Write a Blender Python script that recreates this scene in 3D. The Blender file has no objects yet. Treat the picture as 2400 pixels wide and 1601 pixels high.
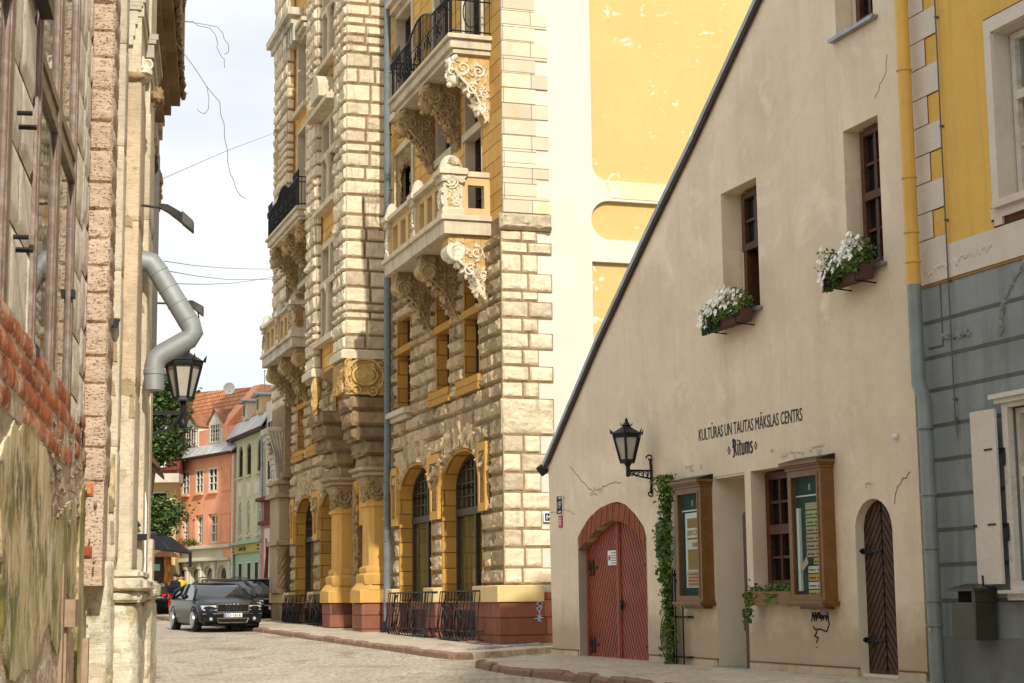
import bpy, bmesh, math, random
from mathutils import Vector, Matrix, noise
from mathutils.geometry import tessellate_polygon

# ---------------------------------------------------------------- camera, sky, sun, exposure
scene = bpy.context.scene
PITCH, ROLL, LENS = math.radians(8.45), 0.0115, 60.75
_F = Vector((0, math.cos(PITCH), math.sin(PITCH))); _R0 = Vector((1, 0, 0)); _U0 = Vector((0, -math.sin(PITCH), math.cos(PITCH)))
_R = _R0*math.cos(ROLL) - _U0*math.sin(ROLL); _U = _U0*math.cos(ROLL) + _R0*math.sin(ROLL)
cam_data = bpy.data.cameras.new("camera"); cam = bpy.data.objects.new("camera", cam_data)
scene.collection.objects.link(cam)
cam.matrix_world = Matrix(((_R.x, _U.x, -_F.x, 0), (_R.y, _U.y, -_F.y, 0), (_R.z, _U.z, -_F.z, 1.1), (0, 0, 0, 1)))
cam_data.sensor_width = 36; cam_data.lens = LENS; cam_data.clip_start = 0.1; cam_data.clip_end = 3000
scene.camera = cam

SUN_AZ, SUN_EL = math.radians(15.2), math.radians(32.6)      # azimuth of the sun behind the camera, to the right
sun_dir = Vector((math.sin(SUN_AZ)*math.cos(SUN_EL), -math.cos(SUN_AZ)*math.cos(SUN_EL), math.sin(SUN_EL)))
sd = bpy.data.lights.new("sun", 'SUN'); sd.energy = 3.3; sd.angle = math.radians(0.9); sd.color = (1.0, 0.95, 0.86)
sun = bpy.data.objects.new("sun", sd); scene.collection.objects.link(sun)
sun.rotation_euler = sun_dir.to_track_quat('Z', 'Y').to_euler()

world = bpy.data.worlds.new("World"); scene.world = world; world.use_nodes = True
wn = world.node_tree.nodes; wl = world.node_tree.links
for n in list(wn): wn.remove(n)
w_out = wn.new('ShaderNodeOutputWorld'); w_bg = wn.new('ShaderNodeBackground'); w_sky = wn.new('ShaderNodeTexSky')
w_sky.sky_type = 'NISHITA'; w_sky.sun_disc = False; w_sky.sun_elevation = SUN_EL
w_sky.sun_rotation = math.atan2(sun_dir.x, sun_dir.y); w_sky.dust_density = 2.5; w_sky.air_density = 1.0
# thin bright overcast: cloud radiance mixed over the clear sky by soft noise
w_tc = wn.new('ShaderNodeTexCoord'); w_map = wn.new('ShaderNodeMapping'); w_map.inputs['Scale'].default_value = (1.3, 1.3, 3.2)
w_no = wn.new('ShaderNodeTexNoise'); w_no.inputs['Scale'].default_value = 2.2; w_no.inputs['Detail'].default_value = 5; w_no.inputs['Roughness'].default_value = .5
w_rp = wn.new('ShaderNodeValToRGB'); w_rp.color_ramp.elements[0].position = .34; w_rp.color_ramp.elements[1].position = .60
w_rp.color_ramp.elements[0].color = (.50, .50, .50, 1); w_rp.color_ramp.elements[1].color = (.9, .9, .9, 1)
w_mx = wn.new('ShaderNodeMix'); w_mx.data_type = 'RGBA'; w_mx.inputs[7].default_value = (8.3, 8.4, 8.3, 1)
wl.new(w_tc.outputs['Generated'], w_map.inputs[0]); wl.new(w_map.outputs[0], w_no.inputs['Vector']); wl.new(w_no.outputs['Fac'], w_rp.inputs[0])
wl.new(w_rp.outputs[0], w_mx.inputs[0]); wl.new(w_sky.outputs[0], w_mx.inputs[6]); wl.new(w_mx.outputs[2], w_bg.inputs[0])
wl.new(w_bg.outputs[0], w_out.inputs[0]); w_bg.inputs[1].default_value = 0.10
scene.view_settings.view_transform = 'Standard'; scene.view_settings.look = 'None'; scene.view_settings.exposure = 0.45; scene.view_settings.gamma = 1
scene.render.engine = 'CYCLES'
rnd = random.Random(7)
COL = scene.collection

# ---------------------------------------------------------------- frames: s along a facade, o outward, z up
class Frame:
    def __init__(f, origin, a, sgn):
        f.o = Vector((origin[0], origin[1], 0)); f.a = Vector((a[0], a[1], 0)); f.sgn = sgn
        y = Vector((-f.a.y, f.a.x, 0)); f.y = y; f.n = y*sgn
        f.m = Matrix(((f.a.x, y.x, 0, f.o.x), (f.a.y, y.y, 0, f.o.y), (0, 0, 1, 0), (0, 0, 0, 1)))
    def rot(f): return f.m.to_3x3().to_4x4()
    def w(f, s, o, z=0): return f.o + f.a*s + f.n*o + Vector((0, 0, z))
R_ = math.radians
FY = Frame((-.13, 35.7), (-math.sin(R_(18.1)), math.cos(R_(18.1))), 1)       # ornate yellow building, s runs away from the camera
FG = Frame((.73, 30.7), (math.sin(R_(20.1)), -math.cos(R_(20.1))), -1)       # gabled house, s runs towards the camera
FL = Frame((-.8, 0), (-math.sin(R_(9.7)), math.cos(R_(9.7))), -1)            # derelict house on the left, s runs away
FN = Frame((-9.83, 70), (-math.sin(R_(21.3)), math.cos(R_(21.3))), 1)        # green house far down the street
FO = Frame((-12.26, 76.2), (-math.sin(R_(37)), math.cos(R_(37))), 1)         # orange house
FW = Frame((0, 0), (1, 0), 1)                                                # world frame: s=x, o=y

def gz(y): return max(0.0, (y-30)*.0115)

class Thing:
    def __init__(t, name, label, cat, fr, base=(0, 0, 0), group=None, kind=None, rz=0):
        t.fr = fr; t.b = Vector(base)
        e = bpy.data.objects.new(name, None); COL.objects.link(e); e.empty_display_size = .2
        e.matrix_world = Matrix.Translation(fr.w(*base)) @ fr.rot() @ Matrix.Rotation(rz, 4, 'Z')
        t.e = e; tag(e, label, cat, group, kind)
def tag(o, label=None, cat=None, group=None, kind=None):
    if label: o['label'] = label
    if cat: o['category'] = cat
    if group: o['group'] = group
    if kind: o['kind'] = kind
    return o
def copy_tree(o, parent=None):
    c = o.copy(); COL.objects.link(c); c.parent = parent
    for ch in o.children: copy_tree(ch, c)
    return c

class MB:
    """collects geometry in (s, o, z) of a frame; build() makes ONE mesh object"""
    def __init__(m): m.v = []; m.f = []; m.sm = []; m.tn = {}
    def add(m, vs, fs, smooth=False):
        k = len(m.v); m.v += [tuple(v) for v in vs]
        for f in fs: m.f.append([i+k for i in f]); m.sm.append(smooth)
        return m
    def box(m, s0, s1, o0, o1, z0, z1):
        return m.add([(s, o, z) for z in (z0, z1) for o in (o0, o1) for s in (s0, s1)],
                     [(0, 1, 3, 2), (4, 6, 7, 5), (0, 4, 5, 1), (2, 3, 7, 6), (0, 2, 6, 4), (1, 5, 7, 3)])
    def bbox(m, s0, s1, o0, o1, z0, z1, b=.01):
        """box with chamfered vertical and top edges"""
        ring = [(s0+b, o0), (s1-b, o0), (s1, o0+b), (s1, o1-b), (s1-b, o1), (s0+b, o1), (s0, o1-b), (s0, o0+b)]
        return m.loft([[(s, o, z0) for s, o in ring], [(s, o, z1-b) for s, o in ring],
                       [(max(s0+b, min(s1-b, s)), max(o0+b, min(o1-b, o)), z1) for s, o in ring]])
    def loft(m, rings, close=True, smooth=False):
        n = len(rings[0]); vs = [p for r in rings for p in r]; fs = []
        for i in range(len(rings)-1):
            for j in range(n):
                fs.append((i*n+j, i*n+(j+1) % n, (i+1)*n+(j+1) % n, (i+1)*n+j))
        if close: fs.append(tuple(range(n-1, -1, -1))); fs.append(tuple((len(rings)-1)*n+j for j in range(n)))
        return m.add(vs, fs, smooth)
    def prism(m, poly, k, c0, c1):
        """poly given in the plane normal to axis k ('s','o','z'), extruded from c0 to c1"""
        def P(p, c): return {'s': (c, p[0], p[1]), 'o': (p[0], c, p[1]), 'z': (p[0], p[1], c)}[k]
        n = len(poly); vs = [P(p, c0) for p in poly] + [P(p, c1) for p in poly]
        tri = tessellate_polygon([[Vector((p[0], p[1], 0)) for p in poly]])
        fs = [tuple(t) for t in tri] + [tuple(i+n for i in t) for t in tri]
        fs += [(i, (i+1) % n, (i+1) % n+n, i+n) for i in range(n)]
        return m.add(vs, fs)
    def wall(m, outer, holes, c0, c1, k='o'):
        """slab with openings; polygons in (s,z) (k='o') or (o,z) (k='s')"""
        loops = [outer]+holes
        tri = tessellate_polygon([[Vector((p[0], p[1], 0)) for p in l] for l in loops])
        flat = [p for l in loops for p in l]; n = len(flat)
        P = (lambda p, c: (p[0], c, p[1])) if k == 'o' else (lambda p, c: (c, p[0], p[1]))
        vs = [P(p, c0) for p in flat]+[P(p, c1) for p in flat]
        fs = [tuple(t) for t in tri]+[tuple(i+n for i in t) for t in tri]
        b = 0
        for l in loops:
            q = len(l); fs += [(b+i, b+(i+1) % q, b+(i+1) % q+n, b+i+n) for i in range(q)]; b += q
        return m.add(vs, fs)
    def tube(m, pts, r, n=6, r1=None, smooth=True):
        pts = [Vector(p) for p in pts]; rings = []; u = None
        if r1 is None: r1 = r
        N = len(pts)
        for i, p in enumerate(pts):
            d = (pts[min(i+1, N-1)]-pts[max(i-1, 0)])
            if d.length < 1e-9: d = Vector((0, 0, 1))
            d.normalize()
            if u is None:
                u = d.cross(Vector((0, 0, 1)))
                if u.length < .05: u = d.cross(Vector((1, 0, 0)))
            u = u-d*u.dot(d)
            if u.length < 1e-4: u = d.orthogonal()
            u.normalize(); v = d.cross(u); rr = r+(r1-r)*i/max(1, N-1)
            ring = [p+(u*math.cos(2*math.pi*j/n)+v*math.sin(2*math.pi*j/n))*rr for j in range(n)]
            if 0 < i < N-1:      # mitre: stretch along the bend so the bore keeps its width
                e = (pts[i+1]-p).normalized()-(p-pts[i-1]).normalized()
                if e.length > .05:
                    c = max(.5, (pts[i+1]-p).normalized().dot(d)); e = e-d*e.dot(d); e.normalize(); ring = [q+e*((q-p).dot(e)*(1/c-1)) for q in ring]
            rings.append(ring)
        return m.loft(rings, True, smooth)
    def lathe(m, c, prof, n=16, axis='z', smooth=True, sx=1, sy=1):
        rings = []
        for r, h in prof:
            ring = []
            for j in range(n):
                a = 2*math.pi*j/n; x, y = r*math.cos(a)*sx, r*math.sin(a)*sy
                ring.append({'z': (c[0]+x, c[1]+y, c[2]+h), 'o': (c[0]+x, c[1]+h, c[2]+y), 's': (c[0]+h, c[1]+x, c[2]+y)}[axis])
            rings.append(ring)
        return m.loft(rings, True, smooth)
    def blob(m, c, r, seed=0, amp=.2, fr=2.0, n=10):
        rings = []
        for i in range(1, n):
            th = math.pi*i/n; ring = []
            for j in range(n+4):
                a = 2*math.pi*j/(n+4); d = Vector((math.sin(th)*math.cos(a), math.sin(th)*math.sin(a), math.cos(th)))
                k = 1+amp*noise.noise(d*fr+Vector((seed*3.1, seed, 0)))
                ring.append((c[0]+d.x*r[0]*k, c[1]+d.y*r[1]*k, c[2]+d.z*r[2]*k))
            rings.append(ring)
        return m.loft(rings, True, True)
    def rock(m, P, U, V, N, w, h, bulge, cell=.07, seed=0., back=.03, rough=.5, warp=None, fsc=1.35):
        """rock-faced ashlar: a pillow of chipped stone on the plane P+U*u+V*v, raised along N"""
        P, U, V, N = Vector(P), Vector(U), Vector(V), Vector(N)
        nu = max(4, int(w/cell)); nv = max(4, int(h/cell)); vs = []; fs = []
        for j in range(nv+1):
            for i in range(nu+1):
                u = i/nu; v = j/nv; x = u*w; y = v*h
                e = min(x, w-x, y, h-y); edge = min(1, e/(min(w, h)*.17))
                if e < 1e-6: hh = -back
                else:
                    q = Vector((x*2.6+seed*7.3, y*3.4+seed*3.7, seed)); fs_ = fsc/max(.12, min(w, h))
                    t = noise.noise(q)*.45+noise.noise(q*3.1)*.25+noise.noise(q*7.3)*.22
                    Q = Vector((x*fs_*.8+seed*5.1+noise.noise(q*2)*.35, y*fs_+seed*2.3, seed*.7)); f0 = noise.voronoi(Q)[1][0]
                    c = noise.noise(f0*9.7)*.55+(Q-f0).dot(Vector((noise.noise(f0*5.3+Vector((3, 0, 0))), noise.noise(f0*6.1)+.35, 0)))*.9
                    hh = bulge*(edge**.5)*(.62+rough*(t*1.0+c*.85))+.003
                p = P+U*x+V*y
                if warp: p, NN = warp(x, y); vs.append(Vector(p)+Vector(NN)*hh)
                else: vs.append(p+N*hh)
        for j in range(nv):
            for i in range(nu):
                k = j*(nu+1)+i; fs.append((k, k+1, k+nu+2, k+nu+1))
        tn = noise.cell(Vector((seed*17.3, seed*5.9, 1.7)))*2-1; k0 = len(m.v)
        for i in range(len(vs)): m.tn[k0+i] = tn
        return m.add(vs, fs, True)
    def clusters(m, gap):
        """groups of connected pieces that stand closer together than gap"""
        p = list(range(len(m.v)))
        def find(a):
            while p[a] != a: p[a] = p[p[a]]; a = p[a]
            return a
        for f in m.f:
            r = find(f[0])
            for i in f[1:]: p[find(i)] = r
        bb = {}
        for i, v in enumerate(m.v):
            r = find(i); b = bb.get(r)
            if b is None: bb[r] = [*v, *v]
            else:
                for k in range(3):
                    if v[k] < b[k]: b[k] = v[k]
                    if v[k] > b[k+3]: b[k+3] = v[k]
        keys = list(bb); n = len(keys)
        if n < 2 or n > 900: return None
        q = list(range(n))
        def fq(a):
            while q[a] != a: q[a] = q[q[a]]; a = q[a]
            return a
        for i in range(n):
            bi = bb[keys[i]]
            for j in range(i+1, n):
                bj = bb[keys[j]]
                if all(bi[k] < bj[k+3]+gap and bj[k] < bi[k+3]+gap for k in range(3)): q[fq(i)] = fq(j)
        idx = {k: i for i, k in enumerate(keys)}; grp = {}
        for fi, f in enumerate(m.f): grp.setdefault(fq(idx[find(f[0])]), []).append(fi)
        if len(grp) < 2: return None
        out = []
        for fl in grp.values():
            mm = MB(); mp = {}
            for fi in fl:
                nf = []
                for i in m.f[fi]:
                    if i not in mp:
                        mp[i] = len(mm.v); mm.v.append(m.v[i])
                        if i in m.tn: mm.tn[mp[i]] = m.tn[i]
                    nf.append(mp[i])
                mm.f.append(nf); mm.sm.append(m.sm[fi])
            out.append(mm)
        return out
    WHOLE = {'road', 'pavement', 'kerb', 'gutter_stones', 'foliage', 'trailing_plant', 'flower', 'blue_flower', 'crown', 'board_joints', 'printing', 'small_print', 'lettering', 'old_relief', 'rubble_core', 'brickwork',
             'railing', 'cage', 'core', 'clay', 'chrome_trim', 'rim', 'stem', 'bars', 'awning_frame', 'cornice', 'grille', 'lower_grille', 'emblem', 'paint_strokes', 'painted_quoin', 'quoin_outline'}
    def build(m, name, mat, th=None, parent=None, fr=None, label=None, recalc=True, sharp=40, gap=.12):
        if name not in m.WHOLE:
            cl = m.clusters(gap)
            if cl:
                obs = [c.build1(name, mat, th, parent, fr, label, recalc, sharp) for c in cl[:90]]
                return obs[0]
        return m.build1(name, mat, th, parent, fr, label, recalc, sharp)
    def build1(m, name, mat, th=None, parent=None, fr=None, label=None, recalc=True, sharp=40):
        fr = fr or (th.fr if th else FW); b = th.b if th else Vector((0, 0, 0)); sg = fr.sgn
        me = bpy.data.meshes.new(name)
        me.from_pydata([(v[0]-b[0], sg*(v[1]-b[1]), v[2]-b[2]) for v in m.v], [], m.f)
        me.polygons.foreach_set('use_smooth', m.sm)
        if m.tn: at = me.attributes.new('tone', 'FLOAT', 'POINT'); at.data.foreach_set('value', [m.tn.get(i, 0.0) for i in range(len(m.v))])
        if recalc:
            bm = bmesh.new(); bm.from_mesh(me); bmesh.ops.recalc_face_normals(bm, faces=bm.faces); bm.to_mesh(me); bm.free()
        try: me.set_sharp_from_angle(angle=math.radians(sharp))
        except Exception: pass
        me.materials.append(mat); me.update()
        o = bpy.data.objects.new(name, me); COL.objects.link(o)
        if parent is not None: o.parent = parent
        elif th: o.parent = th.e
        else: o.matrix_world = Matrix.Translation(fr.o) @ fr.rot()
        if label: o['label'] = label
        return o

# ---------------------------------------------------------------- materials
class NT:
    def __init__(s, name):
        s.m = bpy.data.materials.new(name); s.m.use_nodes = True; s.t = s.m.node_tree; s.n = s.t.nodes; s.l = s.t.links
        s.b = s.n['Principled BSDF']
        s.tc = s.n.new('ShaderNodeTexCoord')
    def lk(s, a, b): s.l.new(a, b)
    def mapping(s, sc, rot=(0, 0, 0), src=None):
        k = s.n.new('ShaderNodeMapping'); k.inputs['Scale'].default_value = sc; k.inputs['Rotation'].default_value = rot
        s.lk(src or s.tc.outputs['Object'], k.inputs[0]); return k.outputs[0]
    def noise(s, scale, det=6, rough=.6, vec=None, dist=0):
        k = s.n.new('ShaderNodeTexNoise'); k.inputs['Scale'].default_value = scale; k.inputs['Detail'].default_value = det
        k.inputs['Roughness'].default_value = rough; k.inputs['Distortion'].default_value = dist
        s.lk(vec or s.tc.outputs['Object'], k.inputs['Vector']); return k.outputs['Fac']
    def voro(s, scale, feat='F1', vec=None, out='Distance'):
        k = s.n.new('ShaderNodeTexVoronoi'); k.feature = feat; k.inputs['Scale'].default_value = scale
        s.lk(vec or s.tc.outputs['Object'], k.inputs['Vector']); return k.outputs[out]
    def ramp(s, f, stops):
        k = s.n.new('ShaderNodeValToRGB'); r = k.color_ramp
        while len(r.elements) < len(stops): r.elements.new(.5)
        for e, (p, c) in zip(r.elements, stops):
            e.position = p; e.color = (c, c, c, 1) if isinstance(c, (int, float)) else (*c, 1)
        s.lk(f, k.inputs[0]); return k.outputs[0]
    def mix(s, f, a, b, mode='MIX'):
        k = s.n.new('ShaderNodeMix'); k.data_type = 'RGBA'; k.blend_type = mode
        for i, x in ((0, f), (6, a), (7, b)):
            if isinstance(x, (int, float)): k.inputs[i].default_value = x if i == 0 else (x, x, x, 1)
            elif isinstance(x, tuple): k.inputs[i].default_value = (*x, 1)
            else: s.lk(x, k.inputs[i])
        return k.outputs[2]
    def math(s, op, a, b=None):
        k = s.n.new('ShaderNodeMath'); k.operation = op
        for i, x in ((0, a), (1, b)):
            if x is None: continue
            if isinstance(x, (int, float)): k.inputs[i].default_value = x
            else: s.lk(x, k.inputs[i])
        return k.outputs[0]
    def bricks(s, vec, w, h, mortar=.012, off=.5):
        k = s.n.new('ShaderNodeTexBrick'); k.offset = off; k.inputs['Scale'].default_value = 1
        k.inputs['Brick Width'].default_value = w; k.inputs['Row Height'].default_value = h; k.inputs['Mortar Size'].default_value = mortar
        k.inputs['Mortar Smooth'].default_value = .1; k.inputs['Color1'].default_value = (0, 0, 0, 1); k.inputs['Color2'].default_value = (1, 1, 1, 1)
        s.lk(vec, k.inputs['Vector']); return k
    def swz(s, order, src=None):
        a = s.n.new('ShaderNodeSeparateXYZ'); c = s.n.new('ShaderNodeCombineXYZ'); s.lk(src or s.tc.outputs['Object'], a.inputs[0])
        for i, ch in enumerate(order):
            if ch in 'XYZ': s.lk(a.outputs[ch], c.inputs[i])
        return c.outputs[0]
    def bump(s, h, strength=.5, dist=.02, prev=None):
        k = s.n.new('ShaderNodeBump'); k.inputs['Strength'].default_value = strength; k.inputs['Distance'].default_value = dist
        s.lk(h, k.inputs['Height'])
        if prev is not None: s.lk(prev, k.inputs['Normal'])
        return k.outputs[0]
    def done(s, col, rough=.9, normal=None, metal=0, spec=.3):
        if isinstance(col, tuple): s.b.inputs['Base Color'].default_value = (*col, 1)
        else: s.lk(col, s.b.inputs['Base Color'])
        if isinstance(rough, (int, float)): s.b.inputs['Roughness'].default_value = rough
        else: s.lk(rough, s.b.inputs['Roughness'])
        s.b.inputs['Metallic'].default_value = metal; s.b.inputs['Specular IOR Level'].default_value = spec
        if normal is not None: s.lk(normal, s.b.inputs['Normal'])
        return s.m
def mul(c, k): return tuple(min(1, x*k) for x in c)

def plaster(name, c, var=.18, sc=1.5, bump=.3, bsc=30, dirt=None, dirt_amt=.4, streak=None, lines=None, line_axis='XZ', patches=None, rough=.9, big=.012, splash=None, pw=.04):
    """painted render with clouds of tone, dirt, streaks, painted or incised joint lines"""
    t = NT(name); n1 = t.noise(sc, 7, .62); n2 = t.noise(bsc, 4, .7)
    col = t.mix(t.ramp(n1, [(.3, 0.), (.7, 1.)]), mul(c, 1-var), mul(c, 1+var*.7))
    col = t.mix(t.ramp(t.noise(bsc*.6, 3, .6), [(.35, 0.), (.75, .25)]), col, mul(c, .72))
    if streak:
        sv = t.mapping((3.2, 3.2, .22)); col = t.mix(t.ramp(t.noise(1.6, 6, .6, sv), [(.5, 0.), (.72, .55)]), col, streak)
    if dirt: col = t.mix(t.ramp(t.noise(.7, 8, .68), [(.52, 0.), (.68, dirt_amt)]), col, dirt)
    if patches: col = t.mix(t.ramp(t.noise(patches[1], 9, .7, None, .6), [(patches[2], 0.), (patches[2]+pw, 1.)]), col, patches[0])
    if splash:
        sp = t.n.new('ShaderNodeSeparateXYZ'); t.lk(t.tc.outputs['Object'], sp.inputs[0])
        zz = t.math('ADD', sp.outputs['Z'], t.math('MULTIPLY', t.noise(2.2, 7, .7), -1.1)); col = t.mix(t.ramp(zz, [(0., .7), (.55, 0.)]), col, splash)
    nrm = t.bump(n2, bump, .012); nrm = t.bump(n1, bump, big*3, nrm)
    if lines:
        bw, bh, mo = lines; br = t.bricks(t.swz(line_axis+' '), bw, bh, mo)
        col = t.mix(t.ramp(br.outputs['Fac'], [(.3, 0.), (.8, .75)]), col, mul(c, .3))
        tone = t.mix(.16, col, t.mix(1, col, br.outputs['Color'], 'OVERLAY')); col = tone
        nrm = t.bump(t.math('SUBTRACT', 1, br.outputs['Fac']), .8, .02, nrm)
    return t.done(col, rough, nrm)
def stone(name, c, c2, sc=3, bump=.6, dark=(.12, .09, .06), dk=.45, patina=None):
    t = NT(name); n1 = t.noise(sc, 8, .65); n2 = t.noise(sc*9, 6, .7)
    col = t.mix(t.ramp(n1, [(.32, 0.), (.66, 1.)]), c2, c)
    col = t.mix(t.ramp(t.noise(sc*2.6, 8, .75), [(.52, 0.), (.74, dk)]), col, dark)
    ta = t.n.new('ShaderNodeAttribute'); ta.attribute_name = 'tone'      # every block has a tone of its own
    col = t.mix(t.ramp(ta.outputs['Fac'], [(.1, 0.), (1., .5)]), col, mul(c2, .62)); neg = t.math('MULTIPLY', ta.outputs['Fac'], -1); col = t.mix(t.ramp(neg, [(.1, 0.), (1., .45)]), col, mul(c, 1.22))
    col = t.mix(t.ramp(t.noise(2.4, 7, .7, t.mapping((2.6, 2.6, .3))), [(.53, 0.), (.66, .5)]), col, mul(c2, .5))
    if patina: col = t.mix(t.ramp(t.noise(.55, 6, .6), [(.48, 0.), (.62, .7)]), col, patina)
    nrm = t.bump(n2, bump, .02); nrm = t.bump(t.voro(sc*5), bump*.5, .02, nrm)
    return t.done(col, .92, nrm)
def flat(name, c, rough=.6, metal=0, var=.12, sc=8, bump=.1, spec=.2, dirt=None):
    t = NT(name); n = t.noise(sc, 6, .6)
    col = t.mix(t.ramp(n, [(.3, 0.), (.7, 1.)]), mul(c, 1-var), mul(c, 1+var))
    if dirt: col = t.mix(t.ramp(t.noise(sc*.5, 8, .7), [(.5, 0.), (.66, .8)]), col, dirt)
    return t.done(col, rough, t.bump(n, bump, .01), metal, spec)
def glass(name, c=(.02, .025, .025), rough=.04, tint=None, spec=.9):
    t = NT(name); n = t.noise(1.3, 3, .5); sv = t.mapping((9, 9, .35)); cur = t.noise(2.0, 3, .5, sv)
    col = t.mix(t.ramp(cur, [(.42, 0.), (.62, .7 if tint else .25)]), c, tint or mul(c, 3))
    m = t.done(col, rough, t.bump(n, .06, .02), 0, spec); return m

M = {}
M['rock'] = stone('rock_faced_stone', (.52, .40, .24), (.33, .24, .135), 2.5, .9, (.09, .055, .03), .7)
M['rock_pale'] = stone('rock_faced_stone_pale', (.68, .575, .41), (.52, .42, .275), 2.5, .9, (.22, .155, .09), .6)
M['rock_shade'] = stone('weathered_shaded_stone', (.34, .24, .13), (.20, .135, .07), 1.6, .9, (.09, .06, .035), .65, (.20, .145, .09))  # weathered stone, darkened further to stand in for deep facade shade
M['carve'] = stone('carved_stone', (.42, .30, .155), (.25, .165, .08), 4, .5, (.07, .04, .02), .8)  # dark tone carries the shade on carving beneath the balconies
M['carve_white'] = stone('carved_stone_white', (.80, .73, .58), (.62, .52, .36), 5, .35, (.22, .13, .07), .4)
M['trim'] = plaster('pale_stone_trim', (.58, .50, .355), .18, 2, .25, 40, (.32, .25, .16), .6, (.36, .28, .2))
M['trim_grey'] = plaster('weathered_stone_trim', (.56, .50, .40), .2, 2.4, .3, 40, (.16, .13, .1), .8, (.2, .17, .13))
M['yellow'] = plaster('yellow_render', (.66, .385, .105), .14, 1.2, .2, 35, (.36, .20, .07), .35, (.42, .23, .07), (1.5, .36, .012))
M['yellow_plain'] = plaster('yellow_render_smooth', (.58, .33, .085), .12, 1.4, .15, 35, (.34, .2, .06), .3, (.4, .24, .07))
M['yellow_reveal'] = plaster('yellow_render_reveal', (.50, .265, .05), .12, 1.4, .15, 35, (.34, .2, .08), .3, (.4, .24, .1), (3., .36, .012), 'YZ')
M['side_white'] = plaster('cream_side_wall', (.61, .575, .485), .08, .8, .2, 22, (.62, .52, .36), .22)
M['side_quoin'] = plaster('cream_quoins', (.61, .53, .385), .12, .8, .25, 26, (.62, .40, .14), .9, None, (1.25, .35, .008), 'YZ')
M['side_yellow'] = plaster('yellow_side_wall', (.58, .42, .165), .06, .6, .45, 14, (.54, .37, .13), .5, None, None, 'YZ', ((.74, .69, .54), 1.7, .60))
M['ledge'] = plaster('pale_yellow_ledge', (.64, .47, .22), .10, 2, .2, 35, (.4, .28, .12), .4, (.45, .33, .16))
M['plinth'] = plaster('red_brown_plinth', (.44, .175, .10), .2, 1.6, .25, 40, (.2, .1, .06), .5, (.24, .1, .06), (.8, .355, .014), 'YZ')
M['plinth_s'] = plaster('red_brown_plinth_shaded', (.26, .10, .06), .2, 1.6, .25, 40, (.16, .08, .05), .6, (.15, .075, .05), (.9, .355, .014), 'XZ')  # darker copy of the plinth paint, street-side shade put into it
M['gable'] = plaster('beige_render', (.77, .645, .485), .10, .8, .45, 12, (.58, .46, .31), .5, (.64, .52, .37), None, 'XZ', ((.84, .73, .57), .9, .54), .92, .02, (.36, .27, .17), .14)
M['gable_in'] = plaster('beige_render_reveal', (.72, .63, .49), .08, 1.5, .3, 20)
M['gable_base'] = plaster('beige_render_base', (.56, .45, .32), .16, 2, .5, 20, (.30, .22, .13), .6, (.3, .22, .13))
M['ochre'] = plaster('ochre_render', (.74, .46, .11), .10, 1.0, .25, 25, (.42, .26, .06), .4, (.46, .28, .06), None, 'XZ', None)
M['offwhite'] = plaster('offwhite_paint', (.68, .62, .53), .07, 1.5, .3, 25, (.45, .38, .3), .35)
M['bluegrey'] = plaster('blue_grey_render', (.27, .30, .295), .10, 1.2, .3, 30, (.12, .125, .115), .4, (.13, .135, .12))
M['bluegrey2'] = plaster('blue_grey_base', (.20, .21, .20), .12, 1.2, .3, 30, (.09, .08, .06), .5)
M['line_dark'] = flat('painted_line_dark', (.075, .065, .055), .9)
M['line_brown'] = flat('painted_line_brown', (.10, .045, .02), .9)
M['line_grey'] = flat('painted_line_grey', (.12, .118, .112), .9)
M['iron'] = flat('black_iron', (.02, .02, .022), .45, .3)
M['zinc'] = flat('zinc_sheet', (.30, .32, .33), .42, .75, .25, 5, .15, .5, (.14, .13, .12))
M['zinc_blue'] = flat('painted_downpipe', (.155, .18, .185), .5, .1, .15, 4)
M['pipe_grey'] = flat('grey_green_downpipe', (.23, .26, .245), .45, .1, .15, 4)
M['pipe_yellow'] = flat('yellow_downpipe', (.70, .42, .085), .45, .0, .14, 3, .1, .4, (.52, .30, .07))
M['galv'] = flat('galvanised_pipe', (.30, .32, .315), .6, .35, .25, 3, .1, .5, (.25, .22, .19))
M['dark_wood'] = flat('dark_brown_frame', (.055, .038, .026), .5, 0, .3)
M['brown_wood'] = flat('brown_window_wood', (.085, .034, .014), .5, 0, .35, 14)
M['case_wood'] = flat('varnished_case_wood', (.20, .10, .034), .4, 0, .2, 10)
M['white_wood'] = flat('white_window_wood', (.66, .62, .54), .5, 0, .1, 12, .2, .4, (.40, .33, .25))
M['glass'] = glass('window_glass', (.018, .02, .018), .05, (.10, .095, .06))
M['glass_dark'] = glass('dark_glass', (.008, .010, .010), .12, None, .3)
M['far_glass'] = flat('dark_far_window', (.012, .012, .013), .45, 0, .3, 3, 0, .06)
M['glass_curtain'] = glass('glass_with_curtain', (.12, .13, .11), .08, (.30, .31, .26))
M['glass_yellow'] = glass('glass_yellow_curtain', (.05, .048, .022), .05, (.20, .16, .06))
M['lamp_glass'] = flat('lamp_glass', (.42, .40, .33), .25, 0, .1, 6, .05, .5)
M['black'] = flat('black_void', (.004, .004, .004), .9)
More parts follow.
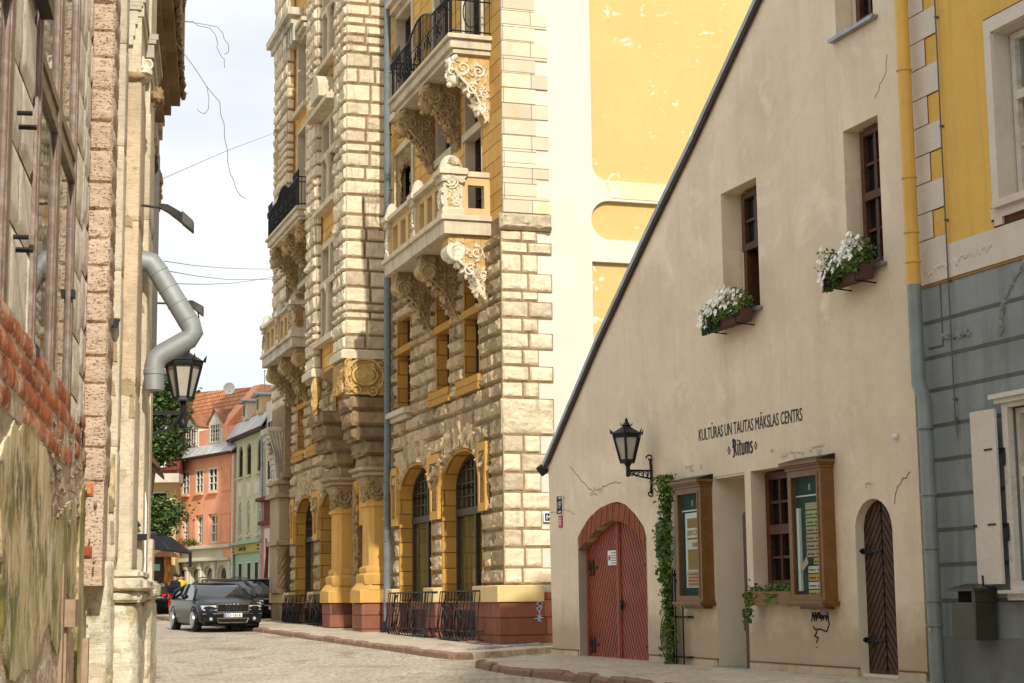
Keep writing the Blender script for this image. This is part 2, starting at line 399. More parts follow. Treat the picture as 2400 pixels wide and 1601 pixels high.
# ---------------------------------------------------------------- ground, paving, kerbs
def cobble_mat(name, c, c2, dark, sx, sy, edge=.07, bumpd=.03):
    t = NT(name); nz = t.noise(.35, 6, .6)
    v = t.mapping((sx, sy, 1)); e = t.voro(1, 'DISTANCE_TO_EDGE', v); cc = t.voro(1, 'F1', v, 'Color')
    col = t.mix(t.ramp(nz, [(.35, 0.), (.65, 1.)]), c2, c)
    sp = t.n.new('ShaderNodeSeparateColor'); t.lk(cc, sp.inputs[0])
    col = t.mix(t.math('MULTIPLY', sp.outputs[0], .6), col, mul(c, .62))
    col = t.mix(t.math('MULTIPLY', sp.outputs[1], .35), col, mul(c, 1.3))
    col = t.mix(t.ramp(e, [(0., .85), (edge, 0.)]), col, dark)
    col = t.mix(t.ramp(t.noise(1.1, 8, .7, t.mapping((1, .35, 1))), [(.54, 0.), (.64, .6)]), col, (.22, .14, .09)); col = t.mix(t.ramp(t.noise(.5, 6, .7, t.mapping((1, .3, 1))), [(.5, 0.), (.7, .45)]), col, mul(c, 1.35))
    nrm = t.bump(t.ramp(e, [(0., 0.), (edge*3, 1.)]), .9, bumpd); nrm = t.bump(t.noise(14, 4, .7), .4, .015, nrm)
    return t.done(col, .85, nrm)
M['cobble'] = cobble_mat('road_cobbles', (.56, .49, .38), (.45, .39, .29), (.20, .16, .11), 8.2, 6.2)
M['paving'] = cobble_mat('pavement_setts', (.56, .48, .36), (.45, .38, .27), (.30, .24, .17), 4.2, 6.5, .05, .015)
M['kerb'] = stone('red_granite_kerb', (.34, .18, .11), (.24, .17, .11), 6, .8, (.08, .04, .02), .75)
M['kerb_grey'] = stone('grey_kerb', (.30, .31, .31), (.2, .2, .2), 6, .6, (.08, .08, .08), .4)
m = MB(); ys = [-80, 0, 15, 25, 30]+[30+i*4 for i in range(1, 26)]+[250, 900]
m.v = [(x, y, gz(min(y, 130))) for y in ys for x in (-400, -30, 30, 400)]
for i in range(len(ys)-1):
    for j in range(3): m.f.append([i*4+j, i*4+j+1, i*4+j+5, i*4+j+4]); m.sm.append(False)
tag(m.build('road', M['cobble'], None, None, FW, recalc=False), kind='structure')

def strip(kerb, back, name, h=.11):
    """pavement sheet between a kerb polyline and a back polyline (same point count)"""
    m = MB(); n = len(kerb)
    top = [(x, y, gz(y)+h) for x, y in kerb]+[(x, y, gz(y)+h) for x, y in back]
    bot = [(x, y, gz(y)-.1) for x, y in kerb]+[(x, y, gz(y)-.1) for x, y in back]
    fs = []
    for i in range(n-1):
        fs += [(i, i+1, n+i+1, n+i), (2*n+i, 2*n+i+1, i+1, i), (3*n+i, 3*n+i+1, n+i+1, n+i)]
    fs += [(0, n, 3*n, 2*n), (n-1, 2*n-1, 4*n-1, 3*n-1)]
    m.add(top+bot, fs); return tag(m.build(name, M['paving'], None, None, FW), kind='structure')
K1 = [(-19, 84), (-11.8, 62), (-7.62, 50.9), (-5.6, 44.9), (-4.05, 40.3), (-2.78, 36.6), (-1.7, 33.2), (-1.12, 31.7)]
B1 = [(-13, 86), (-6.5, 62), (-3.2, 50.9), (-1.6, 44.9), (-.2, 40.3), (1.2, 37.0), (1.1, 34.6), (-.35, 32.3)]
strip(K1, B1, 'pavement')
K2 = [(-.52, 28.0), (-.08, 25.8), (.30, 24.7), (.68, 23.5), (1.03, 22.45), (2.9, 16), (7.5, 2)]
B2 = [(1.6, 31.6), (3.2, 28), (3.6, 26), (4.2, 24), (4.8, 22.5), (7, 16), (12, 2)]
strip(K2, B2, 'pavement')
def kerb(pts, name, mat, h=.13, w=.16, ln=.62, seed=0):
    m = MB(); rr = random.Random(seed)
    for (x0, y0), (x1, y1) in zip(pts[:-1], pts[1:]):
        L = math.hypot(x1-x0, y1-y0); n = max(1, round(L/ln)); ux, uy = (x1-x0)/L, (y1-y0)/L; nx, ny = uy, -ux
        for i in range(n):
            t0 = L*i/n+.012; t1 = L*(i+1)/n-.012; hh = h+rr.uniform(-.03, .012); a = -w/2+rr.uniform(-.025, .02)
            rings = []
            for t in [t0, t0+.05, (t0+t1)/2, t1-.05, t1]:
                k = .02 if t in (t0, t1) else 0
                px, py = x0+ux*t, y0+uy*t; z = gz(py); q = rr.uniform(-.008, .008)
                prof = [(a, -.1), (a+q, hh-.03-k), (a+.03, hh-k+q), (a+w-.03, hh-k), (a+w, hh-.03-k), (a+w, -.1)]
                rings.append([(px+nx*o, py+ny*o, z+dz) for o, dz in prof])
            m.loft(rings, True)
    return tag(m.build(name, mat, None, None, FW), kind='structure')
kerb([(x, y) for x, y in K1]+[(-.8, 31.5)], 'kerb', M['kerb'], .125, .17, .7, 1)
kerb([(-.55, 28.25)]+K2, 'kerb', M['kerb'], .125, .17, .6, 2)
kerb([(-.9, 33.0), (-.45, 33.55), (-.1, 34.35), (.5, 35.0), (1.4, 35.6)], 'gutter_stones', M['kerb_grey'], .15, .2, .42, 3)
kerb([(-1.15, 37.3), (-.72, 36.0), (-.5, 35.2)], 'kerb', M['kerb'], .16, .2, .6, 4)
# ---------------------------------------------------------------- helpers for facades
def window(th, s0, s1, z0, z1, o, cols=2, rows=3, fw=.07, bar=.03, mat='dark_wood', gl='glass', transom=None, tw=.09, arch=None, d=.07, name='window', k='o', parent=None, label=None):
    """frame with mullions (one mesh) and its pane (child). o = outer face of the glass plane"""
    f = MB(); p = MB()
    f.box(s0, s0+fw, o-.02, o+d, z0, z1); f.box(s1-fw, s1, o-.02, o+d, z0, z1)
    f.box(s0+fw, s1-fw, o-.02, o+d, z0, z0+fw); f.box(s0+fw, s1-fw, o-.02, o+d, z1-fw, z1)
    zs = [(z0+fw, z1-fw)]
    if transom: f.box(s0+fw, s1-fw, o-.02, o+d+.02, transom-tw/2, transom+tw/2); zs = [(z0+fw, transom-tw/2), (transom+tw/2, z1-fw)]
    if cols > 1:
        for i in range(1, cols):
            c = s0+(s1-s0)*i/cols; w = bar*(.9 if cols > 2 and i*2 != cols else 1.5)
            for a, b in zs: f.box(c-w/2, c+w/2, o-.02, o+d-.012, a, b)
    if rows > 1:
        tot = zs[-1][1]-zs[0][0]
        for a, b in zs:
            r = max(1, round(rows*(b-a)/tot))
            for i in range(1, r): zz = a+(b-a)*i/r; f.box(s0+fw, s1-fw, o-.02, o+d-.022, zz-bar/2, zz+bar/2)
    p.box(s0+fw*.5, s1-fw*.5, o-.035, o, z0+fw*.5, z1-fw*.5)
    fo = f.build(name, M[mat], th, parent, label=label); po = p.build('pane', M[gl], th, fo); return fo
def ell(cx, cz, a, b, t0, t1, n):
    return [(cx+a*math.cos(t0+(t1-t0)*i/n), cz+b*math.sin(t0+(t1-t0)*i/n)) for i in range(n+1)]
def arch_poly(s0, s1, z0, zs, rise, n=14):
    c = (s0+s1)/2; a = (s1-s0)/2
    return [(s0, z0), (s1, z0)]+ell(c, zs, a, rise, 0, math.pi, n)
def rect(s0, s1, z0, z1): return [(s0, z0), (s1, z0), (s1, z1), (s0, z1)]
def spiral(c, r, turns, k, plane_c, dirn=1, ph=0, n=26):
    """scroll on plane axis k at plane_c; c=(u,z)"""
    pts = []
    for i in range(n+1):
        t = i/n; rr = r*(1-t)**.8+.012; a = ph+dirn*turns*2*math.pi*t
        u, z = c[0]+rr*math.cos(a), c[1]+rr*math.sin(a)
        pts.append((plane_c, u, z) if k == 's' else (u, plane_c, z))
    return pts
def leaf(m, k, pc, c, ln, ang, w=.05, h=.03):
    """raised acanthus lobe on plane k"""
    d = (math.cos(ang), math.sin(ang)); q = (-d[1], d[0]); n = 6; sg = -1 if k == 's' else 1
    rings = []
    for i in range(n+1):
        t = i/n; ww = w*math.sin(math.pi*min(1, t*.9+.08))**.7; bend = .18*ln*t*t; cu, cz = c[0]+d[0]*ln*t+q[0]*bend, c[1]+d[1]*ln*t+q[1]*bend
        ring = []
        for e, hh in ((-1, -.01), (-.5, h*.8), (0, h*.45), (.5, h*.8), (1, -.01)):
            u, z = cu+q[0]*ww*e, cz+q[1]*ww*e
            ring.append((pc+sg*hh, u, z) if k == 's' else (u, pc+hh, z))
        rings.append(ring)
    m.loft(rings, True, True)
def ornament(m, k, pc, u0, u1, z0, z1, seed=0, den=1.0, r=.02):
    """dense carved foliage filling a rectangle of a plane"""
    rr = random.Random(seed); A = (u1-u0)*(z1-z0); sg = -1 if k == 's' else 1
    nsp = max(2, int(A*9*den))
    for i in range(nsp):
        c = (rr.uniform(u0, u1), z0+(z1-z0)*(i+.5)/nsp); R = min(.16, (u1-u0)*.45)*rr.uniform(.7, 1)
        c = (min(max(c[0], u0+R), u1-R), min(max(c[1], z0+R), z1-R))
        m.tube(spiral(c, R, 1.4, k, pc, rr.choice((-1, 1)), rr.uniform(0, 6)), r*1.25, 5, r*.7)
    for i in range(int(A*34*den)+3):
        L = rr.uniform(.08, .16); c = (rr.uniform(u0+.03, u1-.03), rr.uniform(z0+.03, z1-.12)); leaf(m, k, pc, c, L, rr.uniform(0, 6.28), rr.uniform(.022, .04), .035)
def rock_rows(m, zs, spans, face, pc, bulge, seed, cell=.07, lens=(.55, .95), gap=.014, rough=.5):
    """courses of rock-faced blocks; spans(za,zb)-> list of (u0,u1); face 'o' (street) or 's' (towards camera)"""
    rr = random.Random(seed)
    for za, zb in zip(zs[:-1], zs[1:]):
        for u0, u1 in spans(za, zb):
            L = u1-u0
            if L < .08: continue
            n = max(1, round(L/rr.uniform(*lens))); cuts = [0]+sorted(min(max((i+rr.uniform(-.18, .18))/n, .08), .92) for i in range(1, n))+[1]
            for a, b in zip(cuts[:-1], cuts[1:]):
                x0, x1 = u0+L*a+gap, u0+L*b-gap
                if x1-x0 < .05: continue
                bb = bulge*rr.uniform(.8, 1.2)
                if face == 'o': m.rock((x0, pc, za+gap), (1, 0, 0), (0, 0, 1), (0, 1, 0), x1-x0, zb-za-2*gap, bb, cell, rr.uniform(0, 90), .05, rough)
                else: m.rock((pc, x0, za+gap), (0, 1, 0), (0, 0, 1), (-1, 0, 0), x1-x0, zb-za-2*gap, bb, cell, rr.uniform(0, 90), .05, rough)
def subtract(spans, a, b):
    out = []
    for u0, u1 in spans:
        if b <= u0 or a >= u1: out.append((u0, u1)); continue
        if a > u0: out.append((u0, a))
        if b < u1: out.append((b, u1))
    return out

# ---------------------------------------------------------------- ornate yellow apartment building
Y = Thing('apartment_building', 'tall ornate yellow and rough stone building with balconies above arched shop windows', 'apartment building', FY)
H = 23.6
mir = lambda s: 24.2-s
arches = [(1.6, 4.77), (5.68, 8.76), (15.5, 18.56), (19.5, 22.55)]
openings = []      # rectangular (s0,s1,z0,z1,kind)
for a, b, z0, z1, kd in [(1.76, 2.95, 5.93, 8.6, 1), (4.1, 5.3, 5.93, 8.6, 1), (7.66, 9.05, 5.9, 8.28, 1),
                         (1.57, 2.87, 9.3, 12.5, 2), (3.97, 5.3, 9.3, 12.5, 2), (7.5, 9.3, 9.75, 12.7, 3),
                         (1.5, 2.9, 13.3, 16.8, 4), (4.0, 5.35, 13.3, 16.8, 4), (7.5, 9.15, 13.9, 16.4, 4),
                         (1.5, 2.9, 17.7, 20.0, 4), (4.0, 5.35, 17.7, 20.0, 4), (7.5, 9.15, 17.7, 20.0, 4)]:
    openings += [(a, b, z0, z1, kd), (mir(b), mir(a), z0, z1, kd)]
ZR = 9.15      # top of the rusticated storeys
holes_lo = [arch_poly(a, b, 1.0, 3.62, .78) for a, b in arches]+[rect(a, b, z0, z1) for a, b, z0, z1, k in openings if z1 < ZR]+[rect(11.95, 13.75, .15, 3.2)]
holes_hi = [rect(a, b, z0, z1) for a, b, z0, z1, k in openings if z1 > ZR]
m = MB(); m.wall(rect(0, 25.9, 1.03, ZR), [[(p[0], max(p[1], 1.05)) for p in h] for h in holes_lo], -.36, 0)
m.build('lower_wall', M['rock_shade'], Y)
m = MB(); m.wall(rect(0, 25.9, ZR+.002, H), holes_hi, -.36, 0); m.build('upper_wall', M['yellow'], Y)
m = MB(); m.box(.32, 25.88, -13, -.62, 0, H); m.box(-.1, 26.1, -13, .35, H, H+.4); m.build('core', M['side_white'], Y)

# side wall towards the camera: cream band with sunk yellow panels
def rc(o0, o1, z0, z1, r, c='lt lb'):
    """panel polygon, rounded at its left (o1) corners"""
    p = [(o0, z0)]
    p += [(o1-r+r*math.cos(t), z0+r+r*math.sin(t)) for t in [-math.pi/2+i*math.pi/12 for i in range(7)]] if 'lb' in c else [(o1, z0)]
    p += [(o1-r+r*math.cos(t), z1-r+r*math.sin(t)) for t in [i*math.pi/12 for i in range(7)]] if 'lt' in c else [(o1, z1)]
    return p+[(o0, z1)]
m = MB(); m.wall([(-13, 0), (-.36, 0), (-.36, H), (-13, H)], [rc(-12.8, -2.0, 10.0, 21, .36, 'lb'), rc(-12.8, -1.96, 8.70, 9.56, .42), rc(-12.8, -1.96, 2.0, 8.21, .3, '')], 0, .3, 's')
m.build('side_wall', M['side_white'], Y)
m = MB(); m.box(.12, .25, -12.9, -1.9, 1.9, 21.1); m.build('side_panel', M['side_yellow'], Y)
m = MB(); m.wall([(-12.9, 9.62), (-2.45, 9.62), (-2.3, 9.98), (-12.9, 9.98)], [], -.012, .05, 's')
M['stain'] = plaster('stained_band', (.74, .58, .36), .2, 2.5, .4, 22, (.84, .78, .66), .9)
m.build('stained_band', M['stain'], Y)
# flat quoins above, rock-faced quoins below
m = MB(); z = ZR+.02; rr = random.Random(4); i = 0
while z < H:
    h = rr.choice((.33, .36, .39, .31)); w = (1.0, .72)[i % 2]; m.box(-.03, .02, -w, .03, z+.006, z+h-.006); m.box(.02, (.95, .6)[i % 2]*0+.06, .0, .03, z+.006, z+h-.006); z += h; i += 1
m.build('flat_quoins', M['side_quoin'], Y)
zc = [1.38, 1.72, 2.13, 2.51, 2.90, 3.27, 3.67, 4.07, 4.45, 5.22, 5.56, 5.90, 6.25, 6.60, 6.91, 7.27, 7.48, 7.87, 8.28, 8.54, 8.78, 9.16]
m = MB(); bk = MB()
for i, (a, b) in enumerate(zip(zc[:-1], zc[1:])):
    big = b-a > .6; top = a > 8.7
    w = 1.04 if (i % 2 == 0 or big or top) else .72
    if b <= 4.46: w = 1.5 if i % 2 == 0 else .74
    if b <= 1.75: w = 1.5
    cut = [-w, .13] if (top or big) else ([-w, -.36-.0*i, .10] if i % 2 else [-w, -.50, .10])
    if w > 1.2: cut = [-w, -.95, -.30, .10]
    bk.box(-.022, -.001, -w+.004, .10, a, b)
    for c0, c1 in zip(cut[:-1], cut[1:]):
        m.rock((-.03, c0+.007, a+.009), (0, 1, 0), (0, 0, 1), (-1, 0, 0), c1-c0-.014, b-a-.018, .15 if top else (.11 if big else .06), .034, i*3.3+c0, .03, 1.0)
m.build('corner_quoins', M['rock_pale'], Y); bk.build('quoin_backing', M['rock_shade'], Y)

# street side rustication
def lo_spans(za, zb):
    zm = (za+zb)/2; sp = [(.02, 9.35), (9.75, 10.05), (15.2, 23.4)]
    if za < 1.3: return []
    for a, b, z0, z1, k in openings:
        if z1 < ZR and z0-.32 < zm < z1+.02: sp = subtract(sp, a-.06, b+.06)
    for a, b in arches:
        c, hw = (a+b)/2, (b-a)/2
        if zm < 3.62: sp = subtract(sp, a, b)
        t = (zm-3.45)/1.5
        if 0 < t < 1: w = (hw+.55)*math.sqrt(1-t*t); sp = subtract(sp, c-w, c+w)
    if 2.93 < zm < 4.42:
        for c in (1.4, 5.22, 9.05, 15.1, 19.03, 22.85): sp = subtract(sp, c-.34 if c != 5.22 else 4.6, c+.34 if c != 5.22 else 5.9)
    return sp
zs = [1.38, 1.72, 2.13, 2.51, 2.92, 3.27, 3.67, 4.07, 4.45, 4.86, 5.25, 5.60, 5.94, 6.27, 6.62, 6.96, 7.31, 7.52, 7.87, 8.22, 8.54, 8.80]
m = MB(); rock_rows(m, zs, lo_spans, 'o', .01, .12, 11, .05, (.5, 1.05), .012, .95)
for a, b in arches:      # voussoirs
    c, hw = (a+b)/2, (b-a)/2; N = 13; t0, t1 = math.radians(14), math.radians(166)
    for i in range(N):
        ta, tb = t0+(t1-t0)*i/N+.006, t0+(t1-t0)*(i+1)/N-.006; ro = .50 if i % 2 else .62
        def wp(x, y, ta=ta, tb=tb, c=c, hw=hw, ro=ro):
            t = ta+(tb-ta)*x/.34; r = y
            return (c+(hw+r)*math.cos(t), .02, 3.62+(.78+r*1.15)*math.sin(t)), (0, 1, 0)
        m.rock((0, 0, 0), (1, 0, 0), (0, 0, 1), (0, 1, 0), .34, ro, .15, .06, i+a*3, .03, .95, wp)
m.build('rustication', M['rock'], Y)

# plinth, ledges, reveals
m = MB(); lg = MB()
for a, b, o in [(-.17, 1.56, .24), (4.82, 5.64, .22), (8.80, 10.0, .2), (15.3, 15.46, .2), (18.60, 19.46, .22), (22.6, 25.95, .24)]:
    o0 = -.36
    m.box(a, b, (o0 if a > 0 else -.72), o, 0, 1.03 if a > 0 else 1.03)
    lg.bbox(a-.05, b+.05, (-.36 if a > 0 else -.70), o+.06, 1.03, 1.365, .02)
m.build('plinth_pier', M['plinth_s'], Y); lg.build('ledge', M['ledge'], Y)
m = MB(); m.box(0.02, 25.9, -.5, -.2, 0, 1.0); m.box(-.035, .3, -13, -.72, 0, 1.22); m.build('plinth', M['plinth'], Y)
bw = MB()
for a, b in arches: bw.box(a+.35, b-.35, -.22, -.185, .25, .85)
bw.build('basement_window', M['glass_dark'], Y)
# arch reveals lined in yellow render, with strap panels and carving between
m = MB()
for a, b in arches:
    outer = arch_poly(a-.02, b+.02, 1.02, 3.62, .80); inner = arch_poly(a+.03, b-.03, 1.03, 3.62, .75)
    n = len(outer)
    rings = [[(p[0], o, p[1]) for p in pl] for pl, o in ((outer, -.40), (outer, .06), (inner, .06), (inner, -.40))]
    m.loft(rings, False)
for a, b, z0, z1, k in openings:
    if k == 1:
        m.loft([[(p[0], o, p[1]) for p in pl] for pl, o in ((rect(a-.01, b+.01, z0-.01, z1+.01), -.4), (rect(a-.01, b+.01, z0-.01, z1+.01), .04), (rect(a+.04, b-.04, z0+.02, z1-.03), .04), (rect(a+.04, b-.04, z0+.02, z1-.03), -.4))], False)
        m.box(a-.1, b+.1, -.28, .07, 7.33, 7.50)
        if z1 > 8.5: m.box(a-.22, b+.30, .0, .16, z0-.33, z0-.002)
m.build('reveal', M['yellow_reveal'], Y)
def strap(m, pts, o, w=.07):
    n = len(pts); cx = sum(p[0] for p in pts)/n; cz = sum(p[1] for p in pts)/n
    inn = [(p[0]+(cx-p[0])*min(.45, w/max(.05, abs(cx-p[0]))), p[1]+(cz-p[1])*min(.3, w*1.8/max(.1, abs(cz-p[1])))) for p in pts]
    m.wall(pts, [inn], o, o+.09)
m = MB(); c = MB()
for s in (5.22, 19.0): strap(m, [(s-.34, 2.94), (s+.34, 2.94), (s+.37, 3.65), (s+.66, 4.0), (s+.5, 4.46), (s-.5, 4.46), (s-.66, 4.0), (s-.37, 3.65)], .05, .11); ornament(c, 'o', .08, s-.2, s+.2, 3.1, 4.35, 3, 2.6); c.box(s-.3, s+.3, .0, .06, 3.0, 4.42)
for s in (1.38, 9.07, 15.15, 22.85): strap(m, [(s-.27, 2.95), (s+.27, 2.95), (s+.27, 3.7), (s+.4, 4.05), (s+.3, 4.42), (s-.3, 4.42), (s-.3, 3.95), (s-.27, 3.7)], .05, .10); ornament(c, 'o', .08, s-.14, s+.14, 3.1, 4.3, int(s*7), 3); c.box(s-.22, s+.22, .0, .06, 3.0, 4.38)
m.build('strap_panel', M['yellow_plain'], Y); c.build('carved_panel', M['carve'], Y)

# shop windows in the arches
for a, b in arches:
    c, o, f = (a+b)/2, -.34, MB()
    f.box(a+.03, a+.12, o-.02, o+.07, 1.03, 3.7); f.box(b-.12, b-.03, o-.02, o+.07, 1.03, 3.7); f.box(c-.06, c+.06, o-.02, o+.08, 1.03, 4.34)
    f.box(a+.12, b-.12, o-.02, o+.1, 2.98, 3.14); f.box(a+.12, b-.12, o-.02, o+.08, 1.03, 1.14)
    f.loft([[(p[0], q, p[1]) for p in pl] for pl, q in ((ell(c, 3.62, (b-a)/2-.03, .75, 0, math.pi, 14), o-.02), (ell(c, 3.62, (b-a)/2-.03, .75, 0, math.pi, 14), o+.07), (ell(c, 3.62, (b-a)/2-.12, .66, 0, math.pi, 14), o+.07), (ell(c, 3.62, (b-a)/2-.12, .66, 0, math.pi, 14), o-.02))], True)
    for i in range(1, 8):
        if i == 4: continue
        s = a+.12+(b-a-.24)*i/8; top = 3.62+.70*math.sqrt(max(0, 1-((s-c)/((b-a)/2-.1))**2)); f.box(s-.018, s+.018, o-.02, o+.04, 3.14, top)
    for zz in (3.42, 3.72, 4.02):
        t = max(0, (zz-3.62)/.72); w = ((b-a)/2-.12)*math.sqrt(max(0, 1-t*t)); f.box(c-w, c+w, o-.02, o+.035, zz-.018, zz+.018)
    fo = f.build('shop_window', M['dark_wood'], Y)
    p = MB(); p.prism(arch_poly(a+.06, b-.06, 1.05, 3.62, .72), 'o', o-.05, o-.012); p.build('pane', M['glass_yellow'] if a < 10 else M['glass'], Y, fo)
for a, b, z0, z1, k in openings:
    if k == 1: window(Y, a+.04, b-.04, z0+.02, z1-.02, -.30, 2, 3, .07, .035, 'dark_wood', 'glass', 7.42, .16)
    elif k == 2: window(Y, a+.02, b-.02, z0, z1, -.30, 2, 4, .09, .04, 'dark_wood', 'glass', 11.5, .12)
    else: window(Y, a+.02, b-.02, z0, z1, -.30, 2, 3, .08, .04, 'dark_wood', 'glass', z0+(z1-z0)*.62, .1)
# window trims: pale surrounds, transoms, sills, hood moulds
m = MB(); c = MB()
for a, b, z0, z1, k in openings:
    if k == 2:
        m.box(a-.12, b+.12, -.2, .05, 11.42, 11.60)
        m.loft([[(p[0], o, p[1]) for p in pl] for pl, o in ((rect(a-.01, b+.01, z0, z1), -.34), (rect(a-.01, b+.01, z0, z1), .012), (rect(a+.03, b-.03, z0, z1-.03), .012), (rect(a+.03, b-.03, z0, z1-.03), -.34))], False)
    if k in (3, 4):
        m.wall(rect(a-.13, b+.13, z0-.1, z1+.13), [rect(a+.015, b-.015, z0+.01, z1-.01)], -.30, .05)
        if z0 > 13.5: m.bbox(a-.3, b+.3, 0, .28, z1+.32, z1+.46); m.bbox(a-.22, b+.22, 0, .18, z1+.14, z1+.3); m.bbox(a-.25, b+.25, 0, .2, z0-.3, z0-.12)
    if k == 3: ornament(c, 'o', -.02, a+.02, a+.4, z0, z1-.1, int(a), 2.6, .03); ornament(c, 'o', -.02, b-.5, b-.02, z0, z1-.1, int(a)+3, 2.6, .03); ornament(c, 'o', -.02, a+.02, b-.02, z1-.45, z1-.05, 5, 2.6, .03); c.box(a+.02, a+.36, -.16, -.03, z0, z1); c.box(b-.4, b-.02, -.16, -.03, z0, z1); c.box(a+.3, b-.4, -.16, -.03, z1-.42, z1)
for s0, s1 in ((7.45, 9.3), (14.9, 16.75)): m.bbox(s0, s1, .0, .30, 5.70, 5.84, .02); m.bbox(s0+.1, s1-.1, .0, .2, 5.58, 5.70, .02)
m.build('window_trim', M['trim'], Y); c.build('window_carving', M['carve'], Y)
M['turret'] = plaster('turret_stone', (.50, .37, .17), .2, 4, .3, 30, (.2, .14, .08), .8, (.2, .14, .08)); M['trim_brown'] = plaster('brown_stone_pilaster', (.40, .30, .17), .15, 2, .3, 30, (.18, .12, .07), .6, (.22, .15, .08))
M['carve_gold2'] = stone('carved_brown_stone', (.52, .38, .20), (.34, .235, .115), 5, .4, (.07, .04, .02), .8)
M['carve_gold'] = stone('carved_golden_stone', (.62, .42, .16), (.44, .28, .10), 5, .4, (.10, .055, .02), .7)
# ---------------------------------------------------------------- bay above the entrance
BS, BE, BO = 10.0, 15.2, 1.2
bz = [7.60, 7.99, 8.42, 8.62, 8.85, 9.28, 9.72, 10.07, 10.53, 10.86, 11.23, 11.77, 12.17, 12.54, 12.93, 13.19, 13.55, 13.94, 14.33, 14.83, 15.27, 15.69, 15.93, 16.19, 16.48, 16.72, 17.06, 17.45, 17.9, 18.3, 18.7, 19.1, 19.6, 20.1, 20.7, 21.3, 22, 22.8, 23.5]
bwin = [(11.75, 13.75, 8.38, 11.0), (11.75, 13.75, 12.2, 14.62), (11.75, 13.75, 16.35, 19.2)]
m = MB()
m.wall(rect(BS+.3, BE, 7.45, H), [rect(*w) for w in bwin], .62, 1.0); m.build('bay_front', M['yellow'], Y)
m = MB(); m.box(BS+.02, BS+.4, -.1, BO-.02, 7.45, H); m.box(BS+.4, BS+1.38, .62, BO-.02, 7.45, H); m.box(13.92, BE-.02, .62, BO-.02, 7.45, H); m.box(BE-.4, BE-.02, -.1, .61, 7.45, H); m.box(BS+.1, BE-.1, .0, .6, 7.1, 7.5)
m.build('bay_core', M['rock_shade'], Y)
m = MB()
rock_rows(m, bz, lambda a, b: [(.02, BO)], 's', BS, .06, 21, .04, (.42, .8), .012, .95)
rock_rows(m, bz, lambda a, b: [(1.0, BO)], 's', 13.9, .04, 22, .05, (.3, .3), .012, .6)
rock_rows(m, bz, lambda a, b: [(BS, BS+1.4), (13.9, BE)], 'o', BO-.01, .085, 23, .05, (.45, .8), .012, .95)
m.build('bay_quoins', M['rock_pale'], Y)
t = MB()
for a, b, z0, z1 in bwin:
    c = (a+b)/2
    t.wall(rect(a-.14, b+.14, z0-.05, z1+.14), [rect(a+.01, c-.09, z0+.03, z1-.03), rect(c+.09, b-.01, z0+.03, z1-.03)], .66, 1.05)
    tz = z0+(z1-z0)*.56 if z0 < 16 else 17.87
    t.box(a-.1, b+.1, .80, 1.09, tz, tz+.17)
    t.bbox(a-.28, b+.28, .98, 1.26, z0-.22, z0-.05, .02)
    t.lathe((c, 1.06, z0), [(.12, .0), (.12, .06), (.085, .12), (.075, tz-z0-.32), (.1, tz-z0-.26), (.15, tz-z0-.05), (.15, tz-z0)], 10)
    for p, q in ((a, c-.08), (c+.08, b)): window(Y, p, q, z0, z1, .74, 1, 2, .07, .04, 'dark_wood', 'glass', tz+.08, .14)
t.bbox(11.3, 14.2, 1.0, 1.45, 14.78, 14.95, .03); t.bbox(11.5, 14.0, 1.0, 1.3, 14.95, 15.08, .02)
t.loft([[(s, o, z) for s, z in ell(12.75, 15.08, .62, .72, 0, math.pi, 12)] for o in (1.0, 1.5)], True)
t.bbox(BS-.12, 11.5, 0, BO+.12, 7.36, 7.60, .05); t.bbox(13.8, BE+.1, .9, BO+.12, 7.36, 7.60, .05)
t.build('bay_trim', M['trim'], Y)
o_ = MB(); ornament(o_, 'o', 1.02, 11.8, 13.7, 11.05, 11.3, 3, 4, .02); ornament(o_, 'o', 1.02, 11.8, 13.7, 15.85, 16.1, 4, 4, .02); ornament(o_, 'o', 1.06, 11.62, 11.76, 8.4, 11, 6, 5, .015)
# cartouches on the bay foot
o_.box(BS-.04, BS+.1, .12, 1.18, 6.42, 7.36)
o_.lathe((BS-.09, .68, 6.92), [(.0, -.06), (.14, -.05), (.25, -.02), (.27, .06)], 18, 's'); 
for ph in (0,):
    o_.tube([(BS-.10, .68+.33*math.cos(a), 6.92+.25*math.sin(a)) for a in [i*math.pi/12 for i in range(25)]], .035, 6)
    o_.tube([(BS-.08, .68+.50*math.cos(a), 6.90+.46*math.sin(a)) for a in [i*math.pi/12 for i in range(25)]], .04, 6)
for q in (-1, 1):
    o_.tube(spiral((.68+q*.22, 6.52), .13, 1.3, 's', BS-.1, q, 0), .032, 6, .02); o_.tube(spiral((.68+q*.42, 7.22), .12, 1.3, 's', BS-.1, -q, 2), .032, 6, .02)
    o_.tube(spiral((.68+q*.46, 6.72), .1, 1.3, 's', BS-.08, q, 2), .025, 6, .02)
    for i in range(7): leaf(o_, 's', BS-.05, (.68+q*(.12+.06*i), 7.12-.03*i), .2, 1.57-q*.12*i, .04, .05)
    for i in range(6): leaf(o_, 's', BS-.05, (.68+q*(.1+.07*i), 6.62), .18, -1.57+q*.16*i, .04, .05)
o_.box(10.2, 11.3, 1.1, 1.24, 6.5, 7.3); ornament(o_, 'o', 1.24, 10.25, 11.3, 6.5, 7.3, 8, 1.6)
o_.blob((10.0, 1.12, 7.1), (.13, .12, .3), 1, .5, 4); o_.blob((13.9, 1.16, 7.0), (.14, .14, .42), 2, .5, 4)
for i in range(4): o_.blob((13.95+.1*i, 1.2-.05*i, 6.6-.14*i), (.12, .1, .2), i, .6, 4)
o_.build('bay_carving', M['carve_gold'], Y)
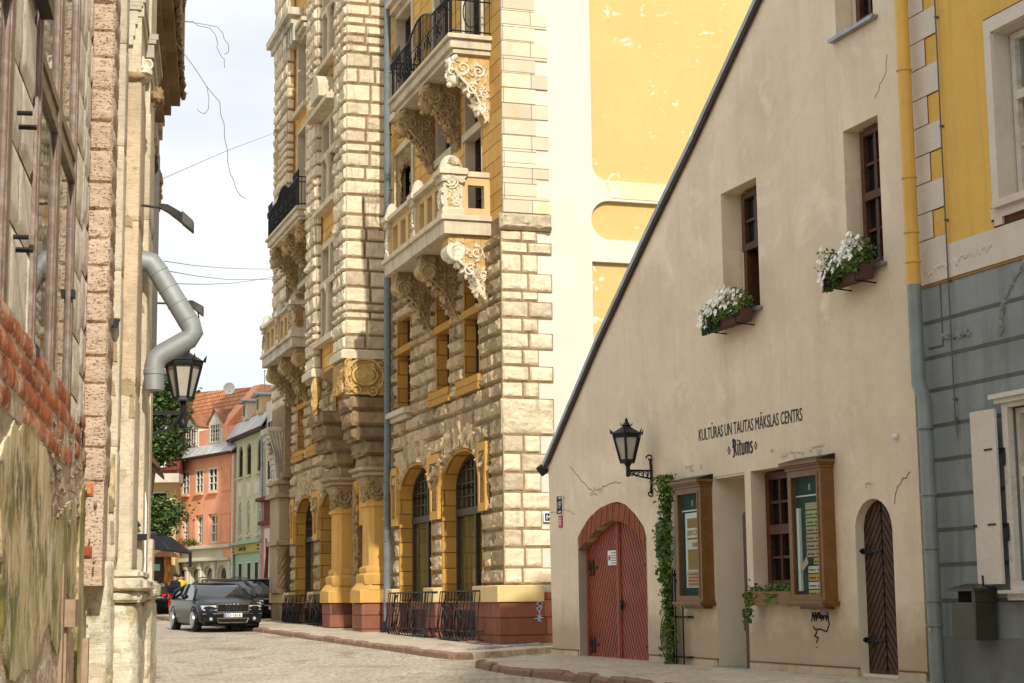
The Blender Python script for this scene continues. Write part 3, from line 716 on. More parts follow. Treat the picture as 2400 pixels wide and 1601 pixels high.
# corbelled foot: courses step outwards as they rise
prof = [(4.45, .55), (4.85, .68), (5.25, .86), (5.62, 1.0), (6.02, 1.08), (6.42, 1.14)]
m = MB(); k = MB()
for (z0, o0), (z1, _) in zip(prof[:-1], prof[1:]):
    sn = 10.0+.10*(6.4-z0)
    m.rock((sn, .03, z0+.012), (0, 1, 0), (0, 0, 1), (-1, 0, 0), o0-.05, z1-z0-.024, .13, .06, z0, .03, .6)
    m.rock((sn+.05, o0-.03, z0+.012), (1, 0, 0), (0, 0, 1), (0, 1, 0), 1.2, z1-z0-.024, .14, .07, z0+3, .03, .9)
    m.rock((13.9, .03, z0+.012), (0, 1, 0), (0, 0, 1), (-1, 0, 0), o0-.05, z1-z0-.024, .14, .07, z0+7, .03, .6)
    m.rock((13.95, o0-.03, z0+.012), (1, 0, 0), (0, 0, 1), (0, 1, 0), 1.2, z1-z0-.024, .14, .07, z0+9, .03, .9)
    k.box(sn+.02, 11.35, -.05, o0-.02, z0, z1-.001); k.box(13.92, 15.15, -.05, o0-.02, z0, z1-.001)
for i in range(9):      # concave middle under the bay window
    a, b = i/9, (i+1)/9; z0, z1 = 5.3+2.1*a, 5.3+2.1*b
    oa = 1.12-1.05*math.sqrt(1-a*a) if a < 1 else 1.1; ob = 1.12-1.05*math.sqrt(max(0, 1-b*b))
    for j in range(3):
        s0 = 11.3+j*.87
        m.rock((s0+.01, 0, 0), (1, 0, 0), (0, 0, 1), (0, 1, 0), .85, .25, .1, .07, i*3+j, .0, .9,
               lambda x, y, s0=s0, oa=oa, ob=ob, z0=z0, z1=z1: ((s0+x, oa+(ob-oa)*y/.25-.03, z0+(z1-z0)*y/.25), (0, .8, -.5)))
k.box(11.3, 13.95, -.3, .04, 3.3, 5.6)
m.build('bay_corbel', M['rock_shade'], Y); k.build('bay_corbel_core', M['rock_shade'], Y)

# entrance piers, capitals, door
def pier(s0, s1, near):
    m = MB(); L = s1-s0
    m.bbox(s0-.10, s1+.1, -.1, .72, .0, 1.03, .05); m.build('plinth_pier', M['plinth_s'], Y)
    m = MB(); m.bbox(s0-.14, s1+.14, -.1, .78, 1.03, 1.36, .03)
    m.loft([[(s, o, z) for s, o in [(s0-.14+d, -.1), (s1+.14-d, -.1), (s1+.14-d, .76-d), (s0+.3, .76-d), (s0-.14+d, .55-d*.5)]] for d, z in ((.0, 1.36), (.14, 1.55))])
    def ring(g, z): return [(s0-g, -.1, z), (s1+g, -.1, z), (s1+g, .36, z), (s1-.12+g, .50+g, z), (s0+.12-g*.5, .50+g, z), (s0-g, .38+g*.5, z)]
    m.loft([ring(g, z) for g, z in [(.1, 1.5), (.14, 1.62), (.14, 1.74), (.06, 1.8), (.08, 1.86), (.06, 1.94), (0, 1.98), (0, 3.50), (.06, 3.53), (.07, 3.6), (.02, 3.64), (.0, 3.7)]])
    m.build('pier', M['yellow_plain'], Y); m = MB(); m.loft([ring(g, z) for g, z in [(.10, 4.28), (.22, 4.32), (.25, 4.38), (.2, 4.42), (.3, 4.46), (.32, 4.53)]]); m.build('abacus', M['trim_brown'], Y)
    c = MB(); c.loft([ring(g, z) for g, z in [(-.02, 3.62), (.0, 3.8), (.05, 4.05), (.16, 4.28)]])
    ornament(c, 's', s0-.03, .05, .6, 3.7, 4.22, 3, 3.2, .028); ornament(c, 'o', .54, s0+.1, s1-.1, 3.7, 4.2, 5, 2.6, .028)
    c.tube(spiral((.32, 3.98), .2, 1.7, 's', s0-.07, 1, 1), .04, 6, .02)
    c.blob((s0-.02, .52, 4.12), (.13, .13, .13), 3, .3); c.build('capital', M['carve'], Y)
pier(10.15, 11.1, True); pier(14.05, 15.0, False)
m = MB(); m.box(11.72, 12.1, -.3, .12, .03, 4.4); m.box(13.35, 13.85, -.3, .12, .03, 4.4); m.box(12.1, 13.35, -.3, .06, 3.15, 4.4); m.box(11.7, 13.9, -.36, -.30, .02, 4.4); m.build('door_surround', M['yellow_plain'], Y)
c = MB()
for s in (11.74, 13.42):
    for q in (0, 1): ornament(c, 'o', .13, s, s+.4, 1.1, 4.2, 5+q, 1.6, .028)
for s in (13.33,): ornament(c, 's', s, -.2, .12, 1.2, 4.2, 8, 2.6, .02)
c.build('door_carving', M['carve'], Y)
M['door_red'] = flat('dark_red_door', (.13, .035, .02), .5, 0, .3, 12)
m = MB(); m.box(12.08, 13.37, -.30, -.22, .12, 3.15); m.box(12.2, 12.68, -.22, -.2, .4, 1.5); m.box(12.78, 13.25, -.22, -.2, .4, 1.5); m.build('door', M['door_red'], Y)
m = MB(); m.bbox(11.8, 13.7, .0, .75, 0, .22, .02); m.build('door_step', M['trim_grey'], Y)

# far corner: pilaster, twisted column, console and turret
m = MB(); m.bbox(23.9, 25.6, .0, .27, 0.3, 1.36, .02); m.bbox(23.9, 25.6, .0, .37, 1.36, 2.95, .02); m.bbox(23.8, 25.7, 0, .47, 2.95, 3.12, .03); m.bbox(23.9, 25.6, 0, .37, 3.12, 4.55, .02); m.bbox(23.75, 25.7, 0, .53, 4.55, 4.68, .03); m.bbox(23.9, 25.6, 0, .40, 4.68, 5.0); m.bbox(23.75, 25.7, 0, .49, 5.0, 5.12, .03)
m.build('corner_pilaster', M['trim_brown'], Y)
m = MB(); m.lathe((23.62, .30, 1.36), [(.17, 0), (.17, .1), (.13, .16), (.13, 1.2), (.17, 1.26), (.22, 1.5)], 14)
for i in range(6): m.tube([(23.62+.13*math.cos(a+i*1.05), .30+.13*math.sin(a+i*1.05), 1.54+.98*a/4.2) for a in [j*.3 for j in range(15)]], .028, 5)
m.build('twisted_column', M['carve'], Y)
m = MB()
for i in range(9): z = 5.12+i*.2; o = .38+.40*(i/8)**1.6; m.rock((23.9, .0, z), (0, 1, 0), (0, 0, 1), (-1, 0, 0), o, .21, .03, .05, i, .02, .6); m.box(23.92, 25.3, 0, o-.01, z, z+.205)
for i in range(6): m.tube([(23.88, .1+.07*i, 5.2), (23.87, .12+.08*i, 6.0), (23.86, .15+.12*i, 6.75)], .035, 5)
for i in range(5): m.blob((24.1, .74-.02*i, 6.75-.17*i), (.2, .09, .09), i, .4, 3)
m.tube(spiral((.2, 5.32), .12, 1.5, 's', 23.86, 1, 1), .03, 5); m.build('corner_console', M['trim_grey'], Y)
m = MB(); rock_rows(m, bz[12:], lambda a, b: [(.0, .3)], 's', 23.4, .05, 31, .06, (.3, .3)); rock_rows(m, bz, lambda a, b: [(23.4, 25.9)], 'o', .28, .07, 33, .09, (.5, 1.)); m.build('corner_quoins', M['rock_pale'], Y)
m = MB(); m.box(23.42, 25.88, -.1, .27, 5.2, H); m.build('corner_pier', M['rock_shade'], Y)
m = MB(); m.lathe((25.0, .0, 8.0), [(.14, 0), (.15, .3), (.15, 4.6)], 12); m.lathe((25.0, .0, 15.0), [(.02, 0), (.12, .2), (.30, .55), (.42, .8), (.42, .9), (.33, .93), (.30, 1.0), (.40, 1.35), (.47, 1.62), (.47, 1.72), (.36, 1.75), (.34, 2.45), (.44, 2.55), (.44, 2.62), (.1, 2.7)], 18); m.build('turret', M['turret'], Y)
m = MB(); m.box(22.0, 26.2, .0, .55, 20.85, 21.1); m.box(22.2, 26.1, .0, .4, 20.6, 20.85)
for i in range(9): m.box(22.2+i*.42, 22.42+i*.42, 0, .32, 20.0, 20.6)
m.build('cornice', M['trim_grey'], Y)

# ---------------------------------------------------------------- balconies
def bracket_profile(zt, zb, o1, n=10):
    h = zt-zb; p = [(-.02, zt), (o1, zt), (o1+.04, zt-.12*h), (o1, zt-.22*h)]
    for i in range(n+1): t = i/n; p.append((o1*(1-.12)*(1-t)**1.1*(1-.25*math.sin(math.pi*t))+.07+.05*math.sin(t*9)*(1-t), zt-h*(.26+.70*t)))
    return p+[(-.02, zb)]
def bracket(s, w, zt, zb, o1, head, seed, body, relief, slab):
    m = MB(); m.prism(bracket_profile(zt, zb, o1), 's', s, s+w); bo = m.build('bracket', M[body], Y, slab); m = MB(); h = zt-zb
    if not head:
        m.tube(spiral((o1-.16, zt-.26*h), .17, 1.9, 's', s-.015, -1, 1.5), .045, 6, .02)
        m.lathe((s-.02, o1-.12, zt-.22*h), [(.0, 0), (.19, .0), (.19, w+.04), (0, w+.04)], 14, 's')
    rr = random.Random(seed)
    # big scrolls down the side face, each sprouting acanthus lobes
    for q, (a, b, r) in enumerate(((.62, .20, .19), (.26, .24, .17), (.40, .50, .16), (.12, .56, .11), (.20, .78, .12))):
        cx_, cz_ = o1*a/.8, zt-h*b; R = r*.8*min(1, h/1.3); dr = (-1, 1)[q % 2]; m.tube(spiral((cx_, cz_), R, 1.5, 's', s-.016, dr, 1.2*q), .026, 6, .014)
        for i in range(6): t_ = 1.1*i; leaf(m, 's', s-.004, (cx_+R*1.02*math.cos(t_), cz_+R*1.02*math.sin(t_)), .12, t_+.9*dr, .034, .05)
    for i in range(22):
        t = (i+.5)/22; u = .05+(o1*.86*(1-t)**1.15)*rr.uniform(.05, 1); leaf(m, 's', s-.004, (u, zt-h*(.10+.82*t)), .16, -1.2-rr.uniform(0, 1.4), .028, .05)
    for i in range(7): leaf(m, 's', s, (.08+.03*i, zb+.1+.03*i), .26, 1.57-.22*i, .03, .045)
    m.tube([(s-.012, q[0], q[1]) for q in bracket_profile(zt, zb, o1)[3:-1]], .03, 5)
    for i in range(9):      # front edge leafage
        t = (i+.5)/9; q = bracket_profile(zt, zb, o1)[4+int(t*9)]; m.blob((s+w/2, q[0]+.02, q[1]), (w*.42, .07, .09), i+seed, .6, 5, 6)
    if head:      # mask under the slab: brow, eyes, nose, lips, chin and curled hair
        z0 = zt-.42; oo = o1+.02; c = (s+w/2, oo-.05, z0)
        m.blob(c, (.17, .17, .25), seed, .06, 2, 12); m.blob((c[0], c[1]+.15, z0-.02), (.035, .06, .075), 1, .05, 2, 6)
        m.blob((c[0], c[1]+.12, z0-.13), (.07, .05, .025), 1, .1, 2, 6); m.blob((c[0], c[1]+.10, z0-.22), (.07, .07, .06), 1, .1, 2, 6)
        for q in (-1, 1): m.blob((c[0]+q*.075, c[1]+.12, z0+.05), (.035, .03, .022), 1, .0, 2, 6); m.tube([(c[0]+q*.03, c[1]+.15, z0+.09), (c[0]+q*.08, c[1]+.15, z0+.115), (c[0]+q*.14, c[1]+.10, z0+.09)], .02, 5)
        for i in range(9): a = -.3+i*.42; m.tube(spiral((oo-.08-.12*math.cos(a), z0+.05+.24*math.sin(a)), .08, 1.4, 's', s+.06, 1, a), .03, 5, .015)
        m.tube([(s-.01, oo-.05+.02*i, zt-.03-.02*i) for i in range(4)]+[(s+w, oo+.02, zt-.1)], .06, 6); m.blob((s+w/2, oo+.0, zt-.14), (w*.5, .14, .13), 4, .3, 4)
    m.build('bracket_carving', M[relief], Y, bo, gap=5)
def balcony_stone(S):
    """S: s of the near end; everything relative"""
    L = 5.35; b = MB(); b.bbox(S-.06, S+L+.06, -.05, 1.12, 9.16, 9.27, .02); b.bbox(S, S+L, -.05, 1.05, 8.86, 9.16, .01)
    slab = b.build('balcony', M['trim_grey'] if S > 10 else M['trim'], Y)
    p = MB(); c = MB(); d = MB()
    for i, s in enumerate((S, S+2.45, S+L-.42)):
        w, o0, o1 = (.44, .62, 1.06) if i == 0 else (.26, .80, 1.06)
        if i == 0: g_ = MB(); g_.box(s-.012, s+.02, o0+.09, o1-.09, 9.46, 9.97); g_.box(s-.038, s-.02, o0, o1, 10.06, 10.155); g_.build('shadow_panel', M['carve_gold'], Y, slab)  # golden plates give the ornament a painted shadow behind it
        p.bbox(s, s+w, o0, o1, 9.27, 10.02, .02); p.bbox(s-.03, s+w+.03, o0-.03, o1+.03, 9.27, 9.42, .02); p.bbox(s-.05, s+w+.05, o0-.05, o1+.05, 10.0, 10.06, .02); p.bbox(s-.1, s+w+.1, o0-.1, o1+.1, 10.16, 10.30, .03); p.bbox(s-.04, s+w+.04, o0-.04, o1+.04, 10.06, 10.16, .01)
        cc = (s+w/2, (o0+o1)/2, 10.30); rs = (w/2+.02)
        p.lathe(cc, [(rs*1.15, 0), (rs*1.15, .05), (rs*1.05, .10), (rs*.9, .2), (rs*.6, .29), (rs*.2, .335)], 14)
        if i == 0:
            ornament(c, 's', s-.01, o0+.1, o1-.1, 9.48, 9.95, 4, 5, .018); ornament(c, 's', s-.04, o0+.02, o1-.02, 10.04, 10.15, 5, 7, .016)
            for q in range(9): a = -1.2+q*.3; leaf(c, 's', s-.06+.0*q, (.84+.03*math.sin(a), 10.36), .2, 1.57+a, .025, .05)
        ornament(c, 'o', o1+.01, s+.05, s+w-.05, 9.45, 9.95, 6+i, 5, .016)
    p.bbox(S+.02, S+.30, .0, .62, 10.14, 10.26, .02); p.bbox(S, S+L, .74, 1.12, 10.13, 10.25, .02); p.bbox(S+L-.3, S+L, 0, .8, 10.13, 10.25, .02)
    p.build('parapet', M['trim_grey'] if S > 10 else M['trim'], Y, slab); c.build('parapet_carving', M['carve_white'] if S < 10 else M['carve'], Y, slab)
    d.wall([(0, 9.27), (.62, 9.27), (.62, 10.14), (0, 10.14)], [[(.13, 9.45), (.50, 9.45), (.50, 9.96), (.13, 9.96)]], S+.06, S+.24, 's')
    for a, e in ((S+.44, S+2.45), (S+2.71, S+L-.42)):
        n = 3; w = (e-a)/n; d.wall(rect(a, e, 9.27, 10.13), [rect(a+w*i+.13, a+w*(i+1)-.13, 9.40, 9.98) for i in range(n)], .82, .98)
    d.build('baluster_panel', M['baluster'], Y, slab)
    for i, s in enumerate((S+.12, S+2.4, S+L-.75)):
        bracket(s, .46, 8.85, 7.35, .90, False, i+3, *(('carve_gold', 'carve_white') if (i == 0 and S < 10) else ('carve', 'carve_gold2')), slab)  # darker bodies stand for shadow behind the relief; near bracket gets sunlit colours
def balcony_iron(S):
    L = 5.3; b = MB(); b.bbox(S-.08, S+L+.08, -.05, 1.0, 13.17, 13.27, .02); b.bbox(S, S+L, -.05, .93, 12.97, 13.17, .02); b.bbox(S+.05, S+L-.05, -.05, .85, 12.86, 12.97, .02)
    slab = b.build('balcony', M['trim'], Y)
    r = MB(); r.loft
    def bar(a, b_, w=.018): r.tube([a, b_], w, 4, smooth=False)
    z0, z1 = 13.36, 14.22
    for o in (.9,):
        n = 44
        for i in range(n+1):
            s = S+.04+(L-.08)*i/n; mid = abs(i/n-.5); top = z1+(.28*math.cos(math.pi*(mid/.2)/2)**1 if mid < .2 else 0)
            bar((s, o, 13.27), (s, o+.0, top), .011 if i % 11 else .02)
        r.tube([(S+.04+(L-.08)*i/30, o, z1+(.28*math.cos(math.pi*(abs(i/30-.5)/.2)/2) if abs(i/30-.5) < .2 else 0)) for i in range(31)], .024, 5)
        bar((S+.04, o, z0), (S+L-.04, o, z0), .016); bar((S+.04, o, z0+.52), (S+L-.04, o, z0+.52), .013)
        for i in range(5):
            c = S+1.0+.85*i; 
            for q in (-1, 1): r.tube([(u, o+.03, z) for u, _, z in spiral((c+q*.14, 13.66), .2, 1.5, 'o', 0, q, 1.5)], .016, 4, .01)
        for q in (0, L-.9):
            for i in range(5): r.tube([(u, o+.03, z) for u, _, z in spiral((S+.2+q+.16*i, 14.1), .1, 1.5, 'o', 0, 1, i)], .016, 4)
            for i in range(8): bar((S+.1+q+.11*i, o, 14.2), (S+.08+q+.11*i, o+.02, 14.42), .014)
    for s in (S+.04, S+L-.04):
        for i in range(8): bar((s, .02+.88*i/8, 13.27), (s, .02+.88*i/8, z1), .008 if S < 10 else .012)
        for zz in (z0, z1, z1-.16): bar((s, 0, zz), (s, .9, zz), .018)
        r.tube([(s, .45+.17*math.cos(a), 13.8+.34*math.sin(a)) for a in [i*math.pi/8 for i in range(17)]], .014, 4)
        if s > S+1:
            for i in range(7): bar((s, .1+.12*i, z1), (s, .1+.12*i, z1+.18), .014); r.tube([(s, u, z) for u, _, z in spiral((.12+.12*i, z1-.08), .07, 1.4, 'o', 0, 1, i)], .014, 4)
    bar((S+.04, .9, 13.27), (S+.04, .9, 14.45), .03)
    r.build('railing', M['iron'], Y, slab)
    for i, s in enumerate((S+.15, S+2.4, S+L-.7)):
        bracket(s, .42, 12.86, 11.35, .78, True, i+9, *(('carve_gold', 'carve_white') if (i == 0 and S < 10) else ('carve', 'carve_gold2')), slab)  # light and shadow of the carving put into body and relief colours
M['baluster'] = plaster('ochre_stone_balustrade', (.60, .43, .20), .15, 2, .3, 30, (.3, .2, .1), .5, (.34, .24, .13))
balcony_stone(.95); balcony_iron(.82); balcony_stone(18.2); balcony_iron(18.1)

# ---------------------------------------------------------------- downpipe and basement grilles of the yellow building
T = Thing('downpipe', 'long blue grey downpipe in the angle between the bay and the yellow facade', 'downpipe', FY, (9.45, .0, 0))
m = MB(); m.tube([(9.52, .19, .55), (9.52, .19, 4.35), (9.34, .22, 4.75), (9.34, .22, H-.1)], .095, 12)
for z in (1.1, 2.6, 3.7, 5.2, 6.6, 7.5, 8.9, 10.4, 11.8, 13.3, 15, 17): s = 9.52 if z < 4.4 else 9.34; m.lathe((s, .2, z), [(.095, -.02), (.112, -.015), (.112, .015), (.095, .02)], 12)
m.build('pipe', M['zinc_blue'], T)
m = MB(); m.lathe((9.52, .19, .05), [(.13, 0), (.13, .45), (.11, .5)], 12); m.build('foot_pipe', M['iron'], T)
for i, (a, b, lab) in enumerate([(1.0, 3.55, 'bowed iron basement grille under the shop window nearest the building corner'), (4.75, 8.3, 'bowed iron basement grille between the downpipe and the next pier'), (16.2, 18.4, 'iron basement grille just beyond the entrance piers'), (19.7, 22.3, 'farthest iron basement grille, before the twisted corner column')]):
    z0 = gz(33+a)+.1; T = Thing('basement_grille', lab, 'grille', FY, (a, .2, z0), 'iron grilles over the basement windows'); m = MB()
    L = b-a; n = max(6, int(L/.24)); ou = .30
    for j in range(n+1):
        s = a+L*j/n; w = ou if 0 < j < n else .2
        m.tube([(s, .18+ou*.75, 1.25), (s, .2+ou*.8, .9), (s, .22+ou, .45), (s, .2+ou*.8, z0+.1), (s, .2+ou*.6, z0+.03)], .014, 5)
    for z, o in ((1.26, ou*.75), (.42, ou), (.24, ou*.95), (z0+.05, ou*.7)): m.tube([(a, .18, z), (a, .2+o, z), (b, .2+o, z), (b, .18, z)], .020, 5)
    for j in range(2):
        c = a+L*(.3+.4*j); m.tube([(c+.42*math.cos(t), .22+ou, .62+.36*math.sin(t)) for t in [q*math.pi/12 for q in range(25)]], .016, 5)
        m.tube([(c-.1, .24+ou, 1.2), (c+.3, .24+ou, .95), (c-.15, .24+ou, .7), (c+.2, .24+ou, .4)], .018, 5)
    for s in (a, b):
        for o in (.3, .45): m.tube([(s, o, 1.25), (s, o+.08, .5), (s, o, z0+.05)], .013, 5)
    m.build('cage', M['iron'], T)
T = TS = Thing('street_name_sign', 'small dark blue street name plate on the cream side wall', 'sign', FY, (-.08, -.78, 2.75))
M['blue_sign'] = flat('dark_blue_enamel', (.012, .016, .04), .35); M['white_paint'] = flat('white_enamel', (.75, .75, .72), .5, 0, .05)
m = MB(); m.bbox(-.075, -.03, -1.6, -.76, 2.655, 2.85, .01); m.build('plate', M['white_paint'], T)
m = MB(); m.box(-.079, -.07, -1.58, -.785, 2.675, 2.83); m.build('plate_face', M['blue_sign'], T)
def text(body, size, mat, th, s, o, z, rot_side=False, xs=1.0, ext=.002, name='lettering', align='LEFT', shear=0, parent=None, ang=0):
    cu = bpy.data.curves.new(name, 'FONT'); cu.body = body; cu.size = size; cu.extrude = ext; cu.align_x = align; cu.shear = shear; cu.resolution_u = 3
    ob = bpy.data.objects.new(name, cu); COL.objects.link(ob)
    dg = bpy.context.evaluated_depsgraph_get(); me = bpy.data.meshes.new_from_object(ob.evaluated_get(dg)); bpy.data.objects.remove(ob); bpy.data.curves.remove(cu)
    mm = MB(); sg = th.fr.sgn
    ca, sa = math.cos(ang), math.sin(ang)
    def P(v):
        v = v.co; x, y = v.x*ca-v.y*sa, v.x*sa+v.y*ca; x *= xs
        if rot_side: return (s-v.z, o-x, z+y)           # on a wall facing the camera (normal -s): text runs to the right = towards -o
        return (s+x*(1 if sg < 0 else -1), o+v.z, z+y)
    mm.add([P(v) for v in me.vertices], [tuple(p.vertices) for p in me.polygons]); bpy.data.meshes.remove(me)
    return mm.build(name, mat, th, parent)
T = Thing('graffiti', 'white and blue scrawled graffiti on the sunny end of the red brown plinth', 'graffiti', FY, (-.05, -.6, 1.0)); m = MB()
for st in ([(-.50, 1.22), (-.66, 1.30), (-.58, 1.14), (-.50, 1.22)], [(-.66, 1.20), (-.55, 1.10), (-.62, 1.04), (-.68, 1.12), (-.58, 1.18)], [(-.54, 1.02), (-.66, 1.04), (-.60, .92), (-.54, 1.02)], [(-.60, .92), (-.60, .80)], [(-.50, .80), (-.68, .82)], [(-.56, .87), (-.64, .73)], [(-.64, .87), (-.57, .74)]):
    m.tube([(-.176, a, b-.12) for a, b in st], .011, 4)
M['chalk'] = flat('pale_blue_chalk', (.45, .50, .70), .8); m.build('paint_strokes', M['chalk'], T)
T = TS
text('Mai', .14, M['white_paint'], T, -.081, -.81, 2.70, True, .95)
# ---------------------------------------------------------------- gabled beige house
G = Thing('gabled_house', 'beige plastered house with a steep half gable, a red arched gate and glazed notice cases', 'house', FG)
roofp = [(-.38, 3.42), (2.2, 5.34), (4.33, 6.78), (5.99, 7.83), (8.17, 9.32), (11.5, 11.55)]
outl = [(-.2, 0), (11.46, 0), (11.46, 11.5), (8.17, 9.30), (5.99, 7.80), (4.33, 6.74), (2.2, 5.30), (-.30, 3.42), (-.27, 2.0)]
gate_o = [(1.03, .0), (3.88, .0), (3.88, 1.98), (3.78, 2.18), (3.45, 2.40), (3.07, 2.57), (2.75, 2.63), (2.46, 2.62), (2.0, 2.56), (1.54, 2.42), (1.18, 2.22), (1.03, 2.1)]
sd = arch_poly(10.02, 10.86, .12, 1.84, .40, 12)
holes = [[(p[0], max(p[1], .02)) for p in gate_o], rect(6.24, 7.18, .02, 2.79), rect(7.36, 8.95, 1.10, 2.79), sd,
         rect(6.72, 7.80, 5.02, 6.84), rect(10.12, 10.93, 5.05, 6.88), rect(10.05, 10.93, 8.13, 9.6)]
m = MB(); m.wall(outl, holes, -.62, 0); m.build('wall', M['gable'], G)
m = MB()      # body of the house behind the facade wall
m.prism([(-.1, 0), (11.4, 0), (11.4, 11.3), (8.17, 9.15), (4.33, 6.6), (-.15, 3.3)], 'o', -9, -1.05); m.build('house_body', M['gable'], G)
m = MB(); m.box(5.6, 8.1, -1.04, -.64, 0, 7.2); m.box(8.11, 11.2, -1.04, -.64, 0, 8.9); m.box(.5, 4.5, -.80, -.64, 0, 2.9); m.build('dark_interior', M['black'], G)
# painted plinth zone with its thin ledge
for i, (a, b) in enumerate(((-.2, 1.0), (3.91, 6.22), (7.21, 10.0), (10.89, 11.46))):
    m = MB(); m.box(a, b, .0, .022, 0, .205); m.build('plinth', M['gable_base'], G)
M['ledge_br'] = flat('rusty_ledge', (.20, .10, .05), .8)
m = MB()
for a, b in ((-.22, 1.03), (3.88, 6.24), (7.19, 10.02), (10.86, 11.6)): m.box(a, b, .0, .03, .207, .222)
m.build('ledge', M['ledge_br'], G)
# cracks
m = MB()
def crack(pts, w=.006):
    q = []; r2 = random.Random(len(pts))
    for (a, b), (c, d) in zip(pts[:-1], pts[1:]):
        for i in range(6): t = i/6; q.append((a+(c-a)*t+r2.uniform(-.02, .02), .002, b+(d-b)*t+r2.uniform(-.02, .02)))
    m.tube(q, w, 4)
crack([(.75, 3.35), (1.5, 2.95), (2.0, 2.75)]); crack([(1.9, 2.86), (2.5, 2.95), (3.0, 2.93)]); crack([(11.3, 2.5), (11.0, 2.35), (10.9, 2.1)]); crack([(10.9, 7.1), (11.15, 7.35), (11.2, 7.6)], .004); crack([(-.2, 2.6), (.5, 2.62), (1.0, 2.5)], .004)
M['crack'] = flat('plaster_crack', (.22, .15, .09), .95); m.build('crack', M['crack'], G)
m = MB(); r2 = random.Random(8)
for c, z in ((2.0, 2.85), (5.6, 2.98), (8.6, 2.92), (9.3, 2.95)):
    for i in range(5): m.blob((c+r2.uniform(-.3, .3), -.02, z+r2.uniform(-.05, .05)), (r2.uniform(.06, .22), .027, r2.uniform(.02, .06)), i, .7, 3, 8)
M['repair'] = plaster('plaster_repair', (.60, .50, .37), .1, 4, .4, 20); m.build('plaster_repair', M['repair'], G)
# roof edge: zinc verge and eaves end
m = MB()
up = [Vector((p[0], 0, p[1])) for p in roofp]
m.loft([[(p.x, o, p.z+dz) for o, dz in ((-9.2, -.02), (.09, -.02), (.09, .075), (-9.2, .075))] for p in up]); m.build('roof', M['zinc'], G)
m = MB(); m.tube([(-.44, .12, 3.40), (-.44, -9, 3.40)], .055, 8); m.tube([(-.44, .13, 3.44), (-.44, .02, 3.30)], .07, 8); m.build('gutter', M['iron'], G)
m = MB(); m.loft([[(p.x, o, p.z+dz) for o, dz in ((.04, -.075), (.075, -.075), (.075, -.02), (.04, -.02))] for p in up]); m.build('verge_board', M['dark_wood'], G)

# gate with brick arch
M['brick'] = stone('red_brick', (.36, .12, .055), (.24, .08, .04), 6, .5, (.10, .05, .03), .5)
M['gate'] = flat('dark_red_gate_paint', (.29, .068, .034), .55, 0, .14, 3, .2, .3, (.16, .035, .02))
M['gate_groove'] = flat('gate_groove', (.05, .012, .008), .8)
m = MB(); m.loft([[(s, o, z) for s, z in [(1.03, .02), (1.03, 1.95)]+[(1.05, 1.95), (1.05, .02)]] for o in (0.004, -.2)]); m.box(1.034, 1.05, -.25, .003, .02, 1.98); m.box(3.86, 3.876, -.25, .003, .02, 1.98); m.build('gate_reveal', M['gable_in'], G)
inner = [(1.06, 1.90), (1.43, 2.05), (1.91, 2.24), (2.45, 2.34), (2.97, 2.29), (3.45, 2.12), (3.85, 1.86)]
outer = [(1.04, 2.12), (1.54, 2.42), (2.0, 2.56), (2.5, 2.625), (3.07, 2.57), (3.45, 2.40), (3.86, 2.02)]
def lerp(pl, t):
    n = len(pl)-1; i = min(int(t*n), n-1); f = t*n-i; return (pl[i][0]*(1-f)+pl[i+1][0]*f, pl[i][1]*(1-f)+pl[i+1][1]*f)
m = MB(); N = 40
for i in range(N):
    a, b = i/N+.0035, (i+1)/N-.0035; pi, pj, qi, qj = lerp(inner, a), lerp(inner, b), lerp(outer, a), lerp(outer, b)
    m.loft([[(pi[0], o, pi[1]), (pj[0], o, pj[1]), (qj[0], o, qj[1]), (qi[0], o, qi[1])] for o in (-.16, -.002+.004*((i*7) % 3))])
m.build('brick_arch', M['brick'], G)
m = MB(); m.loft([[(p[0], o, p[1]) for p in ([lerp(inner, i/20) for i in range(21)]+[lerp(outer, 1-i/20) for i in range(21)])] for o in (-.155, -.012)]); m.build('brick_mortar', M['gable_base'], G)
gi = [(1.00, .03)]+[(2.44, .03)]; 
def leaf_gate(s0, s1, left):
    top = [(s0+(s1-s0)*i/8, 0) for i in range(9)]
    def zt(s): t = (s-1.06)/2.8; return lerp([(0, 1.93), (0, 2.09), (0, 2.27), (0, 2.37), (0, 2.33), (0, 2.17), (0, 1.92)], min(1, max(0, t)))[1]
    poly = [(s0, .05), (s1, .05)]+[(s, zt(s)) for s, _ in reversed(top)]
    m = MB(); m.prism(poly, 'o', -.22, -.165)
    fr = [(s0, s0+.07), (s1-.07, s1)]
    for a, b in fr: m.box(a, b, -.166, -.142, .05, min(zt(a), zt(b))-.0)
    lf = m.build('gate_leaf', M['gate'], G)
    g = MB(); st = .105
    for i in range(-20, 40):      # diagonal board joints
        pts = []
        c = i*st*1.75
        for j in range(21):
            s = s0+.08+(s1-s0-.16)*j/20; z = c+(s-s0)*1.75*(1 if left else -1)+(0 if left else 2.2)
            if .07 < z < zt(s)-.02: pts.append((s, -.164, z))
        if len(pts) > 1: g.tube([pts[0], pts[-1]], .006, 4)
    g.build('board_joints', M['gate_groove'], G, lf)
    h = MB()
    for z in (.32, 1.60):
        a, d = (s0-.02, 1) if left else (s1+.02, -1)
        h.loft([[(a, o, z-.045), (a+.45*d, o, z-.02), (a+.5*d, o, z+.0), (a+.45*d, o, z+.02), (a, o, z+.045)] for o in (-.164, -.148)])
        for q in (.18, .3): h.tube([(a+q*d, -.155, z-.14), (a+q*d+.02*d, -.152, z), (a+q*d-.02*d, -.155, z+.13)], .013, 5)
        h.box(min(a, a-.07*d), max(a, a-.07*d), -.17, -.142, z-.08, z+.08)
    h.build('strap_hinge', M['iron'], G, lf); return lf
leaf_gate(1.055, 2.40, True); lf = leaf_gate(2.42, 3.86, False)
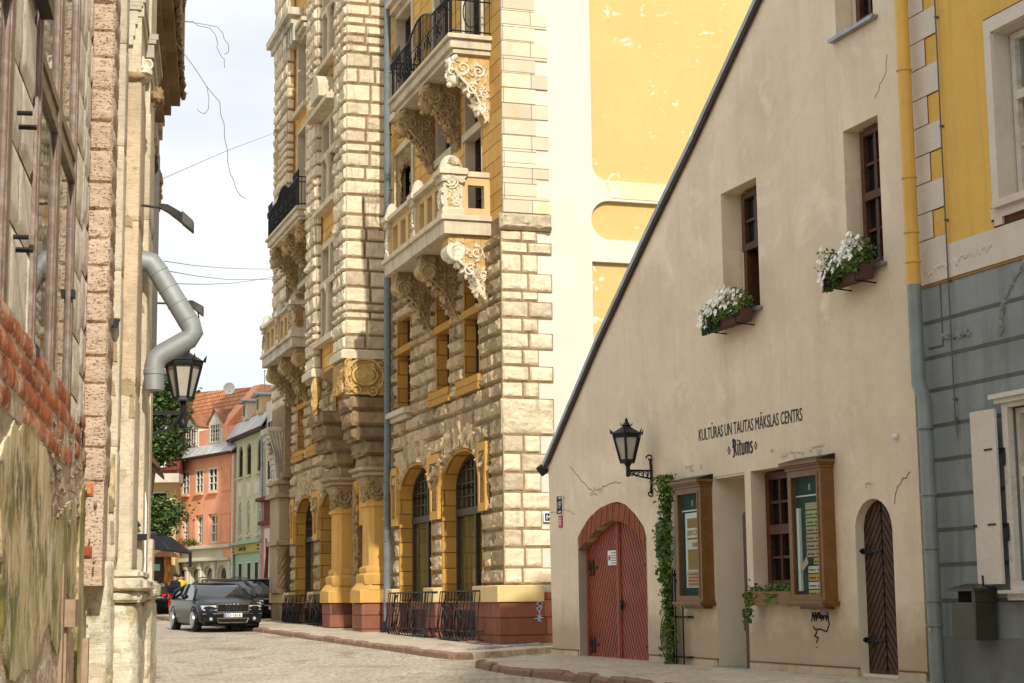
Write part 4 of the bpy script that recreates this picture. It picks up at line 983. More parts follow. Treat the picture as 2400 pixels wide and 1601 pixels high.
m = MB(); m.box(2.36, 2.45, -.163, -.13, .05, 2.34); m.build('gate_post', M['gate'], G)
m = MB(); m.box(2.5, 2.56, -.142, -.11, .9, 1.05); m.tube([(2.5, -.11, .98), (2.62, -.11, .98)], .014, 6); m.build('gate_handle', M['iron'], G, lf)
T = Thing('notice_plate', 'small white notice with a red mark on the left leaf of the red gate', 'sign', FG, (2.2, -.142, 1.75))
m = MB(); m.box(2.02, 2.38, -.163, -.130, 1.62, 1.86); m.build('plate', M['white_paint'], T)
M['red_paint'] = flat('red_enamel', (.45, .02, .02), .4); M['ink'] = flat('printed_ink', (.03, .03, .035), .7)
m = MB(); m.lathe((2.09, -.128, 1.74), [(.045, -.002), (.045, .002)], 12, 'o'); m.build('red_mark', M['red_paint'], T)
m = MB()
for i in range(5):
    for j in range(5): m.box(2.16+j*.042, 2.185+j*.042, -.130, -.1285, 1.645+i*.042, 1.662+i*.042)
m.build('printing', M['ink'], T)

# narrow entrance with rounded plaster reveal
m = MB(); n = 10
m.loft([[(6.24+.80*(1-math.cos(i/n*math.pi/2))+d, -.86*math.sin(i/n*math.pi/2)-0.001, z) for d, z in ((0, .02), (0, 2.785))]+[(6.245+.8*(1-math.cos(i/n*math.pi/2))-.03, -.86*math.sin(i/n*math.pi/2)-.03, z) for z in (2.785, .02)] for i in range(n+1)], False)
m.box(6.25, 7.17, -.85, -.01, 2.76, 2.787); m.build('entrance_reveal', M['gable_in'], G)
m = MB(); m.box(7.06, 7.165, -.12, -.012, .12, 2.20); m.box(6.99, 7.06, -.10, -.02, .62, .80); m.box(7.09, 7.172, -.11, -.008, 2.18, 2.24); m.box(7.135, 7.172, -.10, -.02, 2.24, 2.75); do = m.build('entrance_door', M['brown_wood'], G)
m = MB(); m.box(7.03, 7.075, -.06, .02, .80, .92); m.build('handle', M['iron'], G, do)
m = MB(); m.bbox(6.2, 7.2, -.8, .12, .0, .12, .02); m.build('entrance_step', M['kerb_grey'], G)
# windows
def brown_window(s0, s1, z0, z1, o, **k): return window(G, s0, s1, z0, z1, o, mat='brown_wood', **k)
brown_window(7.40, 8.93, 1.2, 2.76, -.27, cols=4, rows=4, fw=.10, bar=.035, gl='glass_dark', transom=1.98, tw=.13)
fo = window(G, 6.95, 7.78, 5.95, 6.80, -.27, cols=2, rows=2, fw=.10, bar=.04, mat='brown_wood', gl='glass_dark')
m = MB(); m.box(6.95, 7.05, -.32, -.22, 5.04, 5.95); m.box(7.70, 7.78, -.32, -.22, 5.04, 5.95); m.loft([[(7.05, o+.0, 5.1), (7.07, o, 5.1), (7.07, o, 5.9), (7.05, o, 5.9)] for o in (-.6, -.25)]); m.box(7.05, 7.32, -.62, -.55, 5.08, 5.9); m.build('open_casement', M['brown_wood'], G)
window(G, 10.26, 10.91, 5.10, 6.84, -.22, cols=2, rows=5, fw=.08, bar=.035, mat='brown_wood', gl='glass_dark', transom=5.98, tw=.1)
window(G, 10.30, 10.91, 8.20, 9.7, -.22, cols=2, rows=4, fw=.09, bar=.035, mat='brown_wood', gl='glass_dark')
m = MB(); m.box(6.72, 7.80, -.60, -.24, 4.98, 5.02); m.box(10.12, 10.93, -.6, -.22, 5.02, 5.06); m.box(6.722, 6.955, -.34, -.31, 5.03, 6.83); m.box(10.125, 10.27, -.34, -.25, 5.06, 6.87); m.box(10.06, 10.31, -.34, -.25, 8.2, 9.6); m.build('window_reveal', M['gable_in'], G)
m = MB()
for a, b, z in ((6.68, 7.86, 5.0), (10.06, 10.99, 5.03), (9.98, 11.02, 8.10)): m.box(a, b, -.25, .09, z-.03, z+.015); m.tube([(b, .09, z), (b+.0, .0, z+.0)], .022, 6)
m.build('window_sill', M['zinc'], G)
# lettering on the wall
tx = text('KULTŪRAS UN TAUTAS MĀKSLAS CENTRS', .245, M['ink'], G, 5.80, .004, 3.345, False, 1, .002, 'lettering')
w = max(v.co.x for v in tx.data.vertices)-min(v.co.x for v in tx.data.vertices); x0 = min(v.co.x for v in tx.data.vertices)
for v in tx.data.vertices: v.co.x = 5.80+(v.co.x-x0)*3.04/w
def blackletter(s, z, h):
    """Ritums in broken strokes"""
    m = MB(); u = h/10; x = [s]
    def q(x0, z0, x1, z1, w=.9):
        dx, dz = x1-x0, z1-z0; L = math.hypot(dx, dz); nx, nz = -dz/L*w*u/2, dx/L*w*u/2
        m.prism([(s+x0*u+nx, z+z0*u+nz), (s+x1*u+nx, z+z1*u+nz), (s+x1*u-nx, z+z1*u-nz), (s+x0*u-nx, z+z0*u-nz)], 'o', .003, .006)
    o = 0
    for a in ((0, 9, 1.2, 10.5), (1.2, 10.5, 2.2, 9.5), (2, 0, 2, 9.6), (.2, -.8, 2, .3), (2, 10, 4.2, 9), (4.2, 9, 4.2, 6.4), (4.2, 6.4, 2.2, 5.2), (3, 5.4, 5, .2), (.4, 5, 1.1, 9)): q(*a, 1.3)
    o = 6.6
    for a in ((o, 6.3, o+.8, 7), (o+.5, .6, o+.5, 6.8), (o+.4, .6, o+1.5, 0), (o+.4, 8.6, o+1.2, 9.6)): q(*a, 1.3)
    o = 9.3
    for a in ((o+.5, .6, o+.5, 9.2), (o-.6, 6.8, o+1.9, 6.8), (o+.4, .6, o+1.6, 0)): q(*a, 1.3)
    o = 12.2
    for a in ((o, 6.3, o+.8, 7), (o+.5, .6, o+.5, 6.8), (o+.5, .6, o+1.6, 0), (o+1.6, 0, o+2.8, .9), (o+2.9, 0, o+2.9, 7)): q(*a, 1.3)
    o = 16.8
    for a in ((o, 6.3, o+.8, 7), (o+.6, 0, o+.6, 6.8), (o+.9, 6.2, o+2, 7), (o+2.9, 0, o+2.9, 6.6), (o+3.1, 6.2, o+4.2, 7), (o+5.1, 0, o+5.1, 6.6), (o+2.2, 7, o+2.9, 6.2), (o+4.3, 7, o+5.1, 6.2)): q(*a, 1.3)
    o = 23.9
    for a in ((o+2.2, 6.2, o+1.2, 7), (o+1.2, 7, o, 5.8), (o, 5.8, o+.2, 4.4), (o+.1, 4.3, o+2.2, 3), (o+2.1, 3.2, o+2.2, 1.2), (o+2.2, 1.3, o+1, 0), (o+1, 0, o-.2, .9)): q(*a, 1.3)
    for c in (-5, 30.5):
        for t in range(4): a = t*math.pi/2; q(c+.7*math.cos(a), 4+1.0*math.sin(a), c+1.7*math.cos(a), 4+2.3*math.sin(a), 1.5)
    return m
blackletter(6.86, 3.04, .225).build('lettering', M['ink'], G)
T = Thing('graffiti', 'black scrawled graffiti tag below the right hand notice case', 'graffiti', FG, (9.1, .002, .75))
m = MB(); r2 = random.Random(3); 
for st in ([(0, 0), (.03, .13), (.07, .02), (.10, .14), (.12, .02), (.17, .12), (.13, .06), (.2, .05), (.2, .13), (.24, .02), (.27, .11), (.29, .03), (.34, .12), (.36, .02), (.41, .09)], [(.40, .12), (.43, -.03), (.36, -.12), (.2, -.09), (.08, -.1), (.03, -.06)], [(.12, -.12), (.06, -.18), (.14, -.2), (.1, -.26)], [(.02, .08), (.2, .09), (.4, .07)]):
    m.tube([(8.9+a, .003, .76+b) for a, b in st], .011, 4)
m.lathe((9.0, .002, .44), [(.012, 0), (.012, .003)], 6, 'o'); m.build('paint_strokes', M['ink'], T)
# small fixings
m = MB(); m.blob((11.05, .03, 2.93), (.035, .035, .04), 1, .2); m.build('plaster_knob', M['white_paint'], G)
m = MB(); m.tube([(10.42, 0, 2.42), (10.42, .06, 2.42), (10.43, .07, 2.37)], .012, 5); m.tube([(.46, 0, 2.83), (.46, .1, 2.83), (.46, .1, 2.8)], .012, 5); m.tube([(8.0, 0, 3.02), (8.0, .02, 3.02)], .02, 6); m.build('hook', M['trim'], G)

# small plank door
m = MB(); m.prism([(p[0]+.0, p[1]+.03) if p[1] < .2 else (p[0]-.005, p[1]-.01) for p in sd], 'o', -.17, -.12)
M['plank'] = flat('dark_door_planks', (.075, .036, .017), .55, 0, .4, 9, .4)
dr = m.build('plank_door', M['plank'], G); g = MB()
for i in range(-14, 26):
    for sd_, (a, b) in ((1, (10.04, 10.43)), (-1, (10.45, 10.84))):
        c = i*.125; pts = []
        for j in range(13):
            s = a+(b-a)*j/12; z = c+(s-a if sd_ == 1 else b-s)*1.25
            top = 1.9+.34*math.sqrt(max(0, 1-((s-10.44)/.43)**2))
            if .17 < z < top-.02: pts.append((s, -.119, z))
        if len(pts) > 1: g.tube([pts[0], pts[-1]], .006, 4)
g.tube([(10.44, -.118, .16), (10.44, -.118, 2.2)], .008, 4); g.build('board_joints', M['black'], G, dr)
h = MB()
for z in (.55, 1.62):
    h.loft([[(10.0, o, z-.03), (10.40, o, z-.012), (10.46, o, z), (10.40, o, z+.012), (10.0, o, z+.03)] for o in (-.119, -.095)]); h.lathe((10.0, -.09, z), [(.04, -.03), (.05, 0), (.03, .05)], 8, 'o'); h.tube([(10.16, -.10, z-.08), (10.2, -.098, z), (10.16, -.10, z+.08)], .012, 5)
h.box(10.66, 10.80, -.119, -.10, 1.12, 1.32); h.tube([(10.76, -.10, 1.22), (10.82, -.05, 1.22), (10.78, -.05, 1.21)], .013, 5); h.build('door_ironwork', M['iron'], G, dr)
m = MB(); m.box(10.022, 10.858, -.5, -.02, .02, .15); m.box(10.022, 10.03, -.14, -.005, .14, 1.95); m.build('door_threshold', M['gable_in'], G)

# ---------------------------------------------------------------- things fixed to the gabled house
def glazed_case(s0, s1, z0, z1, name_label, right):
    T = Thing('notice_case', name_label, 'display case', FG, (s0, 0, z0), 'glazed notice cases on the beige wall')
    od = .155; m = MB(); fw = .085
    m.box(s0, s1, .004, .03, z0+.02, z1); m.box(s0, s0+.03, .03, od, z0, z1); m.box(s1-.03, s1, .03, od, z0, z1); m.box(s0+.03, s1-.03, .03, od, z0, z0+.03); m.box(s0+.03, s1-.03, .03, od, z1-.03, z1)
    m.box(s0, s0+fw, od, od+.035, z0, z1); m.box(s1-fw, s1, od, od+.035, z0, z1); m.box(s0+fw, s1-fw, od, od+.035, z0, z0+fw); m.box(s0+fw, s1-fw, od, od+.035, z1-fw, z1)
    m.box(s1-fw-.02, s1-fw+.01, od+.035, od+.045, z0+.05, z1-.05)
    cb = m.build('case_body', M['case_wood'], T)
    c = MB()
    for d, a, b in ((.02, z1, z1+.04), (.05, z1+.04, z1+.065), (.08, z1+.065, z1+.105)): c.box(s0-d, s1+d*.6, .0, od+.035+d, a, b)
    c.build('cornice', M['case_wood'], T); c = MB(); c.loft([[(s0-.09, 0, z1+.18), (s0-.09, od+.12, z1+.107), (s0-.09, 0, z1+.107)], [(s1+.05, 0, z1+.18), (s1+.05, od+.12, z1+.107), (s1+.05, 0, z1+.107)]]); c.build('cover', M['iron'], T)
    c = MB()
    for d, a, b in ((.06, z0-.035, z0), (.04, z0-.065, z0-.035), (-.12, z0-.10, z0-.065)): c.box(s0-d, s1+d*.7, .0, od+.035+max(d, -.05), a, b)
    c.build('base_moulding', M['case_wood'], T)
    return T, od
M['green_cloth'] = flat('dark_green_backing', (.006, .05, .028), .8, 0, .15, 10)
M['paper'] = flat('white_paper', (.66, .64, .58), .8, 0, .05); M['ochre_card'] = flat('ochre_card', (.33, .20, .055), .8, 0, .1)
M['paper_green'] = flat('pale_green_paper', (.42, .46, .22), .8, 0, .05); M['paper_pink'] = flat('beige_paper', (.46, .36, .24), .8, 0, .05)
M['paper_orange'] = flat('orange_paper', (.55, .33, .06), .8, 0, .05); M['paper_yellow'] = flat('yellow_paper', (.52, .45, .16), .8, 0, .08); M['red_ink'] = flat('red_ink', (.38, .03, .02), .8)
gl = bpy.data.materials.new('clear_case_glass'); gl.use_nodes = True; gn = gl.node_tree
gn.nodes.remove(gn.nodes['Principled BSDF']); _t = gn.nodes.new('ShaderNodeBsdfTransparent'); _g = gn.nodes.new('ShaderNodeBsdfGlossy'); _m = gn.nodes.new('ShaderNodeMixShader'); _f = gn.nodes.new('ShaderNodeFresnel')
_g.inputs['Roughness'].default_value = .03; _t.inputs[0].default_value = (.93, .95, .93, 1)
_m.inputs[0].default_value = .008; gn.nodes.remove(_f); gn.links.new(_t.outputs[0], _m.inputs[1]); gn.links.new(_g.outputs[0], _m.inputs[2]); gn.links.new(_m.outputs[0], gn.nodes['Material Output'].inputs[0]); M['clear'] = gl
def sheet(T, s0, s1, z0, z1, o, mat, name='notice', lines=0, ink='ink', cols=1, ang=0):
    o += .05
    m = MB(); m.box(s0, s1, o, o+.004, z0, z1); ob = m.build(name, M[mat], T)
    if lines:
        m = MB(); r3 = random.Random(int(s0*100+z0*77)); h = (z1-z0)/(lines+.6)
        for i in range(lines):
            for c in range(cols):
                a = s0+(s1-s0)*(c+.1)/cols; b = s0+(s1-s0)*(c+.9)/cols; x = a
                while x < b:
                    w = r3.uniform(.012, .035); m.box(x, min(b, x+w), o+.0045, o+.006, z0+h*(i+.45), z0+h*(i+.45)+h*.45); x += w+.012
        m.build('printing', M[ink], T, ob)
    return ob
T, od = glazed_case(5.32, 6.17, 1.02, 2.66, 'brown glazed notice case beside the climbing plant, with two white red-lettered slips', False)
sheet(T, 5.41, 6.08, 1.1, 2.58, .05, 'green_cloth', 'backing'); sheet(T, 5.50, 6.07, 1.22, 2.30, .06, 'white_paint', 'board'); sheet(T, 5.58, 6.06, 1.48, 2.22, .068, 'ochre_card', 'card'); sheet(T, 5.56, 6.07, 1.24, 1.46, .075, 'paper_pink', 'notice', 4, 'red_ink')
a = sheet(T, 5.58, 6.06, 1.94, 2.08, .08, 'paper'); b = sheet(T, 5.58, 6.06, 1.77, 1.91, .08, 'paper'); m = MB(); m.box(5.41, 6.08, .102, .12, 2.325, 2.345); m.build('shelf', M['white_paint'], T)
text('EKSPOZĪCIJ', .105, M['red_ink'], T, 5.61, .136, 1.975, False, .72, .001, 'printing', parent=a); text('MAIŅA', .105, M['red_ink'], T, 5.76, .136, 1.80, False, .72, .001, 'printing', parent=b)
text('R', .12, M['white_paint'], T, 5.72, .108, 2.40, False, .6, .001, 'emblem')
m = MB(); m.box(5.40, 6.09, .168, .172, 1.1, 2.58); m.build('glass', M['clear'], T)
T, od = glazed_case(8.72, 9.57, 1.02, 2.68, 'brown glazed notice case full of coloured paper slips, right of the small window', True)
sheet(T, 8.80, 9.49, 1.1, 2.6, .05, 'green_cloth', 'backing')
z = 2.26
for i, c in enumerate(['paper_pink', 'paper_green', 'paper_green', 'paper_pink', 'paper_pink', 'paper_pink', 'paper_pink']): sheet(T, 9.03, 9.47, z-.085, z, .06, c, 'notice', 1 if i else 0, 'ink', 2); z -= .10
sheet(T, 9.2, 9.46, z-.08, z, .06, 'paper_orange', 'notice', 1); z -= .1
for c in ('paper', 'paper_orange', 'paper'): sheet(T, 9.05, 9.47, z-.085, z, .06, c, 'notice', 1, 'ink', 2); z -= .1
sheet(T, 9.05, 9.47, z-.27, z, .06, 'paper_yellow', 'notice', 5, 'ink', 2)
M['paper_mauve'] = flat('mauve_flower_paper', (.35, .16, .25), .8, 0, .6, 25); sheet(T, 9.34, 9.48, z-.31, z-.13, .07, 'paper_mauve', 'picture')
m = MB(); m.loft([[(8.92, o, 1.46), (8.95, o, 1.38), (9.12, o, 1.50), (9.08, o, 1.58)] for o in (.145, .149)]); m.build('tag', M['paper_pink'], T)
m = MB(); m.box(8.84, 8.9, .1, .14, 1.15, 2.2); m.box(8.8, 9.49, .102, .12, 2.345, 2.362); m.build('shelf', M['white_paint'], T)
text('R', .12, M['white_paint'], T, 9.12, .108, 2.42, False, .6, .001, 'emblem')
m = MB(); m.box(8.79, 9.50, .168, .172, 1.1, 2.6); m.build('glass', M['clear'], T)

# planter under the small window, foliage helper
def leafcloud(m, pts, size, seed, flat_=0.5, droop=0):
    r4 = random.Random(seed)
    for p in pts:
        a, b = r4.uniform(0, 6.28), r4.uniform(-1, 1); s = size*r4.uniform(.6, 1.25)
        d = Vector((math.cos(a), math.sin(a)*flat_, b*.7-droop)).normalized(); q = d.cross(Vector((r4.uniform(-1, 1), r4.uniform(-1, 1), r4.uniform(-1, 1)))).normalized(); n_ = d.cross(q)*.15*s
        p = Vector(p); m.add([p-d*s*.5, p+q*s*.33+n_, p+d*s*.6, p-q*s*.33+n_], [(0, 1, 2), (0, 2, 3)])
def leafmat(name, c, c2, c3):
    t = NT(name); n = t.noise(9, 3, .6); col = t.mix(t.ramp(n, [(.38, 0.), (.62, 1.)]), c, c2); col = t.mix(t.ramp(t.noise(2.2, 3, .5), [(.55, 0.), (.7, .8)]), col, c3)
    t.b.inputs['Subsurface Weight'].default_value = .0; return t.done(col, .55, None, 0, .35)
M['leaf'] = leafmat('green_leaves', (.045, .095, .015), (.13, .22, .035), (.22, .28, .05))
M['leaf_dark'] = leafmat('dark_leaves', (.018, .035, .010), (.05, .085, .02), (.09, .07, .03))
M['petal'] = flat('white_petals', (.95, .95, .88), .7, 0, .06, 8); M['petal_red'] = flat('red_petals', (.55, .05, .02), .7)
M['petal_blue'] = flat('blue_petals', (.03, .02, .10), .7); M['terracotta'] = flat('brown_planter', (.10, .05, .035), .7)
T = Thing('window_planter', 'brown wooden planter with trailing green plant under the small window between the notice cases', 'planter', FG, (7.45, 0, .96))
m = MB(); m.box(7.40, 8.66, .01, .16, .97, 1.15); m.build('box', M['case_wood'], T); r2 = random.Random(5)
m = MB(); P = [(7.45+r2.random()*1.2, .09+r2.uniform(-.05, .08), 1.15+abs(r2.gauss(0, .045))) for _ in range(260)]+[(7.52+r2.gauss(0, .07), .18, 1.15-r2.random()*.42) for _ in range(190)]+[(8.1+r2.gauss(0, .09), .17, 1.12-r2.random()*.12) for _ in range(60)]
leafcloud(m, P, .055, 3); m.build('foliage', M['leaf'], T)

def flower_box(s0, s1, z, label, seed):
    T = Thing('flower_box', label, 'flower box', FG, ((s0+s1)/2, .05, z), 'flower boxes under the upper windows'); r5 = random.Random(seed)
    m = MB(); m.loft([[(s0+d, .06+d, z-.17*(k)), (s1-d, .06+d, z-.17*k), (s1-d, .27-d, z-.17*k), (s0+d, .27-d, z-.17*k)] for k, d in ((0, 0), (1, .02))]); m.build('trough', M['terracotta'], T)
    m = MB()
    for x in (s0+.15, s1-.1): m.tube([(x, .0, z-.02), (x, .29, z-.02), (x, .29, z-.19), (x, .0, z-.21)], .01, 4)
    m.build('bracket', M['iron'], T)
    L = s1-s0; P = [];
    for _ in range(2100):
        u = r5.random(); c = .11*math.sin(u*7+seed)+.1; P.append((s0+u*L*1.04-.05, .18+r5.gauss(0, .07), z+.0+min(1.0, abs(r5.gauss(0, .45)))*(.13+c)))
    P += [(s0+r5.random()*L*.45-.04, .26+r5.random()*.05, z-r5.random()*.22) for _ in range(420)]+[(s0+r5.random()*L, .28+r5.random()*.05, z+.03-r5.random()*.12*abs(math.sin(seed+r5.random()*9))) for _ in range(520)]
    m = MB(); leafcloud(m, P, .052, seed); m.build('foliage', M['leaf'], T)
    m = MB(); leafcloud(m, [(s0+.02+r5.random()*L*.38, .3+r5.random()*.03, z-.02-r5.random()*.2) for _ in range(330)], .035, seed+1); m.build('trailing_plant', M['leaf_dark'], T)
    m = MB(); q = MB()
    for _ in range(190):
        u = r5.random(); c = .11*math.sin(u*7+seed)+.1; x, o, zz = s0+u**1.25*L*1.02-.05, .27+r5.uniform(-.06, .09), z-.02+r5.uniform(.05, 1.3)*(.12+c)
        if u < .3: zz -= r5.random()*.16
        fr_ = r5.uniform(.034, .05); n_ = Vector((r5.uniform(-.5, .5), 1, r5.uniform(-.1, .7))).normalized(); a_ = n_.orthogonal().normalized(); b_ = n_.cross(a_); ctr = Vector((x, o, zz))
        vs = [ctr-n_*.012]
        for k in range(10): rr_ = fr_*(1 if k % 2 == 0 else .66); vs.append(ctr+(a_*math.cos(k*math.pi/5)+b_*math.sin(k*math.pi/5))*rr_+n_*.004)
        m.add(vs, [(0, 1+k, 1+(k+1) % 10) for k in range(10)])
    m.build('flower', M['petal'], T, recalc=False)
    for _ in range(60): q.blob((s0+.05+r5.random()*L*.3, .3, z-.03-r5.random()*.12), (.012, .012, .012), 1, 0, 2, 4)
    q.build('blue_flower', M['petal_blue'], T)
flower_box(6.62, 7.72, 5.0, 'flower box of white petunias at the half open lower left upstairs window', 3)
flower_box(10.02, 10.84, 5.04, 'flower box of white petunias under the closed right upstairs window by the downpipe', 8)

# climbing plant on its iron trellis
T = Thing('climbing_plant', 'green climbing plant on an iron trellis between the red gate and the left notice case', 'plant', FG, (4.9, .1, .05))
m = MB(); m.tube([(4.86, .1, .05), (4.9, .12, .8), (4.82, .12, 1.6), (4.95, .1, 2.3), (4.9, .1, 2.8)], .022, 6, .01); m.tube([(4.92, .1, .05), (4.98, .12, .9), (4.95, .12, 1.9), (5.0, .1, 2.5)], .015, 6, .008)
for i in range(6): m.tube([(4.72+.05*i, .1, .08), (4.76+.05*i+.03*math.sin(i), .13, .7), (4.7+.06*i, .1, 1.45)], .007, 4)
m.build('stem', M['dark_wood'], T); r2 = random.Random(11); P = []
for _ in range(2300):
    z = .08+2.82*r2.random()**.80; w = .06+.11*abs(math.sin(z*2.3+.6))+(.10 if z > 2.45 else 0)
    if z < 1.3 and r2.random() < .58: continue
    P.append((4.93+.05*math.sin(z*3)+r2.gauss(0, w*.62), .13+abs(r2.gauss(0, .06)), z))
m = MB(); leafcloud(m, P, .075, 5, .6, .35); m.build('foliage', M['leaf'], T)
T = Thing('trellis', 'black iron plant trellis fixed to the beige wall with scrolled foot', 'trellis', FG, (5.0, .05, .05)); m = MB()
for s in (4.72, 4.8, 4.94, 5.02, 5.27): m.tube([(s, .08, .1), (s, .08, 1.5)], .012, 5)
for z in (.12+.1, .80, 1.42): m.tube([(4.68, .08, z), (5.45, .08, z-.005)], .013, 5)
for z in (.22, .80): m.box(5.2, 5.46, .0, .09, z-.012, z+.012)
for r in (.10, .15, .20, .25): m.tube([(4.75-r*math.sin(a), .09, .52+r*1.35*math.cos(a)) for a in [i*math.pi/10 for i in range(11)]], .009, 4)
m.build('bars', M['iron'], T)
T = Thing('wall_plaque', 'small dark wooden plaque half hidden behind the climbing plant', 'plaque', FG, (4.4, .0, 1.9)); m = MB(); m.bbox(4.26, 4.72, .0, .03, 1.68, 2.22, .01); m.build('board', M['dark_wood'], T)

# lantern
def lantern(T, s, o, z, R, Hh, n=6, ch=.6):
    """tapered glass body hanging point-up: z is the bottom of the glass"""
    m = MB(); f = MB(); g = MB(); ph = math.pi/n
    def ring(r, zz): return [(s+r*math.cos(2*math.pi*i/n+ph), o+r*math.sin(2*math.pi*i/n+ph), zz) for i in range(n)]
    g.loft([ring(R*.48, z+.01), ring(R*.93, z+Hh)]); lo = g.build('lamp_glass', M['lamp_glass'], T)
    for i in range(n):
        a, b = ring(R*.50, z)[i], ring(R*.97, z+Hh)[i]; f.tube([a, b], .02, 4, smooth=False)
    f.loft([ring(R*.56, z-.03), ring(R*.56, z+.015), ring(R*.5, z+.03)]); f.loft([ring(R*1.02, z+Hh-.02), ring(R*1.10, z+Hh+.03), ring(R*1.08, z+Hh+.05)])
    f.build('lamp_frame', M['iron'], T)
    c = MB(); c.loft([ring(R*a_, z+Hh+.04+ch*b_) for a_, b_ in ((1.16, .01), (.8, .09), (.42, .17), (.30, .20), (.34, .23), (.22, .26), (.10, .33), (.14, .35), (.03, .43))])
    for p in ring(R*1.13, z+Hh+.04): c.tube([p, (p[0]+(p[0]-s)*.12, p[1]+(p[1]-o)*.12, p[2]+.08)], .022, 4, .004)
    for i in range(n): a = 2*math.pi*i/n; c.tube([(s+R*.33*math.cos(a), o+R*.33*math.sin(a), z+Hh+.04+ch*.22), (s+R*.42*math.cos(a), o+R*.42*math.sin(a), z+Hh+.04+ch*.30)], .012, 4, .003)
    c.build('lamp_roof', M['iron'], T)
    return lo
def scroll_bracket(T, s, o0, o1, z, drop, plate=True):
    m = MB(); m.tube([(s, o0, z), (s, o1, z)], .018, 6); m.tube([(s, o0, z-drop), (s, (o0+o1)*.5, z-drop*.72), (s, o1, z-.03)], .013, 5)
    k = 5
    for i in range(k):
        c = o0+(o1-o0)*(i+.6)/(k+.4); r = drop*.42*(1-.5*i/k); m.tube([(s, u, zz) for _, u, zz in spiral((c, z-r-.01), r, 1.4, 's', 0, 1, 1.57)], .010, 4, .006)
    if plate:
        m.tube([(s, .015, z+.19), (s, .03, z+.14), (s, .02, z+.04), (s, .02, z-.22), (s, .03, z-.30), (s, .015, z-.36)], .02, 6); m.tube([(s, u+.02, zz) for _, u, zz in spiral((.02, z+.19), .05, 1, 's', 0, 1, 0)], .012, 4); m.tube([(s, u+.02, zz) for _, u, zz in spiral((.02, z-.35), .05, 1, 's', 0, 1, 2)], .012, 4)
    m.tube([(s, o1, z-.07), (s, o1, z+.02), (s, o1, z+.10)], .035, 8); m.lathe((s, o1, z-.10), [(.02, 0), (.04, .03), (.03, .07)], 8); m.lathe((s, o1, z+.05), [(.03, 0), (.06, .05), (.06, .10), (.09, .16)], 8)
    return m
T = Thing('wall_lantern', 'black six sided wall lantern on a scrolled bracket above the red gate', 'lantern', FG, (4.15, 0, 3.05))
scroll_bracket(T, 4.14, .0, .41, 3.03, .13).build('wall_bracket', M['iron'], T, gap=1); lantern(T, 4.14, .42, 3.17, .225, .38)
m = MB(); m.lathe((4.14, .42, 3.19), [(.03, 0), (.045, .06), (.05, .14), (.03, .19), (.0, .2)], 10); m.build('bulb', M['white_paint'], T)

T = Thing('house_number_sign', 'black enamel house number plate 19 on the beige wall left of the red gate', 'sign', FG, (.27, 0, 2.7))
m = MB(); m.bbox(.12, .41, .0, .02, 2.54, 2.88, .01); m.build('plate', M['white_paint'], T); m = MB(); m.box(.135, .395, .019, .023, 2.553, 2.867); m.build('plate_face', M['ink'], T)
text('19', .17, M['white_paint'], T, .155, .025, 2.655, False, 1.0, .001); text('a', .09, M['white_paint'], T, .345, .025, 2.74, False, .9, .001); m = MB(); m.box(.2, .34, .0235, .025, 2.58, 2.60); m.box(.2, .34, .0235, .025, 2.83, 2.842); m.build('small_print', M['white_paint'], T)
T = Thing('fire_point_sign', 'small red plate below the black house number', 'sign', FG, (.27, 0, 2.42)); m = MB(); m.bbox(.18, .36, .0, .015, 2.315, 2.525, .01); m.build('plate', M['red_paint'], T)
m = MB(); 
for i in range(4):
    for j in range(2): m.box(.22+j*.05, .25+j*.05, .0155, .0175, 2.36+i*.035, 2.38+i*.035)
m.build('small_print', M['white_paint'], T)
# ---------------------------------------------------------------- yellow and blue grey house at the right edge
H2 = Thing('painted_house', 'house painted ochre yellow above and blue grey below, at the right edge', 'house', FG, (11.5, -.06, 0)); oR = -.06
m = MB(); m.wall(rect(11.47, 24, 4.62, 12), [rect(13.21, 14.75, 5.32, 7.2)], -.7, oR); m.build('upper_wall', M['ochre'], H2)
m = MB(); m.wall(rect(11.47, 24, 0.62, 4.618), [rect(13.18, 14.6, 1.22, 3.12)], -.7, oR); m.build('lower_wall', M['bluegrey'], H2)
m = MB(); m.box(11.47, 24, -.7, oR, 0, .618); m.build('wall_base', M['bluegrey2'], H2)
m = MB(); m.box(11.5, 24, -9, -.72, 0, 11.9); m.build('house_body', M['ochre'], H2)
q = MB(); d = MB()
for i, (z0, z1) in enumerate([(8.86, 9.2), (8.53, 8.86), (8.2, 8.53), (7.87, 8.2), (7.53, 7.87), (7.2, 7.53), (6.84, 7.2), (6.5, 6.84), (6.16, 6.5), (5.82, 6.16), (5.47, 5.82), (5.15, 5.47), (4.93, 5.15)]):
    w = 12.16 if i % 2 == 0 else 11.92
    q.box(11.48, w-.012, oR+.004, oR+.008, z0+.012, z1-.0); d.box(11.48, w, oR, oR+.004, z0-.003, z1+.003 if i % 2 == 0 else z1-.003)
q.build('painted_quoin', M['offwhite'], H2); d.build('quoin_outline', M['line_brown'], H2)
m = MB(); m.box(11.48, 24, oR, oR+.02, 4.635, 5.02); m.build('band', M['offwhite'], H2)
m = MB(); m.box(11.48, 24, oR, oR+.012, 4.60, 4.632); m.build('band_line', flat('band_line_ochre', (.30, .17, .05), .9), H2)
m = MB()
for z in (4.19, 3.78, 3.40, 2.99, 2.60, 2.20, 1.81, 1.42, 1.02):
    for a, b in ((11.48, 13.0), (14.8, 24)) if 1.1 < z < 3.2 else ((11.48, 24),): m.box(a, b, oR, oR+.004, z-.022, z+.022)
m.build('painted_joint', M['line_grey'], H2)
m = MB(); d = MB()
